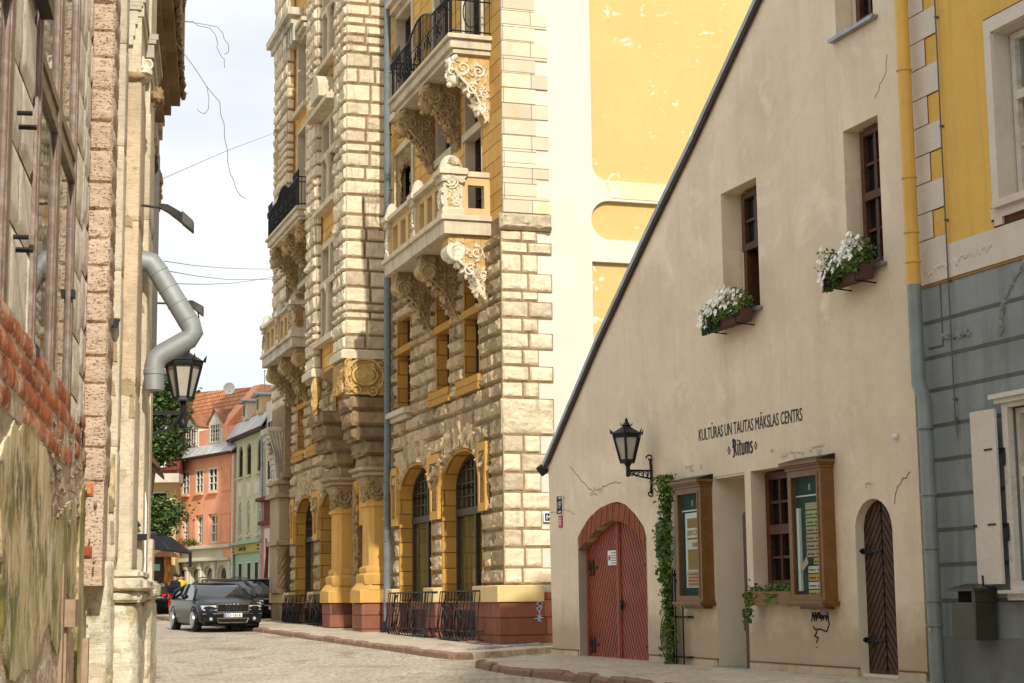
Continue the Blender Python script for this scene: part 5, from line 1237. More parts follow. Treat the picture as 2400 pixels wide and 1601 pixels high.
m.wall([(13.08, 5.24), (13.04, 5.24), (13.04, 5.12), (13.10, 5.12), (13.10, 5.04), (13.24, 5.04), (13.24, 5.12), (15.0, 5.12), (15.0, 7.36), (13.08, 7.36)][::-1], [rect(13.2, 14.76, 5.30, 7.2)], oR+.002, oR+.03)
m.box(13.15, 15, oR, oR+.09, 5.22, 5.30); m.box(13.2, 13.212, -.5, oR+.001, 5.3, 7.2); m.box(13.2, 14.76, -.5, oR+.001, 7.19, 7.21); m.build('window_surround', M['offwhite'], H2)
d.wall([(13.06, 5.02), (15, 5.02), (15, 7.39), (13.05, 7.39), (13.05, 5.26), (13.01, 5.26), (13.01, 5.10), (13.06, 5.10)], [rect(13.2, 14.76, 5.30, 7.2)], oR-.01, oR+.0015); d.build('surround_outline', M['line_brown'], H2)
window(H2, 13.24, 14.74, 5.34, 7.18, oR-.27, 3, 3, .075, .035, 'white_wood', 'glass_curtain', 6.47, .1)
# lower window with shutter
m = MB(); m.wall(rect(13.10, 14.7, 1.12, 3.14), [rect(13.2, 14.6, 1.22, 3.05)], oR, oR+.07); m.box(13.0, 14.9, oR, oR+.16, 3.15, 3.20); m.box(13.04, 14.9, oR, oR+.12, 3.10, 3.15); m.box(12.98, 14.9, oR, oR+.15, 1.09, 1.125); m.box(13.08, 14.8, oR, oR+.1, 1.02, 1.09); m.build('window_surround', M['white_wood'], H2)
window(H2, 13.21, 14.6, 1.22, 3.04, oR-.10, 2, 3, .06, .035, 'white_wood', 'glass_curtain', 2.36, .1)
m = MB(); m.bbox(12.62, 13.06, oR+.10, oR+.14, 1.19, 3.05, .006); sh = m.build('shutter', M['offwhite'], H2)
m = MB()
for z in (1.82, 2.62): m.tube([(13.04, oR+.1, z), (13.12, oR+.06, z), (13.12, oR+.09, z-.18)], .018, 6); m.box(12.86, 13.0, oR+.139, oR+.148, z-.01, z+.01)
m.box(12.60, 12.66, oR+.02, oR+.15, 1.80, 1.83); m.tube([(12.66, oR+.12, 1.28), (12.72, oR+.14, 1.28), (12.72, oR+.14, 1.03)], .014, 5); m.tube([(12.72, oR+.14, 1.16), (12.9, oR+.14, 1.16)], .014, 5); m.build('shutter_ironwork', M['iron'], H2, sh)
# remains of old stucco relief
m = MB(); r2 = random.Random(6)
for i in range(26): m.blob((11.75+.05*i, oR+.012, 4.76+.004*i+r2.uniform(-.04, .04)), (r2.uniform(.02, .05), .018, r2.uniform(.02, .05)), i, .8, 4, 6)
m.build('old_relief', M['offwhite'], H2); m = MB()
for i in range(18): m.blob((12.0+.03*i, oR, 3.97+r2.uniform(-.03, .03)), (.03, .02, .035), i, .8, 4, 6)
for i in range(26): a = math.pi*(1-.5*i/26); m.blob((14.0+.92*math.cos(a), oR, 3.9+.75*math.sin(a)), (.05, .022, .05), i, .8, 4, 6)
m.build('old_relief', M['bluegrey'], H2)
m = MB(); m.box(11.98, 12.0, oR, oR+.008, 3.9, 4.6); m.box(11.7, 12.0, oR, oR+.008, 3.88, 3.9); m.build('relief_edge', M['line_grey'], H2)
m = MB(); m.tube([(12.21, oR+.04, 9), (12.21, oR+.04, 3.0)], .009, 5); m.tube([(12.21, oR+.03, 3.05), (12.22, oR+.03, 2.8)], .018, 5, .004)
for z in (7.7, 6.4, 5.3, 4.6, 3.25): m.tube([(12.2, oR, z), (12.21, oR+.05, z)], .018, 5)
m.build('lightning_wire', M['line_grey'], H2)
T = Thing('downpipe', 'downpipe painted yellow above and grey green below, between the beige gable and the painted house', 'downpipe', FG, (11.8, .1, 0))
def ringed(m, pts, r): m.tube(pts, r, 14)
m = MB(); ringed(m, [(11.70, .10, 11.6), (11.70, .10, 4.63)], .08)
for z in (7.2, 5.9, 5.25, 8.4, 4.9): m.lathe((11.70, .1, z), [(.088, -.012), (.094, -.01), (.094, .01), (.088, .012)], 14)
m.build('upper_pipe', M['pipe_yellow'], T); m = MB(); ringed(m, [(11.70, .10, 4.628), (11.70, .10, 3.48), (11.86, .14, 3.30), (11.86, .14, .05)], .08)
for z in (2.95, 2.2, 1.6, 1.02, .75): m.lathe((11.86, .14, z), [(.088, -.012), (.096, -.01), (.096, .01), (.088, .012)], 14)
m.build('lower_pipe', M['pipe_grey'], T)
T = Thing('waste_pipe', 'thin blue grey pipe beside the downpipe low on the painted house', 'pipe', FG, (11.56, 0, 0)); m = MB(); m.tube([(11.60, .0, 3.3), (11.60, .0, .03)], .055, 10); m.build('pipe', M['bluegrey'], T)
T = Thing('litter_bin', 'dark olive metal litter bin with a pitched lid hung on the blue grey wall', 'bin', FG, (12.6, 0, .6))
M['olive'] = flat('olive_paint', (.052, .048, .03), .45, .2, .2, 5, .1, .5)
m = MB(); m.bbox(12.36, 12.80, -.02, .26, .60, 1.0, .012); m.box(12.74, 12.80, -.02, .25, 1.0, 1.12); m.box(12.36, 12.42, -.02, .02, 1.0, 1.12); m.build('bin_body', M['olive'], T)
m = MB(); m.loft([[(12.34, -.02, 1.12), (12.82, -.02, 1.12), (12.82, .28, 1.12), (12.34, .28, 1.12)], [(12.34, -.02, 1.15), (12.82, -.02, 1.15), (12.82, .28, 1.15), (12.34, .28, 1.15)], [(12.5, .1, 1.2), (12.66, .1, 1.2), (12.66, .14, 1.2), (12.5, .14, 1.2)]]); m.build('lid', M['olive'], T)
m = MB(); m.box(12.42, 12.74, -.01, .2, 1.0, 1.12); m.build('slot', M['black'], T)
T = Thing('sticker', 'tiny orange sticker on the grey green downpipe', 'sticker', FG, (11.86, .23, .75)); m = MB(); m.lathe((11.90, .232, .70), [(.022, -.002), (.022, .003)], 8, 'o'); m.build('disc', M['paper_orange'], T)
# ---------------------------------------------------------------- derelict house on the left
D = Thing('derelict_house', 'decayed brick and stone house filling the left edge with mossy stained render', 'house', FL, (5, 0, 0))
M['porous'] = None
t = NT('porous_brown_stone'); n1 = t.noise(2.2, 8, .6); v = t.voro(42, 'F1', t.mapping((1, 1, 1.7))); v2 = t.noise(30, 5, .75, t.mapping((.6, .6, 2.0)))
col = t.mix(t.ramp(n1, [(.35, 0.), (.65, 1.)]), (.58, .425, .30), (.70, .545, .40)); col = t.mix(t.ramp(v2, [(.34, .9), (.46, 0.)]), col, (.24, .13, .08)); col = t.mix(t.ramp(v, [(.12, .8), (.26, 0.)]), col, (.16, .085, .05)); col = t.mix(t.ramp(t.noise(2.1, 5, .6), [(.55, 0.), (.68, .5)]), col, (.46, .29, .19))
M['porous'] = t.done(col, .95, t.bump(v2, 1.0, .02, t.bump(t.ramp(v, [(.1, 0.), (.3, 1.)]), 1.0, .015)))
def tooled(name, c, c2, spot=(.36, .30, .15), amt=.6, vert=False, cut=.60):
    t = NT(name); n1 = t.noise(3.2, 9, .7); ln = t.noise(3, 5, .6, t.mapping((3, 3, 30) if not vert else (26, 26, 2)))
    col = t.mix(t.ramp(n1, [(.32, 0.), (.68, 1.)]), c2, c); col = t.mix(t.ramp(t.noise(4.2, 9, .75), [(cut-.04, 0.), (cut+.02, amt)]), col, spot)
    col = t.mix(t.ramp(t.noise(16, 8, .85), [(.55, 0.), (.66, .75)]), col, (.16, .11, .065))
    col = t.mix(t.ramp(t.noise(1.3, 6, .6), [(.53, 0.), (.57, .6)]), col, mul(c, .66))
    return t.done(col, .93, t.bump(ln, .5, .012, t.bump(t.noise(22, 7, .75), .8, .015)))
M['cream_old'] = tooled('tooled_cream_stone', (.70, .61, .45), (.55, .47, .34))
M['cream_rough'] = tooled('eroded_cream_stone', (.76, .69, .54), (.56, .47, .34), (.33, .28, .12), .8, False, .58)
M['porous_tan'] = tooled('bare_tan_patch', (.42, .33, .19), (.34, .26, .14), (.28, .24, .1), .6)
M['tan_old'] = tooled('tooled_tan_stone', (.68, .54, .37), (.56, .43, .29), (.44, .33, .2), .6)
M['stucco'] = tooled('weathered_stone_blocks', (.90, .81, .67), (.72, .61, .48), (.52, .40, .28), .5, True)
M['stucco_lt'] = tooled('pale_stone_reveal', (.84, .77, .66), (.68, .58, .46), (.55, .40, .27), .5)
t = NT('mossy_stained_render'); n1 = t.noise(1.3, 9, .72, t.mapping((1.2, 1.2, 1.1))); n2 = t.noise(2.2, 9, .75, t.mapping((2.0, 2.0, .9))); n3 = t.noise(.9, 6, .65)
col = t.mix(t.ramp(n1, [(.44, 0.), (.54, 1.)]), (.20, .17, .04), (.58, .45, .25)); col = t.mix(t.ramp(n2, [(.50, 0.), (.57, .85)]), col, (.76, .64, .46)); col = t.mix(t.ramp(n3, [(.46, 0.), (.62, .75)]), col, (.27, .245, .085)); col = t.mix(t.ramp(t.noise(1.7, 9, .75, t.mapping((1.5, 1.5, 1.4))), [(.53, 0.), (.60, .8)]), col, (.11, .11, .05))
col = t.mix(t.ramp(t.noise(24, 6, .8), [(.58, 0.), (.7, .6)]), col, (.16, .12, .06)); M['boards'] = t.done(col, .9, t.bump(n1, .15, .01, t.bump(t.noise(34, 6, .75), .7, .008)))
M['old_timber'] = flat('old_timber', (.34, .24, .16), .9, 0, .3, 8, .5)
M['old_brick'] = stone('old_red_brick', (.50, .14, .055), (.33, .095, .045), 5, .9, (.60, .46, .32), .6)
M['rubble'] = stone('crumbling_mortar_rubble', (.78, .66, .50), (.56, .36, .24), 7, 1.0, (.14, .085, .05), .7)
M['grey_strip'] = flat('grey_metal_strip', (.07, .068, .062), .5, .4)
M['rail'] = flat('rusty_glazing_bars', (.20, .135, .10), .5, .2, .3, 14, .2, .4, (.30, .27, .25))
M['mirror'] = glass('grimy_window_glass', (.035, .04, .03), .02); M['mirror'].node_tree.nodes['Principled BSDF'].inputs['IOR'].default_value = 1.9
m = MB()      # body of the house: plan outline extruded
m.prism([(3.5, -.10), (6.42, -.10), (7.40, -.10), (9.34, -.10), (10.28, -.02), (10.68, -.02), (10.72, .05), (11.0, .05), (11.85, .1), (16.5, .05), (19.5, -.03), (20.8, -.06), (20.8, -8), (3.5, -8)], 'z', 0, 7.6); m.build('house_body', M['rubble'], D)
def ashlar(m, s0, s1, z0, z1, o, rows, L, seed, bulge=.012, cell=.05):
    rr = random.Random(seed); z = z0
    while z < z1-.05:
        h = min(rows*rr.uniform(.85, 1.15), z1-z); s = s0-rr.uniform(0, L*.5)
        while s < s1:
            e = min(s+L*rr.uniform(.8, 1.2), s1); a = max(s, s0)
            if e-a > .04: m.rock((a+.004, o+rr.uniform(-.002, .002), z+.005), (1, 0, 0), (0, 0, 1), (0, 1, 0), e-a-.010, h-.010, bulge, cell, rr.uniform(0, 99), .008, .9)
            s = e
        z += h
m = MB(); ashlar(m, 5.2, 6.30, 2.2, 5.2, -.03, .33, .5, 1, .005); ashlar(m, 6.48, 7.37, 2.17, 5.4, -.02, .36, .55, 2, .006, .035); ashlar(m, 9.36, 9.9, 1.9, 6, -.0, .36, .5, 3, .006); m.build('stone_facing', M['stucco'], D)
m = MB(); ashlar(m, 9.9, 10.27, 1.8, 6, .0, .30, .4, 4, .007, .035); m.build('stone_reveal', M['stucco_lt'], D)
# window with glazing bars
m = MB(); m.box(7.44, 9.32, -.05, -.016, 2.12, 6.0); m.box(4.6, 6.35, -.05, -.016, 2.12, 6.0); gp_ = MB()
f = MB()
for a, b in ((7.38, 7.47), (8.24, 8.42), (9.24, 9.36), (6.30, 6.44), (5.4, 5.5)): f.bbox(a, b, -.035, .000, 2.1, 6.0, .005); f.bbox(a+.02, b-.02, -.02, .006, 2.1, 6.0, .003)
for a, b in ((7.42, 9.3), (4.6, 6.35)):
    for z in (3.38, 3.50): f.bbox(a, b, -.035, .004, z-.028, z+.028, .005)
    f.box(a, b, -.035, -.008, 3.41, 3.47); f.box(a, b, -.035, .01, 2.08, 2.14)
fo = f.build('window', M['rail'], D); m.build('pane', M['mirror'], D, fo)
cu = MB(); cu.loft([[(8.30, -.034, 2.14), (9.22, -.034, 2.14), (9.22, -.034, 2.72), (8.9, -.034, 2.62), (8.3, -.034, 2.3)], [(8.30, -.031, 2.14), (9.22, -.031, 2.14), (9.22, -.031, 2.72), (8.9, -.031, 2.62), (8.3, -.031, 2.3)]])
m = MB()
for z in (2.52, 3.02): m.tube([(6.72, -.04, z), (6.72, .045, z)], .010, 8); m.tube([(6.80, -.04, z-.035), (6.80, .055, z-.035)], .011, 8)
m.box(6.85, 7.35, .0, .055, 3.62, 3.72); m.box(9.22, 9.3, .0, .02, 2.72, 2.76); m.box(7.3, 7.42, -.02, .03, 2.14, 2.18); m.build('hinge_pin', M['iron'], D)
# brown porous pier facing the camera
m = MB(); rr = random.Random(9); z = 1.80
while z < 6.6:
    h = rr.choice((.165, .18, .19, .20)); m.rock((10.28, -.005, z+.004), (0, 1, 0), (0, 0, 1), (-1, 0, 0), .138, h-.008, .017, .012, rr.uniform(0, 99), .012, 1.1); m.rock((10.285, .133, z+.004), (1, 0, 0), (0, 0, 1), (0, 1, 0), .41, h-.008, .008, .04, rr.uniform(0, 99), .02, .8); z += h
m.build('brown_pier', M['porous'], D)
m = MB(); m.box(10.29, 10.69, -.1, .128, 1.2, 7.4); m.build('pier_core', M['porous'], D)
# cream pilasters in three steps
def shaft(m, s, s1, o0, o1, zs, mat_cell=.022, amp=.006, seed=0, blg=.008):
    for i, (a, b) in enumerate(zip(zs[:-1], zs[1:])):
        m.rock((s, o0, a+.003), (0, 1, 0), (0, 0, 1), (-1, 0, 0), o1-o0, b-a-.006, blg, mat_cell, seed+i*2.1, .006, 1.0)
        m.rock((s, o1-.002, a+.003), (1, 0, 0), (0, 0, 1), (0, 1, 0), s1-s, b-a-.006, .006, .04, seed+i, .01, .8)
m = MB(); shaft(m, 10.72, 10.99, .05, .176, [1.35, 2.05, 3.15, 3.95, 4.62, 5.4, 7.0], .022, .006, 1); m.box(10.73, 11.0, .0, .168, .3, 7.1)
shaft(m, 11.72, 12.6, .2, .296, [1.28, 2.55, 3.7, 4.45], .03, .006, 8); m.box(11.73, 12.62, .0, .288, .3, 7.0)
m.box(16.8, 17.3, -.4, .14, 0, 6.4); m.box(17.3, 20.6, -.4, .0, 0, 6.4); m.build('pilaster_strip', M['cream_old'], D)
m = MB(); shaft(m, 11.0, 11.72, .16, .262, [2.47, 3.53, 4.50], .02, .006, 21, .006); m.build('pilaster_upper', M['tan_old'], D); m = MB(); shaft(m, 11.0, 11.72, .16, .262, [1.27, 2.46], .016, .006, 21, .012); m.box(11.01, 11.72, .0, .256, .3, 7.0); m.box(11.0, 11.7, .2, .27, 4.9, 7.0); m.build('pilaster', M['cream_old'], D)
m = MB()      # base with worn mouldings
def worn(m, s0, s1, o0, o1, z0, z1, seed, am=.018):
    am *= 2.0
    """eroded moulding: rounded bar whose camera face is lumpy"""
    n = 7; rings = []
    m.rock((s0, o0, z0), (0, 1, 0), (0, 0, 1), (-1, 0, 0), o1-o0, z1-z0, am*2, .016, seed, .01, .9); m.rock((s0, o1-.006, z0), (1, 0, 0), (0, 0, 1), (0, 1, 0), s1-s0, z1-z0, am, .03, seed+3, .01, .9); m.box(s0+.004, s1, o0, o1-.006, z0+.002, z1-.002)
worn(m, 10.86, 11.8, .10, .305, .20, 1.10, 1, .014); worn(m, 10.80, 11.85, .10, .325, 1.10, 1.17, 2, .01); worn(m, 10.78, 11.9, .13, .345, 1.17, 1.25, 3, .02); worn(m, 10.84, 11.9, .14, .325, 1.25, 1.30, 4, .012)
worn(m, 11.75, 12.7, .27, .36, .15, 1.12, 5, .01); worn(m, 11.7, 12.75, .27, .372, 1.12, 1.25, 6, .015); worn(m, 10.60, 10.9, -.02, .16, .2, 1.35, 7, .012); m.box(16.85, 17.35, -.2, .18, 0, 1.7)
m.build('pilaster_base', M['cream_rough'], D)
m = MB(); rr = random.Random(31)
for s_, oa, ob, za, zb in ((10.994, .165, .225, 3.50, 3.56), (10.994, .17, .26, 2.40, 2.50), (10.994, .23, .262, 2.25, 2.41), (10.712, .12, .165, 2.58, 2.70), (10.712, .11, .16, 2.38, 2.46), (11.714, .21, .28, 3.06, 3.11), (10.712, .14, .172, 1.7, 1.9), (10.712, .145, .17, 1.45, 1.6)):
    pl = [(oa+rr.uniform(-.006, .006), za), (ob, za+rr.uniform(-.02, .02)), (ob-rr.uniform(0, .01), zb-.02), ((oa+ob)/2, zb+rr.uniform(-.01, .02)), (oa, zb-.01)]; m.prism(pl, 's', s_-.007, s_+.01)
m.build('bare_patch', M['porous_tan'], D)
m = MB(); m.blob((11.5, .2, .2), (.6, .17, .25), 3, .3, 3)
m.build('footing', M['cream_rough'], D)
# capitals, carved bosses and the dark projecting cornice
m = MB(); c = MB()
for d, z0, z1 in ((.00, 4.70, 4.76), (.012, 4.76, 4.84), (.026, 4.84, 4.93), (.05, 4.94, 4.965), (.06, 4.965, 4.99), (.075, 4.99, 5.02)): m.bbox(11.0-.02, 11.7, .10, .205+d, z0, z1, .004)
for d, z0, z1 in ((.0, 4.66, 4.72), (.012, 4.72, 4.82), (.028, 4.83, 4.92), (.04, 4.93, 4.96), (.055, 4.96, 5.0)): m.bbox(11.65, 12.6, .20, .285+d, z0, z1, .004)
for d, z0, z1 in ((.0, 5.62, 5.8), (.03, 5.8, 5.95), (.05, 5.95, 6.02)): m.bbox(16.7, 17.5, .0, .15+d, z0, z1, .01)
m.build('capital', M['trim_grey'], D)
c.blob((11.22, .215, 4.60), (.1, .085, .10), 5, .35, 3, 14); c.blob((11.15, .27, 4.56), (.08, .05, .06), 6, .6, 4, 12)
for i in range(5): c.tube(spiral((.17+.03*i, 4.57+.012*i), .03, 1.2, 's', 11.13, 1, i), .008, 5)
c.build('carved_boss', M['carve_white'], D)
c = MB(); c.blob((11.9, .33, 4.62), (.07, .045, .07), 7, .6, 4); c.blob((11.0, .2, 4.49), (.05, .09, .03), 1, .3)
for i in range(8): c.blob((16.9+.07*i, .12+.015*(i % 3), 5.05+.1*(i % 4)), (.1, .05, .09), i, .7, 4, 7)
c.build('carved_boss', M['carve'], D)
m = MB(); m.box(12.6, 16.2, -.3, .30, 5.70, 6.3); m.box(12.6, 16.15, .30, .385, 5.78, 6.4); m.box(12.5, 16.2, .37, .415, 5.9, 7.4); m.box(12.6, 16.1, .0, .24, 5.6, 5.70)
for i in range(22): m.blob((12.8+.16*i, .405, 5.9+.02*(i % 3)), (.1, .03, .04), i, .8, 5, 6)
for i in range(6): m.blob((12.9+.6*i, .40, 6.5+.3*(i % 2)), (.12, .035, .05), i, .8, 5, 6)
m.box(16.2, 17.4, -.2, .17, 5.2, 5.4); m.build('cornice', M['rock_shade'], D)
m = MB(); m.box(12.45, 12.56, .0, .335, 2.6, 4.35); m.build('metal_strip', M['grey_strip'], D)
# brick course under the window, rubble, boards
t = NT('old_red_bricks'); br = t.bricks(t.mapping((1, 1, 1), (0, 0, 0), t.swz('XZ ')), .176, .095, .001, .5); n1 = t.noise(4, 8, .7)
col = t.mix(br.outputs['Color'], (.26, .065, .03), (.56, .17, .065)); col = t.mix(t.ramp(n1, [(.36, .55), (.5, 0.)]), col, (.20, .07, .04)); col = t.mix(t.ramp(t.noise(3, 9, .75, t.mapping((.8, .8, 1.6))), [(.50, 0.), (.60, .8)]), col, (.62, .47, .33))
M['old_brick'] = t.done(col, .92, t.bump(t.noise(26, 7, .8), .9, .008))
bl = [MB()]; rr = random.Random(4); k = 0; mo = MB()
for z0 in (1.80, 1.895, 1.99, 2.085):
    s = 5.2-.12*(k % 2); k += 1
    while s < 10.9:
        L = (.235 if rr.random() < .6 else .115)+rr.uniform(-.01, .01); brk = s > 7.9 and rr.random() < (.2 if s < 8.9 else .6)
        if s > 8.0 and z0 > 1.93 and rr.random() < .2: brk = True
        if not brk and not (6.4 < s < 6.9 and z0 < 1.85): bl[0].rock((s+.002, .024+rr.uniform(-.0015, .002), z0+.0025), (1, 0, 0), (0, 0, 1), (0, 1, 0), L-.004, .090, .0022, .03, rr.uniform(0, 99), .004, .8)
        s += L
mo.box(5.2, 9.0, .0, .021, 1.80, 2.178); mo.build('mortar', M['rubble'], D)
for z0 in (1.72, 1.36): bl[0].rock((10.27, -.0, z0), (0, 1, 0), (0, 0, 1), (-1, 0, 0), .07, .07, .008, .012, z0*9, .01, 1)
bl[0].build('brickwork', M['old_brick'], D)
def eroded(m, s0, s1, z0, z1, o, cs, cz, amp, seed):
    """one continuous crumbling surface"""
    ns, nz = int((s1-s0)/cs), int((z1-z0)/cz); vs = []
    for j in range(nz+1):
        for i in range(ns+1):
            s, z = s0+(s1-s0)*i/ns, z0+(z1-z0)*j/nz; p = Vector((s*1.6, z*3.2, seed))
            f0 = noise.voronoi(p*3.2)[0]; h = noise.noise(p)*.6+noise.noise(p*3.7)*.5+noise.noise(p*9)*.35-min(0, f0[1]-f0[0]-.12)*-3.2
            vs.append((s, o+amp*h, z))
    fs = [(j*(ns+1)+i, j*(ns+1)+i+1, (j+1)*(ns+1)+i+1, (j+1)*(ns+1)+i) for j in range(nz) for i in range(ns)]
    return m.add(vs, fs, True)
m = MB(); eroded(m, 5.2, 10.7, .25, 2.08, .012, .028, .014, .016, 3.3)
rr = random.Random(12)
for _ in range(60): s = rr.uniform(7.9, 10.6) if rr.random() < .8 else rr.uniform(5.6, 6.4); m.blob((s, .02+.010*rr.random(), rr.uniform(1.5, 2.02) if s > 7.5 else rr.uniform(.8, 1.9)), (rr.uniform(.03, .08), rr.uniform(.004, .009), rr.uniform(.006, .016)), _, .9, 6, 8)
for _ in range(22): s = rr.uniform(10.15, 10.7); m.blob((s, .03+.06*rr.random(), rr.uniform(.9, 1.75)), (.03, rr.uniform(.004, .010), rr.uniform(.008, .022)), _, .9, 6, 8)
m.build('rubble_core', M['rubble'], D, recalc=False)
def panel(poly, o0, o1, name, mat):
    rr = random.Random(len(poly)); q = []
    for (a, b), (c, d) in zip(poly, poly[1:]+poly[:1]):
        n = max(2, int(math.hypot(c-a, d-b)/.035))
        for i in range(n): t = i/n; q.append((a+(c-a)*t+rr.uniform(-.010, .010), b+(d-b)*t+rr.uniform(-.007, .007)))
    m = MB(); m.prism(q, 'o', o0, o1); return m.build(name, M[mat], D)
panel([(6.22, 1.60), (6.34, 1.69), (6.5, 1.72), (6.62, 1.79), (6.8, 1.77), (7.0, 1.83), (7.3, 1.84), (7.6, 1.80), (7.9, 1.79), (8.1, 1.70), (8.2, 1.60), (8.35, 1.50), (8.6, 1.50), (8.9, 1.58), (9.2, 1.62), (9.5, 1.66), (9.68, 1.62), (9.74, 1.45), (9.70, 1.2), (9.45, 1.13), (9.2, 1.15), (9.05, 1.02), (8.85, .90), (8.7, .85), (8.45, .92), (8.3, 1.02), (7.96, .95), (7.75, .88), (7.5, .82), (7.2, .84), (6.9, .80), (6.7, .82), (6.5, 1.0), (6.36, 1.3)], -.01, .0235, 'stained_render', 'boards')
panel([(9.90, 1.40), (9.93, 1.70), (10.1, 1.77), (10.5, 1.80), (11.0, 1.76), (11.0, 1.3), (10.7, .95), (10.4, .75), (10.2, .62), (9.95, .66)], -.01, .026, 'stained_render', 'boards')
m = MB(); m.box(9.1, 9.5, .0, .075, .98, 1.12); m.box(8.9, 9.0, -.01, .03, .5, 1.3); m.box(9.15, 9.25, -.01, .03, .4, 1.0); m.box(10.3, 10.38, .0, .06, .4, .9); m.build('timber_piece', M['old_timber'], D)
m = MB(); m.box(10.69, 10.70, .135, .165, 1.65, 2.0); m.build('old_board_patch', M['boards'], D)
# small iron leftovers on the pilasters
T = Thing('lamp_hood', 'small black metal hood on the cream pilaster low above the brick pier', 'lamp', FL, (10.7, .1, 2.8)); m = MB(); m.loft([[(10.60, .10, 2.83), (10.60, .185, 2.82), (10.60, .165, 2.765), (10.60, .115, 2.775)], [(10.72, .12, 2.85), (10.72, .17, 2.85), (10.72, .16, 2.80), (10.72, .12, 2.80)]]); m.build('hood', M['iron'], T)
T = Thing('iron_bracket', 'short rusty iron shelf bracket between the pilaster and a thin white pipe', 'bracket', FL, (11.8, .2, 1.55)); m = MB(); m.box(11.62, 11.72, .2, .325, 1.51, 1.55); m.tube([(11.66, .22, 1.68), (11.66, .28, 1.60)], .012, 5); m.build('shelf', M['iron'], T)
T = Thing('conduit_pipe', 'thin white pipe running down the stone pilaster on the left', 'pipe', FL, (12.0, .3, 1.1)); m = MB(); m.tube([(11.95, .27, 1.92), (11.95, .295, 1.84), (11.95, .305, 1.75), (11.95, .305, 1.17)], .009, 6); m.build('pipe', M['white_paint'], T)
T = Thing('galvanised_pipe', 'fat galvanised drainpipe bending out from the derelict house above the lantern', 'drainpipe', FL, (11.55, .1, 2.6)); m = MB()
PS = 11.55; pts = [(PS, .10, 3.37), (PS, .28, 3.375), (PS, .325, 3.365), (PS, .355, 3.33), (PS, .595, 2.94), (PS, .607, 2.895), (PS, .585, 2.85), (PS, .41, 2.745), (PS, .372, 2.71), (PS, .36, 2.66), (PS, .36, 2.50)]
m.tube(pts, .068, 18)
for q in (.08, .36, .62, .9):
    d = Vector((0, .24, -.39)).normalized(); u = Vector((1, 0, 0)); v = d.cross(u); ctr = Vector((PS, .355+.24*q, 3.33-.39*q)); m.loft([[ctr+d*e+(u*math.cos(j*math.pi/9)+v*math.sin(j*math.pi/9))*r for j in range(18)] for e, r in ((-.008, .068), (-.004, .0715), (.004, .0715), (.008, .068))], True, True)
m.lathe((PS, .36, 2.62), [(.068, -.02), (.073, -.015), (.073, .015), (.068, .02)], 18); m.build('pipe', M['galv'], T)
T = Thing('street_light', 'grey street light on a thin arm reaching from the derelict pilaster, nearest in the street', 'street lamp', FL, (11.2, .1, 3.6), 'street lights on arms')
m = MB(); m.tube([(11.2, -.05, 3.715), (11.2, .40, 3.665)], .010, 6); m.build('arm', M['grey_strip'], T)
m = MB(); m.loft([[(11.2-w, o, z+h), (11.2+w, o, z+h), (11.2+w, o, z-h), (11.2-w, o, z-h)] for o, z, w, h in ((.38, 3.68, .015, .014), (.44, 3.66, .04, .022), (.53, 3.60, .055, .028), (.535, 3.60, .06, .036), (.60, 3.545, .06, .034), (.61, 3.535, .055, .028))]); m.build('lamp_head', M['grey_strip'], T)
T = Thing('street_light', 'farther street light partly hidden behind the galvanised drainpipe', 'street lamp', FL, (21, .1, 4.6), 'street lights on arms')
m = MB(); m.tube([(21, -.05, 4.70), (21, .42, 4.69)], .014, 6); m.build('arm', M['grey_strip'], T); m = MB(); m.loft([[(21-w, o, z+h), (21+w, o, z+h), (21+w, o, z-h), (21-w, o, z-h)] for o, z, w, h in ((.38, 4.70, .03, .03), (.45, 4.69, .07, .04), (.57, 4.61, .08, .055), (.59, 4.60, .07, .05))]); m.tube([(21, .52, 4.6), (21, .54, 4.46), (21, .53, 4.38)], .008, 4); m.build('lamp_head', M['grey_strip'], T)
T = Thing('wall_lantern', 'black frosted lantern on a bracket below the galvanised drainpipe', 'lantern', FL, (20.5, 0, 3.3))
m = MB(); m.box(20.46, 20.54, -.05, .345, 3.285, 3.325); m.tube([(20.5, -.0, 3.05), (20.5, .18, 3.1), (20.5, .34, 3.26)], .014, 5); m.tube([(20.5, .37, 3.16), (20.5, .37, 3.45)], .04, 8); m.lathe((20.5, .37, 3.12), [(.02, 0), (.055, .03), (.055, .09), (.03, .13)], 8)
for i in range(4): m.tube([(20.5, u, z) for _, u, z in spiral((.06+.07*i, 3.21), .05, 1.4, 's', 0, 1, i)], .008, 4)
m.build('wall_bracket', M['iron'], T); lantern(T, 20.5, .37, 3.47, .21, .40)
T = Thing('small_roof_hood', 'small red tiled hood jutting from the left house above the pavement', 'canopy', FL, (20, 0, 2.6)); m = MB(); m.loft([[(19.5, .0, 2.80), (19.5, .14, 2.62), (19.5, .14, 2.58), (19.5, .0, 2.70)], [(21.5, .0, 2.80), (21.5, .14, 2.62), (21.5, .14, 2.58), (21.5, .0, 2.70)]])
m.build('hood', M['terracotta'], T)

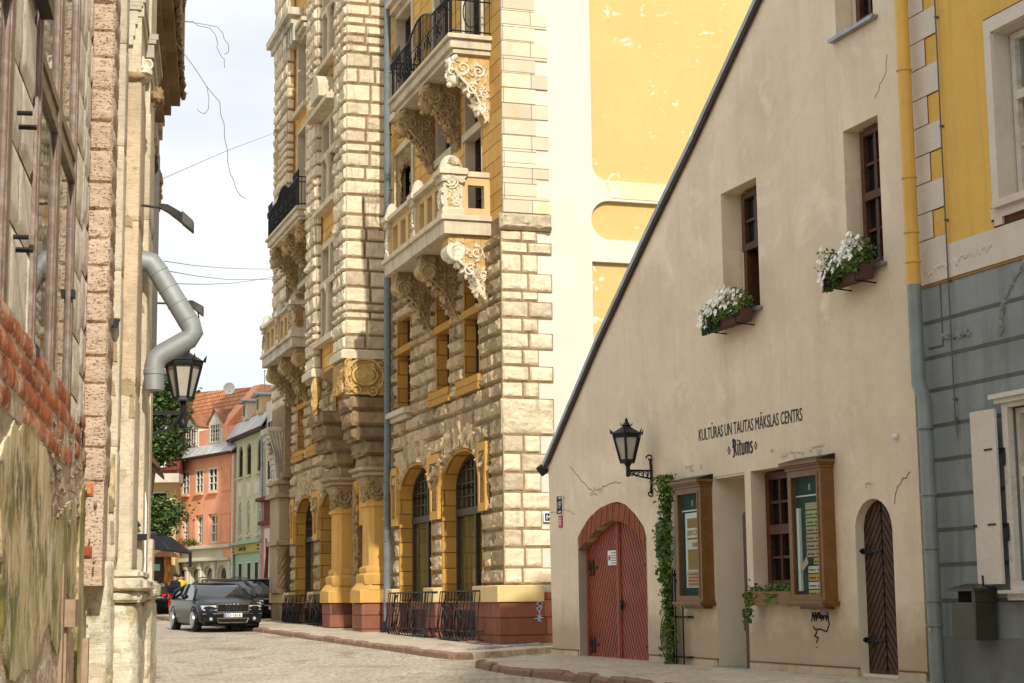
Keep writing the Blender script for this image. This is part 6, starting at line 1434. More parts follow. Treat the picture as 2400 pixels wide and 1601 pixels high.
# dangling wires over the street
M['wire'] = flat('grey_wire', (.16, .15, .15), .6)
def pix(u, v, y):      # helper used only for the thin wires and the far background: pixel -> world point at distance y
    d = _F+_R*((u-1200)/4050)-_U*((v-800.5)/4050); k = y/d.y; return Vector((0, 0, 1.1))+d*k
def wire(lab, pts, y, r, cat='wire', name='dangling_wire', grp=None):
    q = [pix(u, v, y+dy) for u, v, dy in pts]; T = Thing(name, lab, cat, FW, q[0], grp); m = MB(); m.tube(q, r, 4); m.build('wire', M['wire'], T)
k = 1294/660
wire('loose wire curling out from the cornice, upper one', [(x/k, y/k, 0) for x, y in [(812, 97), (880, 103), (940, 112), (1000, 125), (1025, 155), (1030, 180), (1050, 205), (1050, 240), (1030, 250)]], 13, .0022)
wire('loose wire with kinks just under the upper one', [(x/k, y/k, 0) for x, y in [(812, 98), (885, 98), (910, 118), (965, 130), (990, 160), (1002, 205), (995, 215), (1018, 262), (1030, 270), (1032, 312)]], 13.1, .0022)
wire('long kinked wire hanging down into the sky from the cornice', [(x/k, y/k, 0) for x, y in [(812, 200), (850, 252), (900, 320), (950, 398), (985, 440), (1010, 470), (1015, 530), (1030, 570), (1033, 640), (1045, 690), (1046, 740), (1058, 800), (1075, 830), (1085, 870), (1105, 900), (1130, 914)]], 13.2, .0026)
wire('short hooked wire branching off the long hanging wire', [(x/k, y/k, 0) for x, y in [(950, 398), (960, 450), (958, 500), (940, 523), (918, 515), (905, 500)]], 13.2, .0022)
wire('thin straight cable rising across the gap to the turret', [(377, 421, 0), (535, 352, 12), (640, 313, 36)], 22, .005, 'cable', 'overhead_cable', 'overhead cables')
for i, (a, b, c) in enumerate((((385, 612), (520, 628), (650, 631)), ((398, 636), (530, 655), (660, 654)), ((415, 665), (545, 664), (665, 645)))):
    wire(('highest', 'middle', 'lowest')[i]+' of the three slack cables between the left house and the stone balcony', [(a[0], a[1], 0), ((a[0]+b[0])/2, (a[1]+b[1])/2+2, 9), (b[0], b[1], 18), ((b[0]+c[0])/2, (b[1]+c[1])/2+1, 26), (c[0], c[1], 33)], 24, .006, 'cable', 'overhead_cable', 'overhead cables')
# ---------------------------------------------------------------- houses at the bend of the street
M['orange'] = plaster('salmon_orange_render', (.80, .37, .21), .12, .9, .2, 10, (.45, .17, .09), .4)
M['sage'] = plaster('sage_green_render', (.58, .59, .40), .12, .8, .2, 10, (.30, .30, .18), .5, (.3, .3, .18))
M['mint'] = plaster('mint_shopfront', (.33, .50, .38), .08, 1, .1, 10); M['pink'] = plaster('pink_shopfront', (.62, .24, .17), .08, 1, .1, 10)
M['sage_pale'] = plaster('pale_shopfront', (.62, .58, .44), .08, 1, .1, 10, (.4, .36, .25), .4); M['sign_board'] = flat('mustard_sign_board', (.42, .34, .10), .6)
M['cream_far'] = plaster('cream_far_wall', (.66, .52, .28), .1, 1, .1, 10); M['maroon'] = flat('maroon_paint', (.12, .02, .02), .6); M['maroon_wall'] = plaster('dark_red_wall', (.16, .055, .035), .2, 2, .2, 10)
t = NT('clay_roof_tiles'); w_ = t.n.new('ShaderNodeTexWave'); w_.wave_type = 'BANDS'; w_.bands_direction = 'X'; w_.inputs['Scale'].default_value = 1.9; t.lk(t.tc.outputs['Object'], w_.inputs['Vector'])
br = t.bricks(t.swz('XZ '), .22, .20, .02); tb = t.mix(t.ramp(br.outputs['Color'], [(0., 0.), (1., 1.)]), (.64, .25, .10), (.78, .37, .18))
tb = t.mix(t.ramp(br.outputs['Fac'], [(.3, 0.), (.8, .8)]), tb, (.20, .05, .02)); tb = t.mix(t.ramp(t.noise(1.2, 6, .6), [(.5, 0.), (.7, .45)]), tb, (.34, .12, .06))
M['tiles'] = t.done(tb, .8, t.bump(w_.outputs['Fac'], 1, .05, t.bump(br.outputs['Fac'], 1, .04)))
t = NT('seamed_metal_roof'); br = t.bricks(t.swz('XZ '), .55, 20, .02, 0); n = t.noise(1.4, 6, .65)
col = t.mix(t.ramp(n, [(.35, 0.), (.65, 1.)]), (.45, .47, .48), (.72, .74, .74)); col = t.mix(t.ramp(t.noise(3, 6, .7), [(.56, 0.), (.68, .6)]), col, (.34, .20, .12)); col = t.mix(t.ramp(br.outputs['Fac'], [(.3, 0.), (.8, .6)]), col, (.14, .14, .14)); M['seam'] = t.done(col, .5, t.bump(br.outputs['Fac'], 1, .03), .3)
M['copper'] = flat('rusty_sheet_roof', (.30, .13, .07), .6, .2, .25, 3)
def quadslab(m, a, b, c, d, t=.06):
    """roof plane with thickness from four (s,o,z) corners"""
    a, b, c, d = map(Vector, (a, b, c, d)); n = (b-a).cross(d-a).normalized()*t
    m.add([a, b, c, d, a+n, b+n, c+n, d+n], [(0, 1, 2, 3), (7, 6, 5, 4), (0, 4, 5, 1), (1, 5, 6, 2), (2, 6, 7, 3), (3, 7, 4, 0)])

# green house
N_ = Thing('green_house', 'sage green house with arched windows, a mustard shop sign and a mint shopfront', 'house', FN, (4, 0, .4))
gw = [(1.62, 2.45), (3.62, 4.5), (5.25, 6.1)]
ups = [arch_poly(a, b, 6.42, 7.45, .35, 8) for a, b in gw]; los = [arch_poly(a+.1, b-.1, 3.87, 4.95, .38, 8) for a, b in gw]
m = MB(); m.wall(rect(1.0, 7.25, 3.55, 8.3), ups+los, -.3, 0); m.build('upper_wall', M['sage'], N_); m = MB(); m.box(1.02, 7.2, -6, -.31, .3, 8.3); m.build('house_body', M['sage'], N_)
for pl, (a, b), z0, z1 in [(p, g, 6.42, 7.8) for p, g in zip(ups, gw)]+[(p, (g[0]+.1, g[1]-.1), 3.87, 5.33) for p, g in zip(los, gw)]:
    mat = 'brown_wood' if z0 > 5 else 'white_wood'; m = MB(); m.wall(arch_poly(a+.02, b-.02, z0+.02, z1-.38, .34, 8), [arch_poly(a+.1, b-.1, z0+.1, z1-.42, .28, 8)], -.10, -.05); m.box((a+b)/2-.03, (a+b)/2+.03, -.10, -.06, z0+.1, z1-.1); m.box(a+.1, b-.1, -.10, -.06, z1-.5, z1-.44)
    fo = m.build('window', M[mat], N_); m = MB(); m.prism(arch_poly(a+.05, b-.05, z0+.05, z1-.42, .3, 8), 'o', -.13, -.095); m.build('pane', M['far_glass'] if z0 > 5 else M['far_glass'], N_, fo)
m = MB()
for a, b in gw: m.bbox(a-.08, b+.08, 0, .12, 6.34, 6.42, .01); m.bbox(a, b, 0, .12, 3.78, 3.87, .01)
m.build('window_sill', M['sage_pale'], N_)
m = MB(); m.box(2.0, 2.9, .0, .02, 5.55, 6.05); m.box(3.55, 4.35, .0, .02, 5.5, 6.1); m.box(5.3, 6.1, .0, .02, 5.6, 6.2); m.build('bare_plaster_patch', M['offwhite'], N_)
m = MB(); m.box(1.0, 7.25, -.3, 0, .3, 3.54); m.bbox(.98, 7.27, 0, .25, 3.50, 3.62, .02); m.build('shopfront', M['mint'], N_)
m = MB(); m.bbox(1.1, 7.2, .0, .12, 3.13, 3.5, .01); sb = m.build('shop_sign', M['sign_board'], N_)
text('Galerija Rīga', .30, M['ink'], N_, 5.35, .128, 3.24, False, .95, .002, 'lettering'); m = MB()
for s in (6.3, 1.5): m.box(s-.05, s+.35, .121, .126, 3.2, 3.26); m.box(s-.05, s+.35, .121, .126, 3.35, 3.41)
m.build('lettering', M['ink'], N_)
for a in (1.9, 3.3, 5.0): fo = window(N_, a, a+.75, .75, 2.75, .02, 1, 1, .05, .02, 'white_wood', 'far_glass', d=.02)
for a in (1.9, 3.3, 5.0): pass
m = MB(); m.box(1.2, 7.0, .005, .05, .3, .8); m.build('stall_riser', M['mint'], N_)
m = MB(); quadslab(m, (.8, .3, 8.22), (7.4, .3, 8.22), (7.4, -.18, 8.95), (.8, -.18, 8.95)); m.build('metal_roof', M['seam'], N_)
m = MB(); m.box(.8, 7.4, .0, .3, 8.1, 8.2); m.build('eaves_board', M['dark_wood'], N_); m = MB(); quadslab(m, (.8, -.16, 8.93), (9.0, -.16, 8.93), (8.6, -1.25, 10.35), (.8, -1.25, 10.35)); m.prism([(-1.2, 8.2), (-1.2, 10.28), (-.2, 8.9)], 's', .82, 7.3); m.build('tile_roof', M['tiles'], N_)
m = MB(); quadslab(m, (8.9, -.1, 8.95), (9.15, -.1, 8.95), (8.8, -1.28, 10.42), (8.55, -1.28, 10.42), .1); m.build('roof_verge', M['white_wood'], N_)
for s in (2.0, 4.6):
    m = MB(); m.box(s, s+.9, -.9, -.02, 8.9, 9.62); dm = m.build('dormer', M['cream_far'] if s < 3 else M['offwhite'], N_); m = MB(); m.box(s-.1, s+1.0, -1.0, .18, 9.62, 9.68); m.loft([[(s-.1, o, 9.66), (s+.45, o, 9.82), (s+1.0, o, 9.66)] for o in (-1, .18)]); m.build('dormer_roof', M['zinc'], N_, dm); window(N_, s+.2, s+.7, 9.0, 9.56, .0, 2, 2, .04, .02, 'white_wood', 'far_glass', d=.02, parent=dm)
m = MB(); m.tube([(1.15, .12, 8.1), (1.15, .08, 3.2), (1.15, .08, .5)], .06, 8); m.build('rainwater_pipe', M['zinc'], N_); m = MB(); m.tube([(7.3, .28, 8.15), (7.3, .1, 7.7), (7.28, .1, .5)], .06, 8); m.build('rainwater_pipe', M['white_wood'], N_)
T = Thing('roof_antenna', 'thin television aerial on the red tiled roof', 'antenna', FN, (5, -1.2, 10.3)); m = MB(); m.tube([(6.4, -1.2, 10.3), (6.4, -1.2, 11.3)], .02, 4); m.tube([(6.2, -1.2, 11.25), (6.6, -1.2, 11.25)], .015, 4); m.build('mast', M['zinc'], T)
# pink shop
P_ = Thing('pink_house', 'narrow pale house with a pink shopfront and a yellow banner, just beyond the far pilaster', 'house', FN, (-1, 0, .4))
m = MB(); m.box(-4, .98, -6, -.02, .3, 9.2); m.build('wall', M['offwhite'], P_); m = MB(); m.box(-4, .96, -.02, .10, .4, 5.3); m.build('shopfront', M['pink'], P_); m = MB(); m.box(-3.6, .6, .10, .14, 4.3, 5.1); m.bbox(-4, 1.0, .1, .4, 5.1, 5.25); m.bbox(-4, 1, .1, .3, 4.15, 4.3); m.build('shop_fascia', M['maroon'], P_)
m = MB(); m.box(-3.0, .4, .10, .15, 1.2, 4.0); m.build('shop_window', M['offwhite'], P_); m = MB(); m.box(-3.0, .38, .15, .17, 1.0, 1.9); m.build('yellow_banner', M['paper_orange'], P_); m = MB(); m.tube([(-.2, .2, 2.0), (-.3, .2, 2.9), (-.1, .2, 3.6)], .1, 6, .02); m.tube([(-.4, .2, 3.4), (-.3, .2, 2.6)], .06, 6); m.build('window_display', M['maroon'], P_)
window(P_, -.6, .5, 5.9, 8.4, .02, 2, 3, .08, .04, 'white_wood', 'far_glass', d=.03)
# orange house
O_ = Thing('orange_house', 'salmon orange house with white windows above a pale arcaded shopfront and two gabled dormers', 'house', FO, (3, 0, .5))
ow = [(1.66, 2.56), (3.05, 3.85), (4.45, 5.22)]; wu = [rect(a, b, 5.98, 7.1) for a, b in ow]; wl_ = [rect(a, b, 3.70, 5.0) for a, b in ow]
m = MB(); m.wall(rect(.0, 5.76, 3.56, 7.72), wu+wl_, -.25, 0); m.build('upper_wall', M['orange'], O_); m = MB(); m.box(.0, 5.72, -6, -.26, .3, 8.9); m.build('house_body', M['orange'], O_)
for r_ in wu: window(O_, r_[0][0], r_[1][0], r_[0][1], r_[2][1], -.06, 2, 3, .09, .05, 'white_wood', 'far_glass')
for r_ in wl_: window(O_, r_[0][0], r_[1][0], r_[0][1], r_[2][1], -.20, 2, 3, .09, .05, 'white_wood', 'glass_yellow')
m = MB()
for a, b in ow: m.bbox(a-.05, b+.05, 0, .14, 5.90, 5.97, .01)
for z0, z1 in ((5.95, 7.1), (3.7, 5.0)): m.wall(rect(.42, 1.32, z0, z1), [rect(.45, 1.29, z0+.03, z1-.03)], .0, .03)
m.build('sill_and_panel', M['orange'], O_)
ar = [(.6, 1.45), (1.9, 2.8), (3.25, 4.15), (4.55, 5.45)]
m = MB(); m.wall(rect(.05, 5.9, .4, 3.56), [arch_poly(a, b, .9, 2.25, .45, 10) for a, b in ar], -.2, .08); m.bbox(-.02, 6.0, .08, .35, 2.90, 3.0, .02); m.bbox(-.02, 6.0, .08, .3, 3.46, 3.6, .02)
for s in (.2, 1.67, 3.02, 4.35, 5.65): m.bbox(s-.12, s+.12, .08, .18, .5, 2.9, .02); m.bbox(s-.16, s+.16, .08, .22, 2.55, 2.85, .02)
m.build('shopfront', M['sage_pale'], O_)
for a, b in ar:
    m = MB(); m.wall(arch_poly(a+.02, b-.02, .92, 2.25, .43, 10), [arch_poly(a+.09, b-.09, 1.0, 2.25, .36, 10)], -.1, -.04); m.box(a+.09, b-.09, -.09, -.05, 2.0, 2.06); fo = m.build('shop_window', M['white_wood'], O_); m = MB(); m.prism(arch_poly(a+.04, b-.04, .95, 2.25, .4, 10), 'o', -.13, -.09); m.build('pane', M['glass'], O_, fo)
m = MB(); m.blob((.45, .1, 3.25), (.4, .05, .35), 3, .5, 3); m.build('bare_brick_patch', M['orange'], O_)
m = MB(); quadslab(m, (-.15, .35, 7.66), (5.95, .35, 7.66), (5.95, -.6, 8.5), (-.15, -.6, 8.5)); m.build('metal_roof', M['seam'], O_); m = MB(); m.box(-.1, 5.9, .0, .33, 7.58, 7.66); m.tube([(-.1, .38, 7.62), (5.95, .38, 7.60)], .05, 6); m.build('gutter', M['dark_wood'], O_)
m = MB(); quadslab(m, (2.0, -.45, 8.5), (9.3, -.45, 8.4), (9.8, -1.9, 11.3), (2.0, -1.9, 10.85)); m.box(2.1, 8.5, -4, -1.8, 7, 10.8); m.build('tile_roof', M['tiles'], O_)
m = MB(); m.prism([(-.5, 7.0), (-.2, 9.0), (-1.9, 10.9), (-3.0, 10.9), (-3, 7)], 's', 1.2, 1.98); m.box(.1, 1.2, -4, -.7, 7, 9.1); m.build('gable_wall', M['orange'], O_)
for a, b in ((1.7, 3.05), (4.1, 5.5)):
    c = (a+b)/2; m = MB(); m.prism([(a, 8.1), (b, 8.1), (b, 9.15), (c, 9.72), (a, 9.15)], 'o', -1.2, -.22); dm = m.build('dormer', M['side_white'], O_)
    window(O_, a+.17, b-.17, 8.25, 9.1, -.22, 4, 4, .06, .028, 'white_wood', 'far_glass', d=.04, parent=dm); m = MB(); quadslab(m, (a-.12, -.12, 9.12), (c, -.12, 9.80), (c, -1.6, 9.80), (a-.12, -1.6, 9.12), .04); quadslab(m, (c, -.12, 9.80), (b+.12, -.12, 9.12), (b+.12, -1.6, 9.12), (c, -1.6, 9.80), .04); m.build('dormer_roof', M['copper'], O_, dm)
m = MB(); m.tube([(5.8, .38, 7.55), (5.75, .1, 7.2), (5.72, .1, .6)], .07, 8); m.tube([(-.02, .12, 7.5), (-.02, .12, .6)], .06, 8); m.build('rainwater_pipe', M['white_wood'], O_)
T = Thing('satellite_dish', 'white satellite dish on the ridge of the red tiled roof', 'satellite dish', FW, pix(535, 915, 78)); c = pix(538, 911, 78); m = MB(); m.lathe((c.x, c.y-.1, c.z), [(0, .12), (.1, .11), (.2, .06), (.27, 0), (.26, .02), (.1, .14), (0, .16)], 16, 'o'); m.build('dish', M['white_paint'], T)
m = MB(); m.tube([(c.x, c.y, c.z-.1), (c.x, c.y+.1, c.z-.7)], .03, 5); m.build('mount', M['zinc'], T)
T = Thing('window_flowers', 'red and green geraniums on the ledge of the orange house above the shopfront', 'flowers', FO, (3.9, .2, 3.6)); r2 = random.Random(2); m = MB(); leafcloud(m, [(3.2+r2.random()*1.5, .22+r2.gauss(0, .08), 3.68+abs(r2.gauss(0, .13))) for _ in range(260)], .13, 4); m.build('foliage', M['leaf'], T); m = MB()
for _ in range(26): m.blob((4.2+r2.random()*1.0, .3+r2.random()*.1, 3.6+r2.random()*.35), (.05, .05, .045), _, .4, 3, 5)
m.build('flower', M['petal_red'], T)

# house across the bend with its balcony, seen behind the tree
C_ = Thing('balcony_house', 'dark red and cream house with an upstairs balcony, half hidden behind the trees', 'house', FW, (-17, 80, .6)); y = 79
def bx(m, x0, x1, y0, y1, z0, z1): return m.box(x0, x1, y0, y1, z0, z1)
m = MB(); bx(m, -24, -15.4, y, y+6, .3, 6.6); m.build('lower_wall', M['cream_far'], C_); m = MB(); bx(m, -24, -15.3, y+.1, y+6, 6.6, 10.2); m.build('upper_wall', M['maroon_wall'], C_); m = MB(); bx(m, -24, -15.1, y-1.0, y, 6.45, 6.85); m.build('balcony', M['trim_grey'], C_)
m = MB(); 
for i in range(40): m.tube([(-23+.2*i, y-.95, 6.85), (-23+.2*i, y-.95, 7.7)], .02, 4)
for z in (7.0, 7.7): m.tube([(-23, y-.95, z), (-15.1, y-.95, z)], .035, 4)
m.build('railing', M['maroon'], C_); m = MB(); quadslab(m, (-24, y-.5, 10.1), (-15, y-.5, 10.1), (-15, y+3, 12), (-24, y+3, 12)); m.build('tile_roof', M['tiles'], C_)
class _F2: pass
FWn = Frame((0, 0), (1, 0), -1)
C2 = Thing('x', 'x', 'x', FWn, (-16, -79, 4)); bpy.data.objects.remove(C2.e); C2.e = C_.e; C2.fr = FWn; C2.b = Vector((-17, -80, .6))
for a in (-17.0, -16.55+.55): window(C2, a-.5, a+.25, 4.3, 6.1, -y+.02, 1, 2, .08, .04, 'white_wood', 'far_glass', d=.04)
for a in (-18.4, -16.3): window(C2, a-.5, a+.4, 7.2, 9.3, -y-.05, 2, 2, .08, .04, 'white_wood', 'far_glass', d=.04)

M['leaf_tree'] = leafmat('tree_leaves', (.03, .06, .012), (.08, .145, .025), (.15, .20, .04))
def tree(name, label, base, crowns, leafsize, seed, nl):
    T = Thing(name, label, 'tree', FW, base, 'trees at the bend of the street'); r6 = random.Random(seed); bx_, by_, bz_ = base
    m = MB(); top = crowns[0][0]; m.tube([(bx_, by_, bz_), (bx_+.05, by_, bz_+1.5), (bx_-.05, by_, bz_+3), top], .17, 8, .05)
    for c, r in crowns:
        for i in range(7): a = r6.uniform(0, 6.28); m.tube([(bx_, by_, bz_+2.5), ((bx_+c[0])/2+.2*math.cos(a), (by_+c[1])/2, c[2]-.6*r[2]), (c[0]+r[0]*.7*math.cos(a), c[1]+r[1]*.7*math.sin(a), c[2]+r[2]*r6.uniform(-.4, .6))], .05, 5, .015)
    m.build('trunk', M['dark_wood'], T); P = []; Q = []
    for c, r in crowns:
        cl = []
        for _ in range(46):
            a, b = r6.uniform(0, 6.28), r6.uniform(-1, 1); k = r6.uniform(.55, 1.05); q = math.sqrt(1-b*b); cl.append(Vector((c[0]+r[0]*k*q*math.cos(a), c[1]+r[1]*k*q*math.sin(a), c[2]+r[2]*k*b)))
        for _ in range(nl):
            g = r6.choice(cl); s = .22*r6.uniform(.6, 1.4); p = g+Vector((r6.gauss(0, s*1.1), r6.gauss(0, s), r6.gauss(0, s*.55))); (P if r6.random() < .6 else Q).append(p)
    m = MB(); leafcloud(m, P, leafsize, seed, .8); cr = m.build('crown', M['leaf_tree'], T, recalc=False); m = MB(); leafcloud(m, Q, leafsize, seed+1, .8); m.build('crown', M['leaf_dark'], T, recalc=False)
a = pix(372, 1000, 70); b = pix(378, 950, 69)
tree('deciduous_tree', 'tall leafy tree rising between the lantern and the orange roof', (a.x-.5, 70, gz(70)), [(tuple(pix(368, 1005, 70)), (1.05, 1.0, 1.35)), (tuple(pix(384, 932, 70)), (.85, .9, .9)), (tuple(pix(372, 1045, 70)), (.8, .8, .6)), (tuple(pix(352, 910, 70)), (.7, .8, .7))], .20, 5, 3000)
tree('deciduous_tree', 'smaller leafy tree with yellow green edges above the dark awning', (pix(360, 1200, 67).x-.3, 67, gz(67)), [(tuple(pix(372, 1200, 67)), (.75, .8, .55)), (tuple(pix(360, 1235, 67)), (.6, .7, .5))], .15, 9, 2200)
T = Thing('awning', 'dark slatted awning frame sloping out over the cafe terrace', 'awning', FW, tuple(pix(390, 1270, 64))); m = MB()
A_, B_, C3, D3 = pix(342, 1250, 66), pix(345, 1283, 62), pix(446, 1296, 62), pix(400, 1262, 66)
for i in range(9): t_ = i/8; m.tube([A_+(B_-A_)*t_, D3+(C3-D3)*t_], .05, 5)
for p, q in ((A_, B_), (D3, C3), (A_+(D3-A_)*.5, B_+(C3-B_)*.5)): m.tube([p, q], .06, 5)
m.tube([C3, C3-Vector((0, 0, .5))], .06, 6); m.build('awning_frame', M['iron'], T)
T = Thing('timber_post', 'carved orange brown timber post with a pyramid cap beside the terrace', 'post', FW, (pix(392, 1375, 77.9).x, 77.9, .55)); p = pix(392, 1360, 77.9); m = MB(); M['pine'] = flat('orange_timber', (.42, .16, .04), .6, 0, .3, 6)
m.lathe((p.x, p.y, .5), [(.16, 0), (.16, .5), (.11, .7), (.17, 1.0), (.1, 1.3), (.16, 1.6), (.12, 2.0), (.16, 2.3), (.16, 2.6)], 10); m.build('post', M['pine'], T); m = MB(); m.loft([[(p.x-.62, p.y-.6, 3.1), (p.x+.45, p.y-.6, 3.1), (p.x+.45, p.y+.5, 3.1), (p.x-.62, p.y+.5, 3.1)], [(p.x-.1, p.y-.1, 3.5), (p.x+.02, p.y-.1, 3.5), (p.x+.02, p.y+.1, 3.5), (p.x-.1, p.y+.1, 3.5)]]); m.build('cap', M['copper'], T)
T = Thing('terrace_kiosk', 'dark timber kiosk under the awning with a turquoise window corner', 'kiosk', FW, (pix(360, 1400, 78).x, 78, .55)); m = MB(); p0, p1 = pix(330, 1300, 78.3), pix(388, 1300, 78.3); m.box(p0.x, p1.x, 78.2, 78.98, .5, 3.2); m.build('walls', M['dark_wood'], T)
m = MB(); a, b = pix(360, 1338, 78.1), pix(375, 1322, 78.1); m.box(a.x, b.x, 78.12, 78.19, a.z, b.z); m.build('window', M['mint'], T)

# ---------------------------------------------------------------- cars
M['car_black'] = None
def carpaint(name, c, rough=.16):
    t = NT(name); t.b.inputs['Coat Weight'].default_value = .0; return t.done(c, rough+.06, None, 0, .14)
M['car_black'] = carpaint('black_car_paint', (.012, .013, .014)); M['car_grey'] = carpaint('dark_green_grey_car_paint', (.035, .037, .030), .3); M['car_navy'] = carpaint('dark_car_paint', (.008, .009, .013))
M['tyre'] = flat('tyre_rubber', (.012, .012, .012), .85); M['rim'] = flat('alloy_rim', (.36, .36, .36), .35, .8); M['chrome'] = flat('chrome', (.62, .62, .62), .15, 1, .02)
M['head'] = flat('headlight_glass', (.52, .52, .48), .12, .3, .35, 22, .4, .8); M['tail'] = flat('tail_light', (.48, .02, .01), .25); M['plate_w'] = flat('number_plate', (.72, .72, .70), .5, 0, .03); M['blue_p'] = flat('plate_blue', (.02, .05, .28), .5)
M['car_glass'] = glass('car_glass', (.012, .015, .018), .03); M['grille'] = flat('grille_black', (.006, .006, .006), .5)
def car(name, label, x, y, heading, paint, kind='sedan', plate=None, group=None, L=5.0, W=1.86, Hc=1.44, detail=True):
    """built along local x (front at +x), origin on the ground at the centre"""
    z = gz(y); T = Thing(name, label, 'car', FW, (0, 0, 0), group); T.e.matrix_world = Matrix.Translation((x, y, z)) @ Matrix.Rotation(heading, 4, 'Z')
    k = L/5.0; hw = W/2; est = kind == 'estate'
    st = [(-2.5, .80, .38, .60, .70), (-2.44, .92, .26, .62, .90 if not est else .98), (-2.2, .98, .22, .66, 1.0 if not est else 1.0), (-1.6, 1.0, .2, .68, 1.0), (-.6, 1.0, .18, .68, .98), (.4, 1.0, .18, .68, .96), (1.0, 1.0, .19, .67, .95), (1.6, .99, .2, .66, .88), (2.1, .96, .22, .63, .80), (2.36, .88, .25, .60, .72), (2.48, .74, .32, .55, .64)]
    rings = []
    for (sx, w, zl, zm, zt) in st:
        w *= hw; half = [(w*.86, zl), (w*.97, zl+.08), (w*1.0, zm-.1), (w*1.0, zm), (w*.975, zm+(zt-zm)*.55), (w*.90, zt-.02), (w*.70, zt+.015), (w*.3, zt+.03)]
        rings.append([(sx*k, a, b) for a, b in half]+[(sx*k, -a, b) for a, b in reversed(half)])
    m = MB(); m.loft(rings, True, True); body = m.build('body', M[paint], T, sharp=50)
    # cabin glass and roof
    if est: gs = [(-2.38, .80, .97), (-2.2, .76, 1.30), (-1.9, .72, Hc-.02), (-.6, .74, Hc), (.25, .70, Hc-.03), (.75, .76, 1.2), (1.18, .80, .95)]
    else: gs = [(-1.95, .70, .98), (-1.5, .72, 1.18), (-.95, .70, Hc-.05), (-.3, .70, Hc), (.3, .69, Hc-.04), (.75, .74, 1.22), (1.25, .80, .94)]
    g = MB(); rf = MB(); R1 = []; R2 = []
    for sx, w, zt in gs:
        wb = hw*.93; wt = hw*w; R1.append([(sx*k, wb, .90), (sx*k, (wb*(1.42-zt)+wt*(zt-.9))/.52 if zt < 1.42 else wt, zt-.03), (sx*k, wt*.86, zt), (sx*k, -wt*.86, zt), (sx*k, -((wb*(1.42-zt)+wt*(zt-.9))/.52 if zt < 1.42 else wt), zt-.03), (sx*k, -wb, .90)])
    g.loft(R1, True, True); gl_ = g.build('windows', M['car_glass'], T, sharp=30)
    tops = [q for q in gs if q[2] > Hc-.06]
    rf.loft([[(sx*k, -hw*w*.99, zt-.035), (sx*k, -hw*w*.85, zt+.012), (sx*k, 0, zt+.03), (sx*k, hw*w*.85, zt+.012), (sx*k, hw*w*.99, zt-.035), (sx*k, 0, zt-.05)] for sx, w, zt in tops], True, True)
    for q in (-1, 1):
        def sp(i, j, r): a, b = gs[i], gs[j]; rf.tube([(a[0]*k, q*(hw*a[1] if a[2] > 1.2 else hw*.93)*.99, a[2]-.02), (b[0]*k, q*(hw*b[1] if b[2] > 1.2 else hw*.93)*.99, b[2]-.02)], r, 6)
        n = len(gs); sp(n-1, n-2, .035); sp(n-2, n-3, .035); sp(0, 1, .05); sp(1, 2, .05); rf.tube([(-.35*k, q*hw*.93, .95), (-.38*k, q*hw*.71, Hc-.03)], .04, 6)
        if est: rf.tube([(-1.5*k, q*hw*.93, .95), (-1.55*k, q*hw*.73, Hc-.03)], .045, 6); rf.tube([(-2.0*k, q*hw*.6, Hc+.05), (-1*k, q*hw*.62, Hc+.08), (.1*k, q*hw*.6, Hc+.04)], .02, 6)
    rf.build('roof', M[paint], T)
    for q in (-1, 1):      # mirrors, wheels
        m = MB(); m.blob((.82*k, q*(hw+.10), 1.0), (.07, .11, .075), 1, .05, 2, 8); m.build('wing_mirror', M[paint], T)
        for sx in (-1.48, 1.50):
            m = MB(); m.lathe((sx*k, q*(hw-.11), .335), [(.20, -.11), (.335, -.10), (.345, -.03), (.345, .03), (.335, .10), (.22, .11)], 24, 'o'); wh = m.build('wheel', M['tyre'], T)
            r = MB(); r.lathe((sx*k, q*(hw-.02), .335), [(.23, -.06), (.235, .02 if q > 0 else -.02), (.0, .0)], 24, 'o')
            for i in range(9): a = i*2*math.pi/9; r.tube([(sx*k, q*(hw+.0), .335), (sx*k+.215*math.cos(a), q*(hw+.005), .335+.215*math.sin(a))], .022, 4)
            r.build('rim', M['rim'], T, wh)
            ar_ = MB(); ar_.loft([[(sx*k+rr_*math.cos(a), q*(hw+.004), .335+rr_*math.sin(a)) for a in [math.pi*(-.08+1.16*i/14) for i in range(15)]] for rr_ in (.36, .40)]+[[(sx*k+rr_*math.cos(a), q*(hw-.05), .335+rr_*math.sin(a)) for a in [math.pi*(-.08+1.16*i/14) for i in range(15)]] for rr_ in (.40, .36)], False); ar_.build('wheel_arch', M['grille'], T)
    # nose
    for q in (-1, 1):
        m = MB(); m.loft([[(2.30*k, q*.90*hw, .595), (2.49*k, q*.50*hw, .595), (2.50*k, q*.50*hw, .60), (2.40*k, q*.86*hw, .60)], [(2.18*k, q*.92*hw, .74), (2.40*k, q*.50*hw, .74), (2.42*k, q*.50*hw, .735), (2.28*k, q*.88*hw, .735)]]); m.build('headlight', M['head'], T)
        m = MB(); m.lathe((2.46*k, q*.66*hw, .36), [(.0, .03), (.045, .03), (.055, 0)], 10, 's'); m.build('fog_light', M['head'], T)
        m = MB(); m.loft([[(-2.50*k, q*.55*hw, .70), (-2.42*k, q*.93*hw, .70), (-2.30*k, q*.99*hw, .72), (-2.30*k, q*.60*hw, .72)], [(-2.485*k, q*.55*hw, .92), (-2.41*k, q*.90*hw, .92), (-2.26*k, q*.97*hw, .90), (-2.30*k, q*.60*hw, .90)]]); m.build('tail_light', M['tail'], T)
    m = MB(); m.bbox(2.44*k, 2.515*k, -.46*hw, .46*hw, .56, .765, .01); gr = m.build('grille', M['grille'], T)
    m = MB()
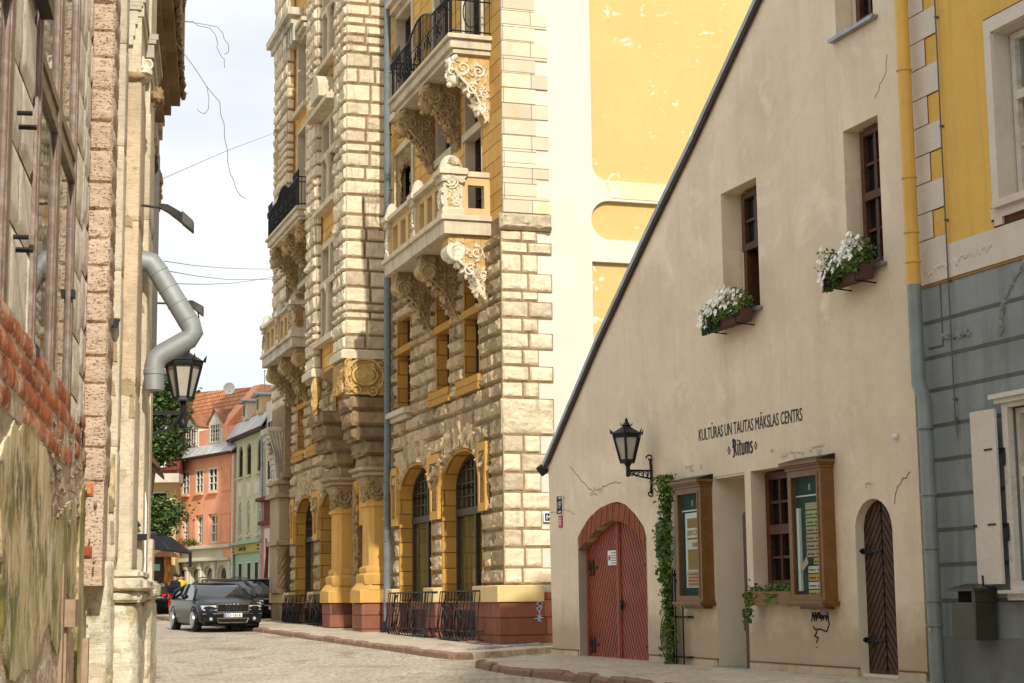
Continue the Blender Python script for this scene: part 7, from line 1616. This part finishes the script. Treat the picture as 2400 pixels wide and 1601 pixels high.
    for a, b in (((-.48, .55), (.48, .55)), ((-.48, .775), (.48, .775)), ((-.48, .55), (-.48, .775)), ((.48, .55), (.48, .775))): m.tube([(2.51*k, a[0]*hw, a[1]), (2.51*k, b[0]*hw, b[1])], .014, 5)
    if detail:
        for i in range(4): m.tube([(2.525*k, (-.165+.11*i)+.062*math.cos(t_), .668+.055*math.sin(t_)) for t_ in [j*math.pi/8 for j in range(17)]], .010, 5)
        for a, b in (((-.42, .25), (.42, .25)), ((-.48, .375), (.48, .375)), ((-.42, .25), (-.48, .375)), ((.42, .25), (.48, .375))): m.tube([(2.49*k, a[0]*hw, a[1]), (2.50*k, b[0]*hw, b[1])], .013, 5)
        m.tube([(2.40*k, -hw*.90, .50), (2.50*k, -hw*.5, .505), (2.50*k, hw*.5, .505), (2.40*k, hw*.90, .50)], .009, 5)
    m.build('chrome_trim', M['chrome'], T, gr)
    m = MB(); m.bbox(2.42*k, 2.49*k, -.42*hw, .42*hw, .255, .37, .01); m.box(2.40*k, 2.475*k, -.85*hw, -.55*hw, .29, .40); m.box(2.40*k, 2.475*k, .55*hw, .85*hw, .29, .40); m.build('lower_grille', M['grille'], T)
    m = MB(); m.box(2.50*k, 2.525*k, -.26, .26, .405, .515); pl = m.build('number_plate', M['plate_w'], T)
    m = MB(); m.box(-2.525*k, -2.49*k, -.26, .26, .72, .83); m.build('number_plate', M['plate_w'], T)
    if plate:
        m = MB(); m.box(2.525*k, 2.527*k, -.255, -.215, .41, .51); m.build('plate_badge', M['blue_p'], T, pl)
        cu = bpy.data.curves.new('l', 'FONT'); cu.body = plate; cu.size = .115; cu.extrude = .001; cu.offset = .002; ob = bpy.data.objects.new('l', cu); COL.objects.link(ob); me = bpy.data.meshes.new_from_object(ob.evaluated_get(bpy.context.evaluated_depsgraph_get())); bpy.data.objects.remove(ob); bpy.data.curves.remove(cu)
        xs_ = [v.co.x for v in me.vertices]; w_t = max(xs_)-min(xs_); mm = MB(); mm.add([(2.527*k+v.co.z, -.20+(v.co.x-min(xs_))*.42/w_t, .42+v.co.y) for v in me.vertices], [tuple(p.vertices) for p in me.polygons]); bpy.data.meshes.remove(me); mm.build('plate_number', M['ink'], T, pl)
    m = MB(); m.box(-2.3*k, 2.3*k, -hw*.8, hw*.8, .16, .3); m.build('underbody', M['grille'], T)
    return T
hd = math.atan2(-math.cos(R_(22)), math.sin(R_(22)))
car('saloon_car', 'glossy black saloon car with four ringed grille driving towards the camera on the cobbles', -8.98, 52.15, hd, 'car_black', 'sedan', 'ED-1616', None, 5.05, 1.89, 1.40)
car('estate_car', 'dark olive grey estate car with roof rails parked right behind the black saloon', -9.75, 58.6, hd-.05, 'car_grey', 'estate', None, 'cars parked along the street', 4.8, 1.85, 1.52, False)
car('hatchback_car', 'black car parked farthest right, close to the corner pilaster', -9.35, 64.5, hd-.02, 'car_navy', 'estate', None, 'cars parked along the street', 4.6, 1.8, 1.5, False)
car('parked_saloon', 'black saloon car seen from behind with red tail lights', -15.75, 75.6, R_(100), 'car_black', 'sedan', None, 'cars parked along the street', 4.7, 1.82, 1.44, False)

# ---------------------------------------------------------------- people in the distance
M['skin'] = flat('skin', (.50, .29, .2), .6); M['hair'] = flat('dark_hair', (.02, .014, .01), .7); M['coat'] = flat('dark_jacket', (.02, .02, .025), .8); M['yellow_top'] = flat('yellow_top', (.62, .42, .03), .8)
def person(label, x, y, cloth, rz, seed):
    T = Thing('person', label, 'person', FW, (x, y, gz(y)), 'people by the terrace'); T.e.rotation_euler = (0, 0, rz)
    J = {'pel': (0, 0, .95, .14), 'sp': (0, 0, 1.15, .13), 'ch': (0, .0, 1.36, .16), 'nk': (0, .01, 1.5, .055), 'hd': (0, .03, 1.62, .095), 'ht': (0, .02, 1.72, .075),
         'sl': (-.19, 0, 1.42, .06), 'el': (-.25, .02, 1.15, .045), 'wl': (-.24, .10, .92, .032), 'hl': (-.24, .14, .82, .03), 'sr': (.19, 0, 1.42, .06), 'er': (.25, .02, 1.15, .045), 'wr': (.24, .10, .92, .032), 'hr': (.24, .14, .82, .03),
         'tl': (-.10, 0, .86, .09), 'kl': (-.11, .06, .48, .06), 'al': (-.11, -.02, .09, .04), 'fl': (-.12, .14, .035, .035), 'tr': (.10, 0, .86, .09), 'kr': (.11, -.02, .48, .06), 'ar': (.12, -.14, .10, .04), 'fr': (.12, .02, .035, .035)}
    E = [('pel', 'sp'), ('sp', 'ch'), ('ch', 'nk'), ('nk', 'hd'), ('hd', 'ht'), ('ch', 'sl'), ('sl', 'el'), ('el', 'wl'), ('wl', 'hl'), ('ch', 'sr'), ('sr', 'er'), ('er', 'wr'), ('wr', 'hr'), ('pel', 'tl'), ('tl', 'kl'), ('kl', 'al'), ('al', 'fl'), ('pel', 'tr'), ('tr', 'kr'), ('kr', 'ar'), ('ar', 'fr')]
    for sgn, w in ((-1, 'hl'), (1, 'hr')):      # five fingers each
        for i in range(5):
            n1, n2 = f'{w}{i}a', f'{w}{i}b'; bx0 = sgn*.24+(i-2)*.016; J[n1] = (bx0, .155+.004*i, .785-(.0 if i else -.02), .009); J[n2] = (bx0+(.0 if i else -sgn*.02), .17, .735+(.02 if i in (0, 4) else 0), .008); E += [(w, n1), (n1, n2)]
    ks = list(J); me = bpy.data.meshes.new('body'); me.from_pydata([J[k_][:3] for k_ in ks], [(ks.index(a), ks.index(b)) for a, b in E], []); ob = bpy.data.objects.new('body', me); COL.objects.link(ob); ob.parent = T.e
    sk = ob.modifiers.new('skin', 'SKIN'); 
    for i, k_ in enumerate(ks): v = me.skin_vertices[0].data[i]; v.radius = (J[k_][3],)*2; v.use_root = (k_ == 'pel')
    ob.modifiers.new('sub', 'SUBSURF').levels = 1; ob.modifiers['sub'].render_levels = 2; me.materials.append(M['skin'])
    m = MB(); T2 = T; X, Y_ = x, y
    m.lathe((X, Y_+.0, gz(y)+.9), [(.17, 0), (.165, .15), (.18, .35), (.20, .50), (.12, .60), (.07, .63)], 14, 'z', True, 1.15, .85); m.build('jacket', M[cloth], T)
    for q in (-1, 1): m = MB(); m.tube([(X+q*.19, Y_, gz(y)+1.44), (X+q*.25, Y_+.02, gz(y)+1.15), (X+q*.24, Y_+.09, gz(y)+.95)], .07, 8, .05); m.build('sleeve', M[cloth], T)
    for q, b in ((-1, .06), (1, -.02)): m = MB(); m.tube([(X+q*.09, Y_, gz(y)+.95), (X+q*.11, Y_+b, gz(y)+.5), (X+q*.115, Y_+b*1.2-.06, gz(y)+.08)], .105, 8, .06); m.build('trouser_leg', M['coat'], T)
    m = MB(); m.blob((X, Y_-.01, gz(y)+1.69), (.105, .12, .10), seed, .15, 3, 10); m.build('hair', M['hair'], T)
    m = MB(); m.blob((X, Y_+.135, gz(y)+1.62), (.014, .022, .02), 1, 0, 2, 5); m.build('nose', M['skin'], T)
    for q in (-1, 1): m = MB(); m.blob((X+q*.035, Y_+.115, gz(y)+1.645), (.013, .012, .009), 1, 0, 2, 5); m.build('eye', M['hair'], T); m = MB(); m.blob((X+q*.1, Y_+.02, gz(y)+1.62), (.015, .02, .03), 1, 0, 2, 5); m.build('ear', M['skin'], T)
    m = MB(); m.blob((X, Y_+.12, gz(y)+1.572), (.03, .01, .008), 1, 0, 2, 5); m.build('mouth', M['maroon'], T)
p = pix(411, 1378, 72); person('person with dark hair in a dark jacket standing behind the black saloon car', p.x, 72, 'coat', 2.6, 2)
p = pix(424, 1380, 74); person('person in a yellow top just to the right of the dark haired person', p.x, 74, 'yellow_top', 3.6, 5)
bpy.context.view_layer.update()

# ---------------------------------------------------------------- tall building added out of view behind the camera to shade the gabled house
B_ = Thing('shade_building', 'tall cream building added unseen behind the viewpoint on the right to shade the gabled house', 'apartment building', FW, (14, -5, 0)); m = MB()
m.wall(rect(10.4, 26, 0, 27.0), [rect(11.4+2.6*i, 12.6+2.6*i, 1.2+3.8*j, 3.4+3.8*j) for i in range(5) for j in range(7)], -5.4, -5); m.build('wall', M['side_white'], B_)
m = MB(); m.box(10.4, 26, -22, -5.8, 0, 27.0); m.box(10.3, 26.3, -22.3, -4.8, 27.02, 27.3); m.build('building_body', M['side_white'], B_)
for i in range(5):
    for j in range(7): m = MB(); m.box(11.42+2.6*i, 12.58+2.6*i, -5.3, -5.25, 1.22+3.8*j, 3.38+3.8*j); m.build('window', M['glass'], B_)
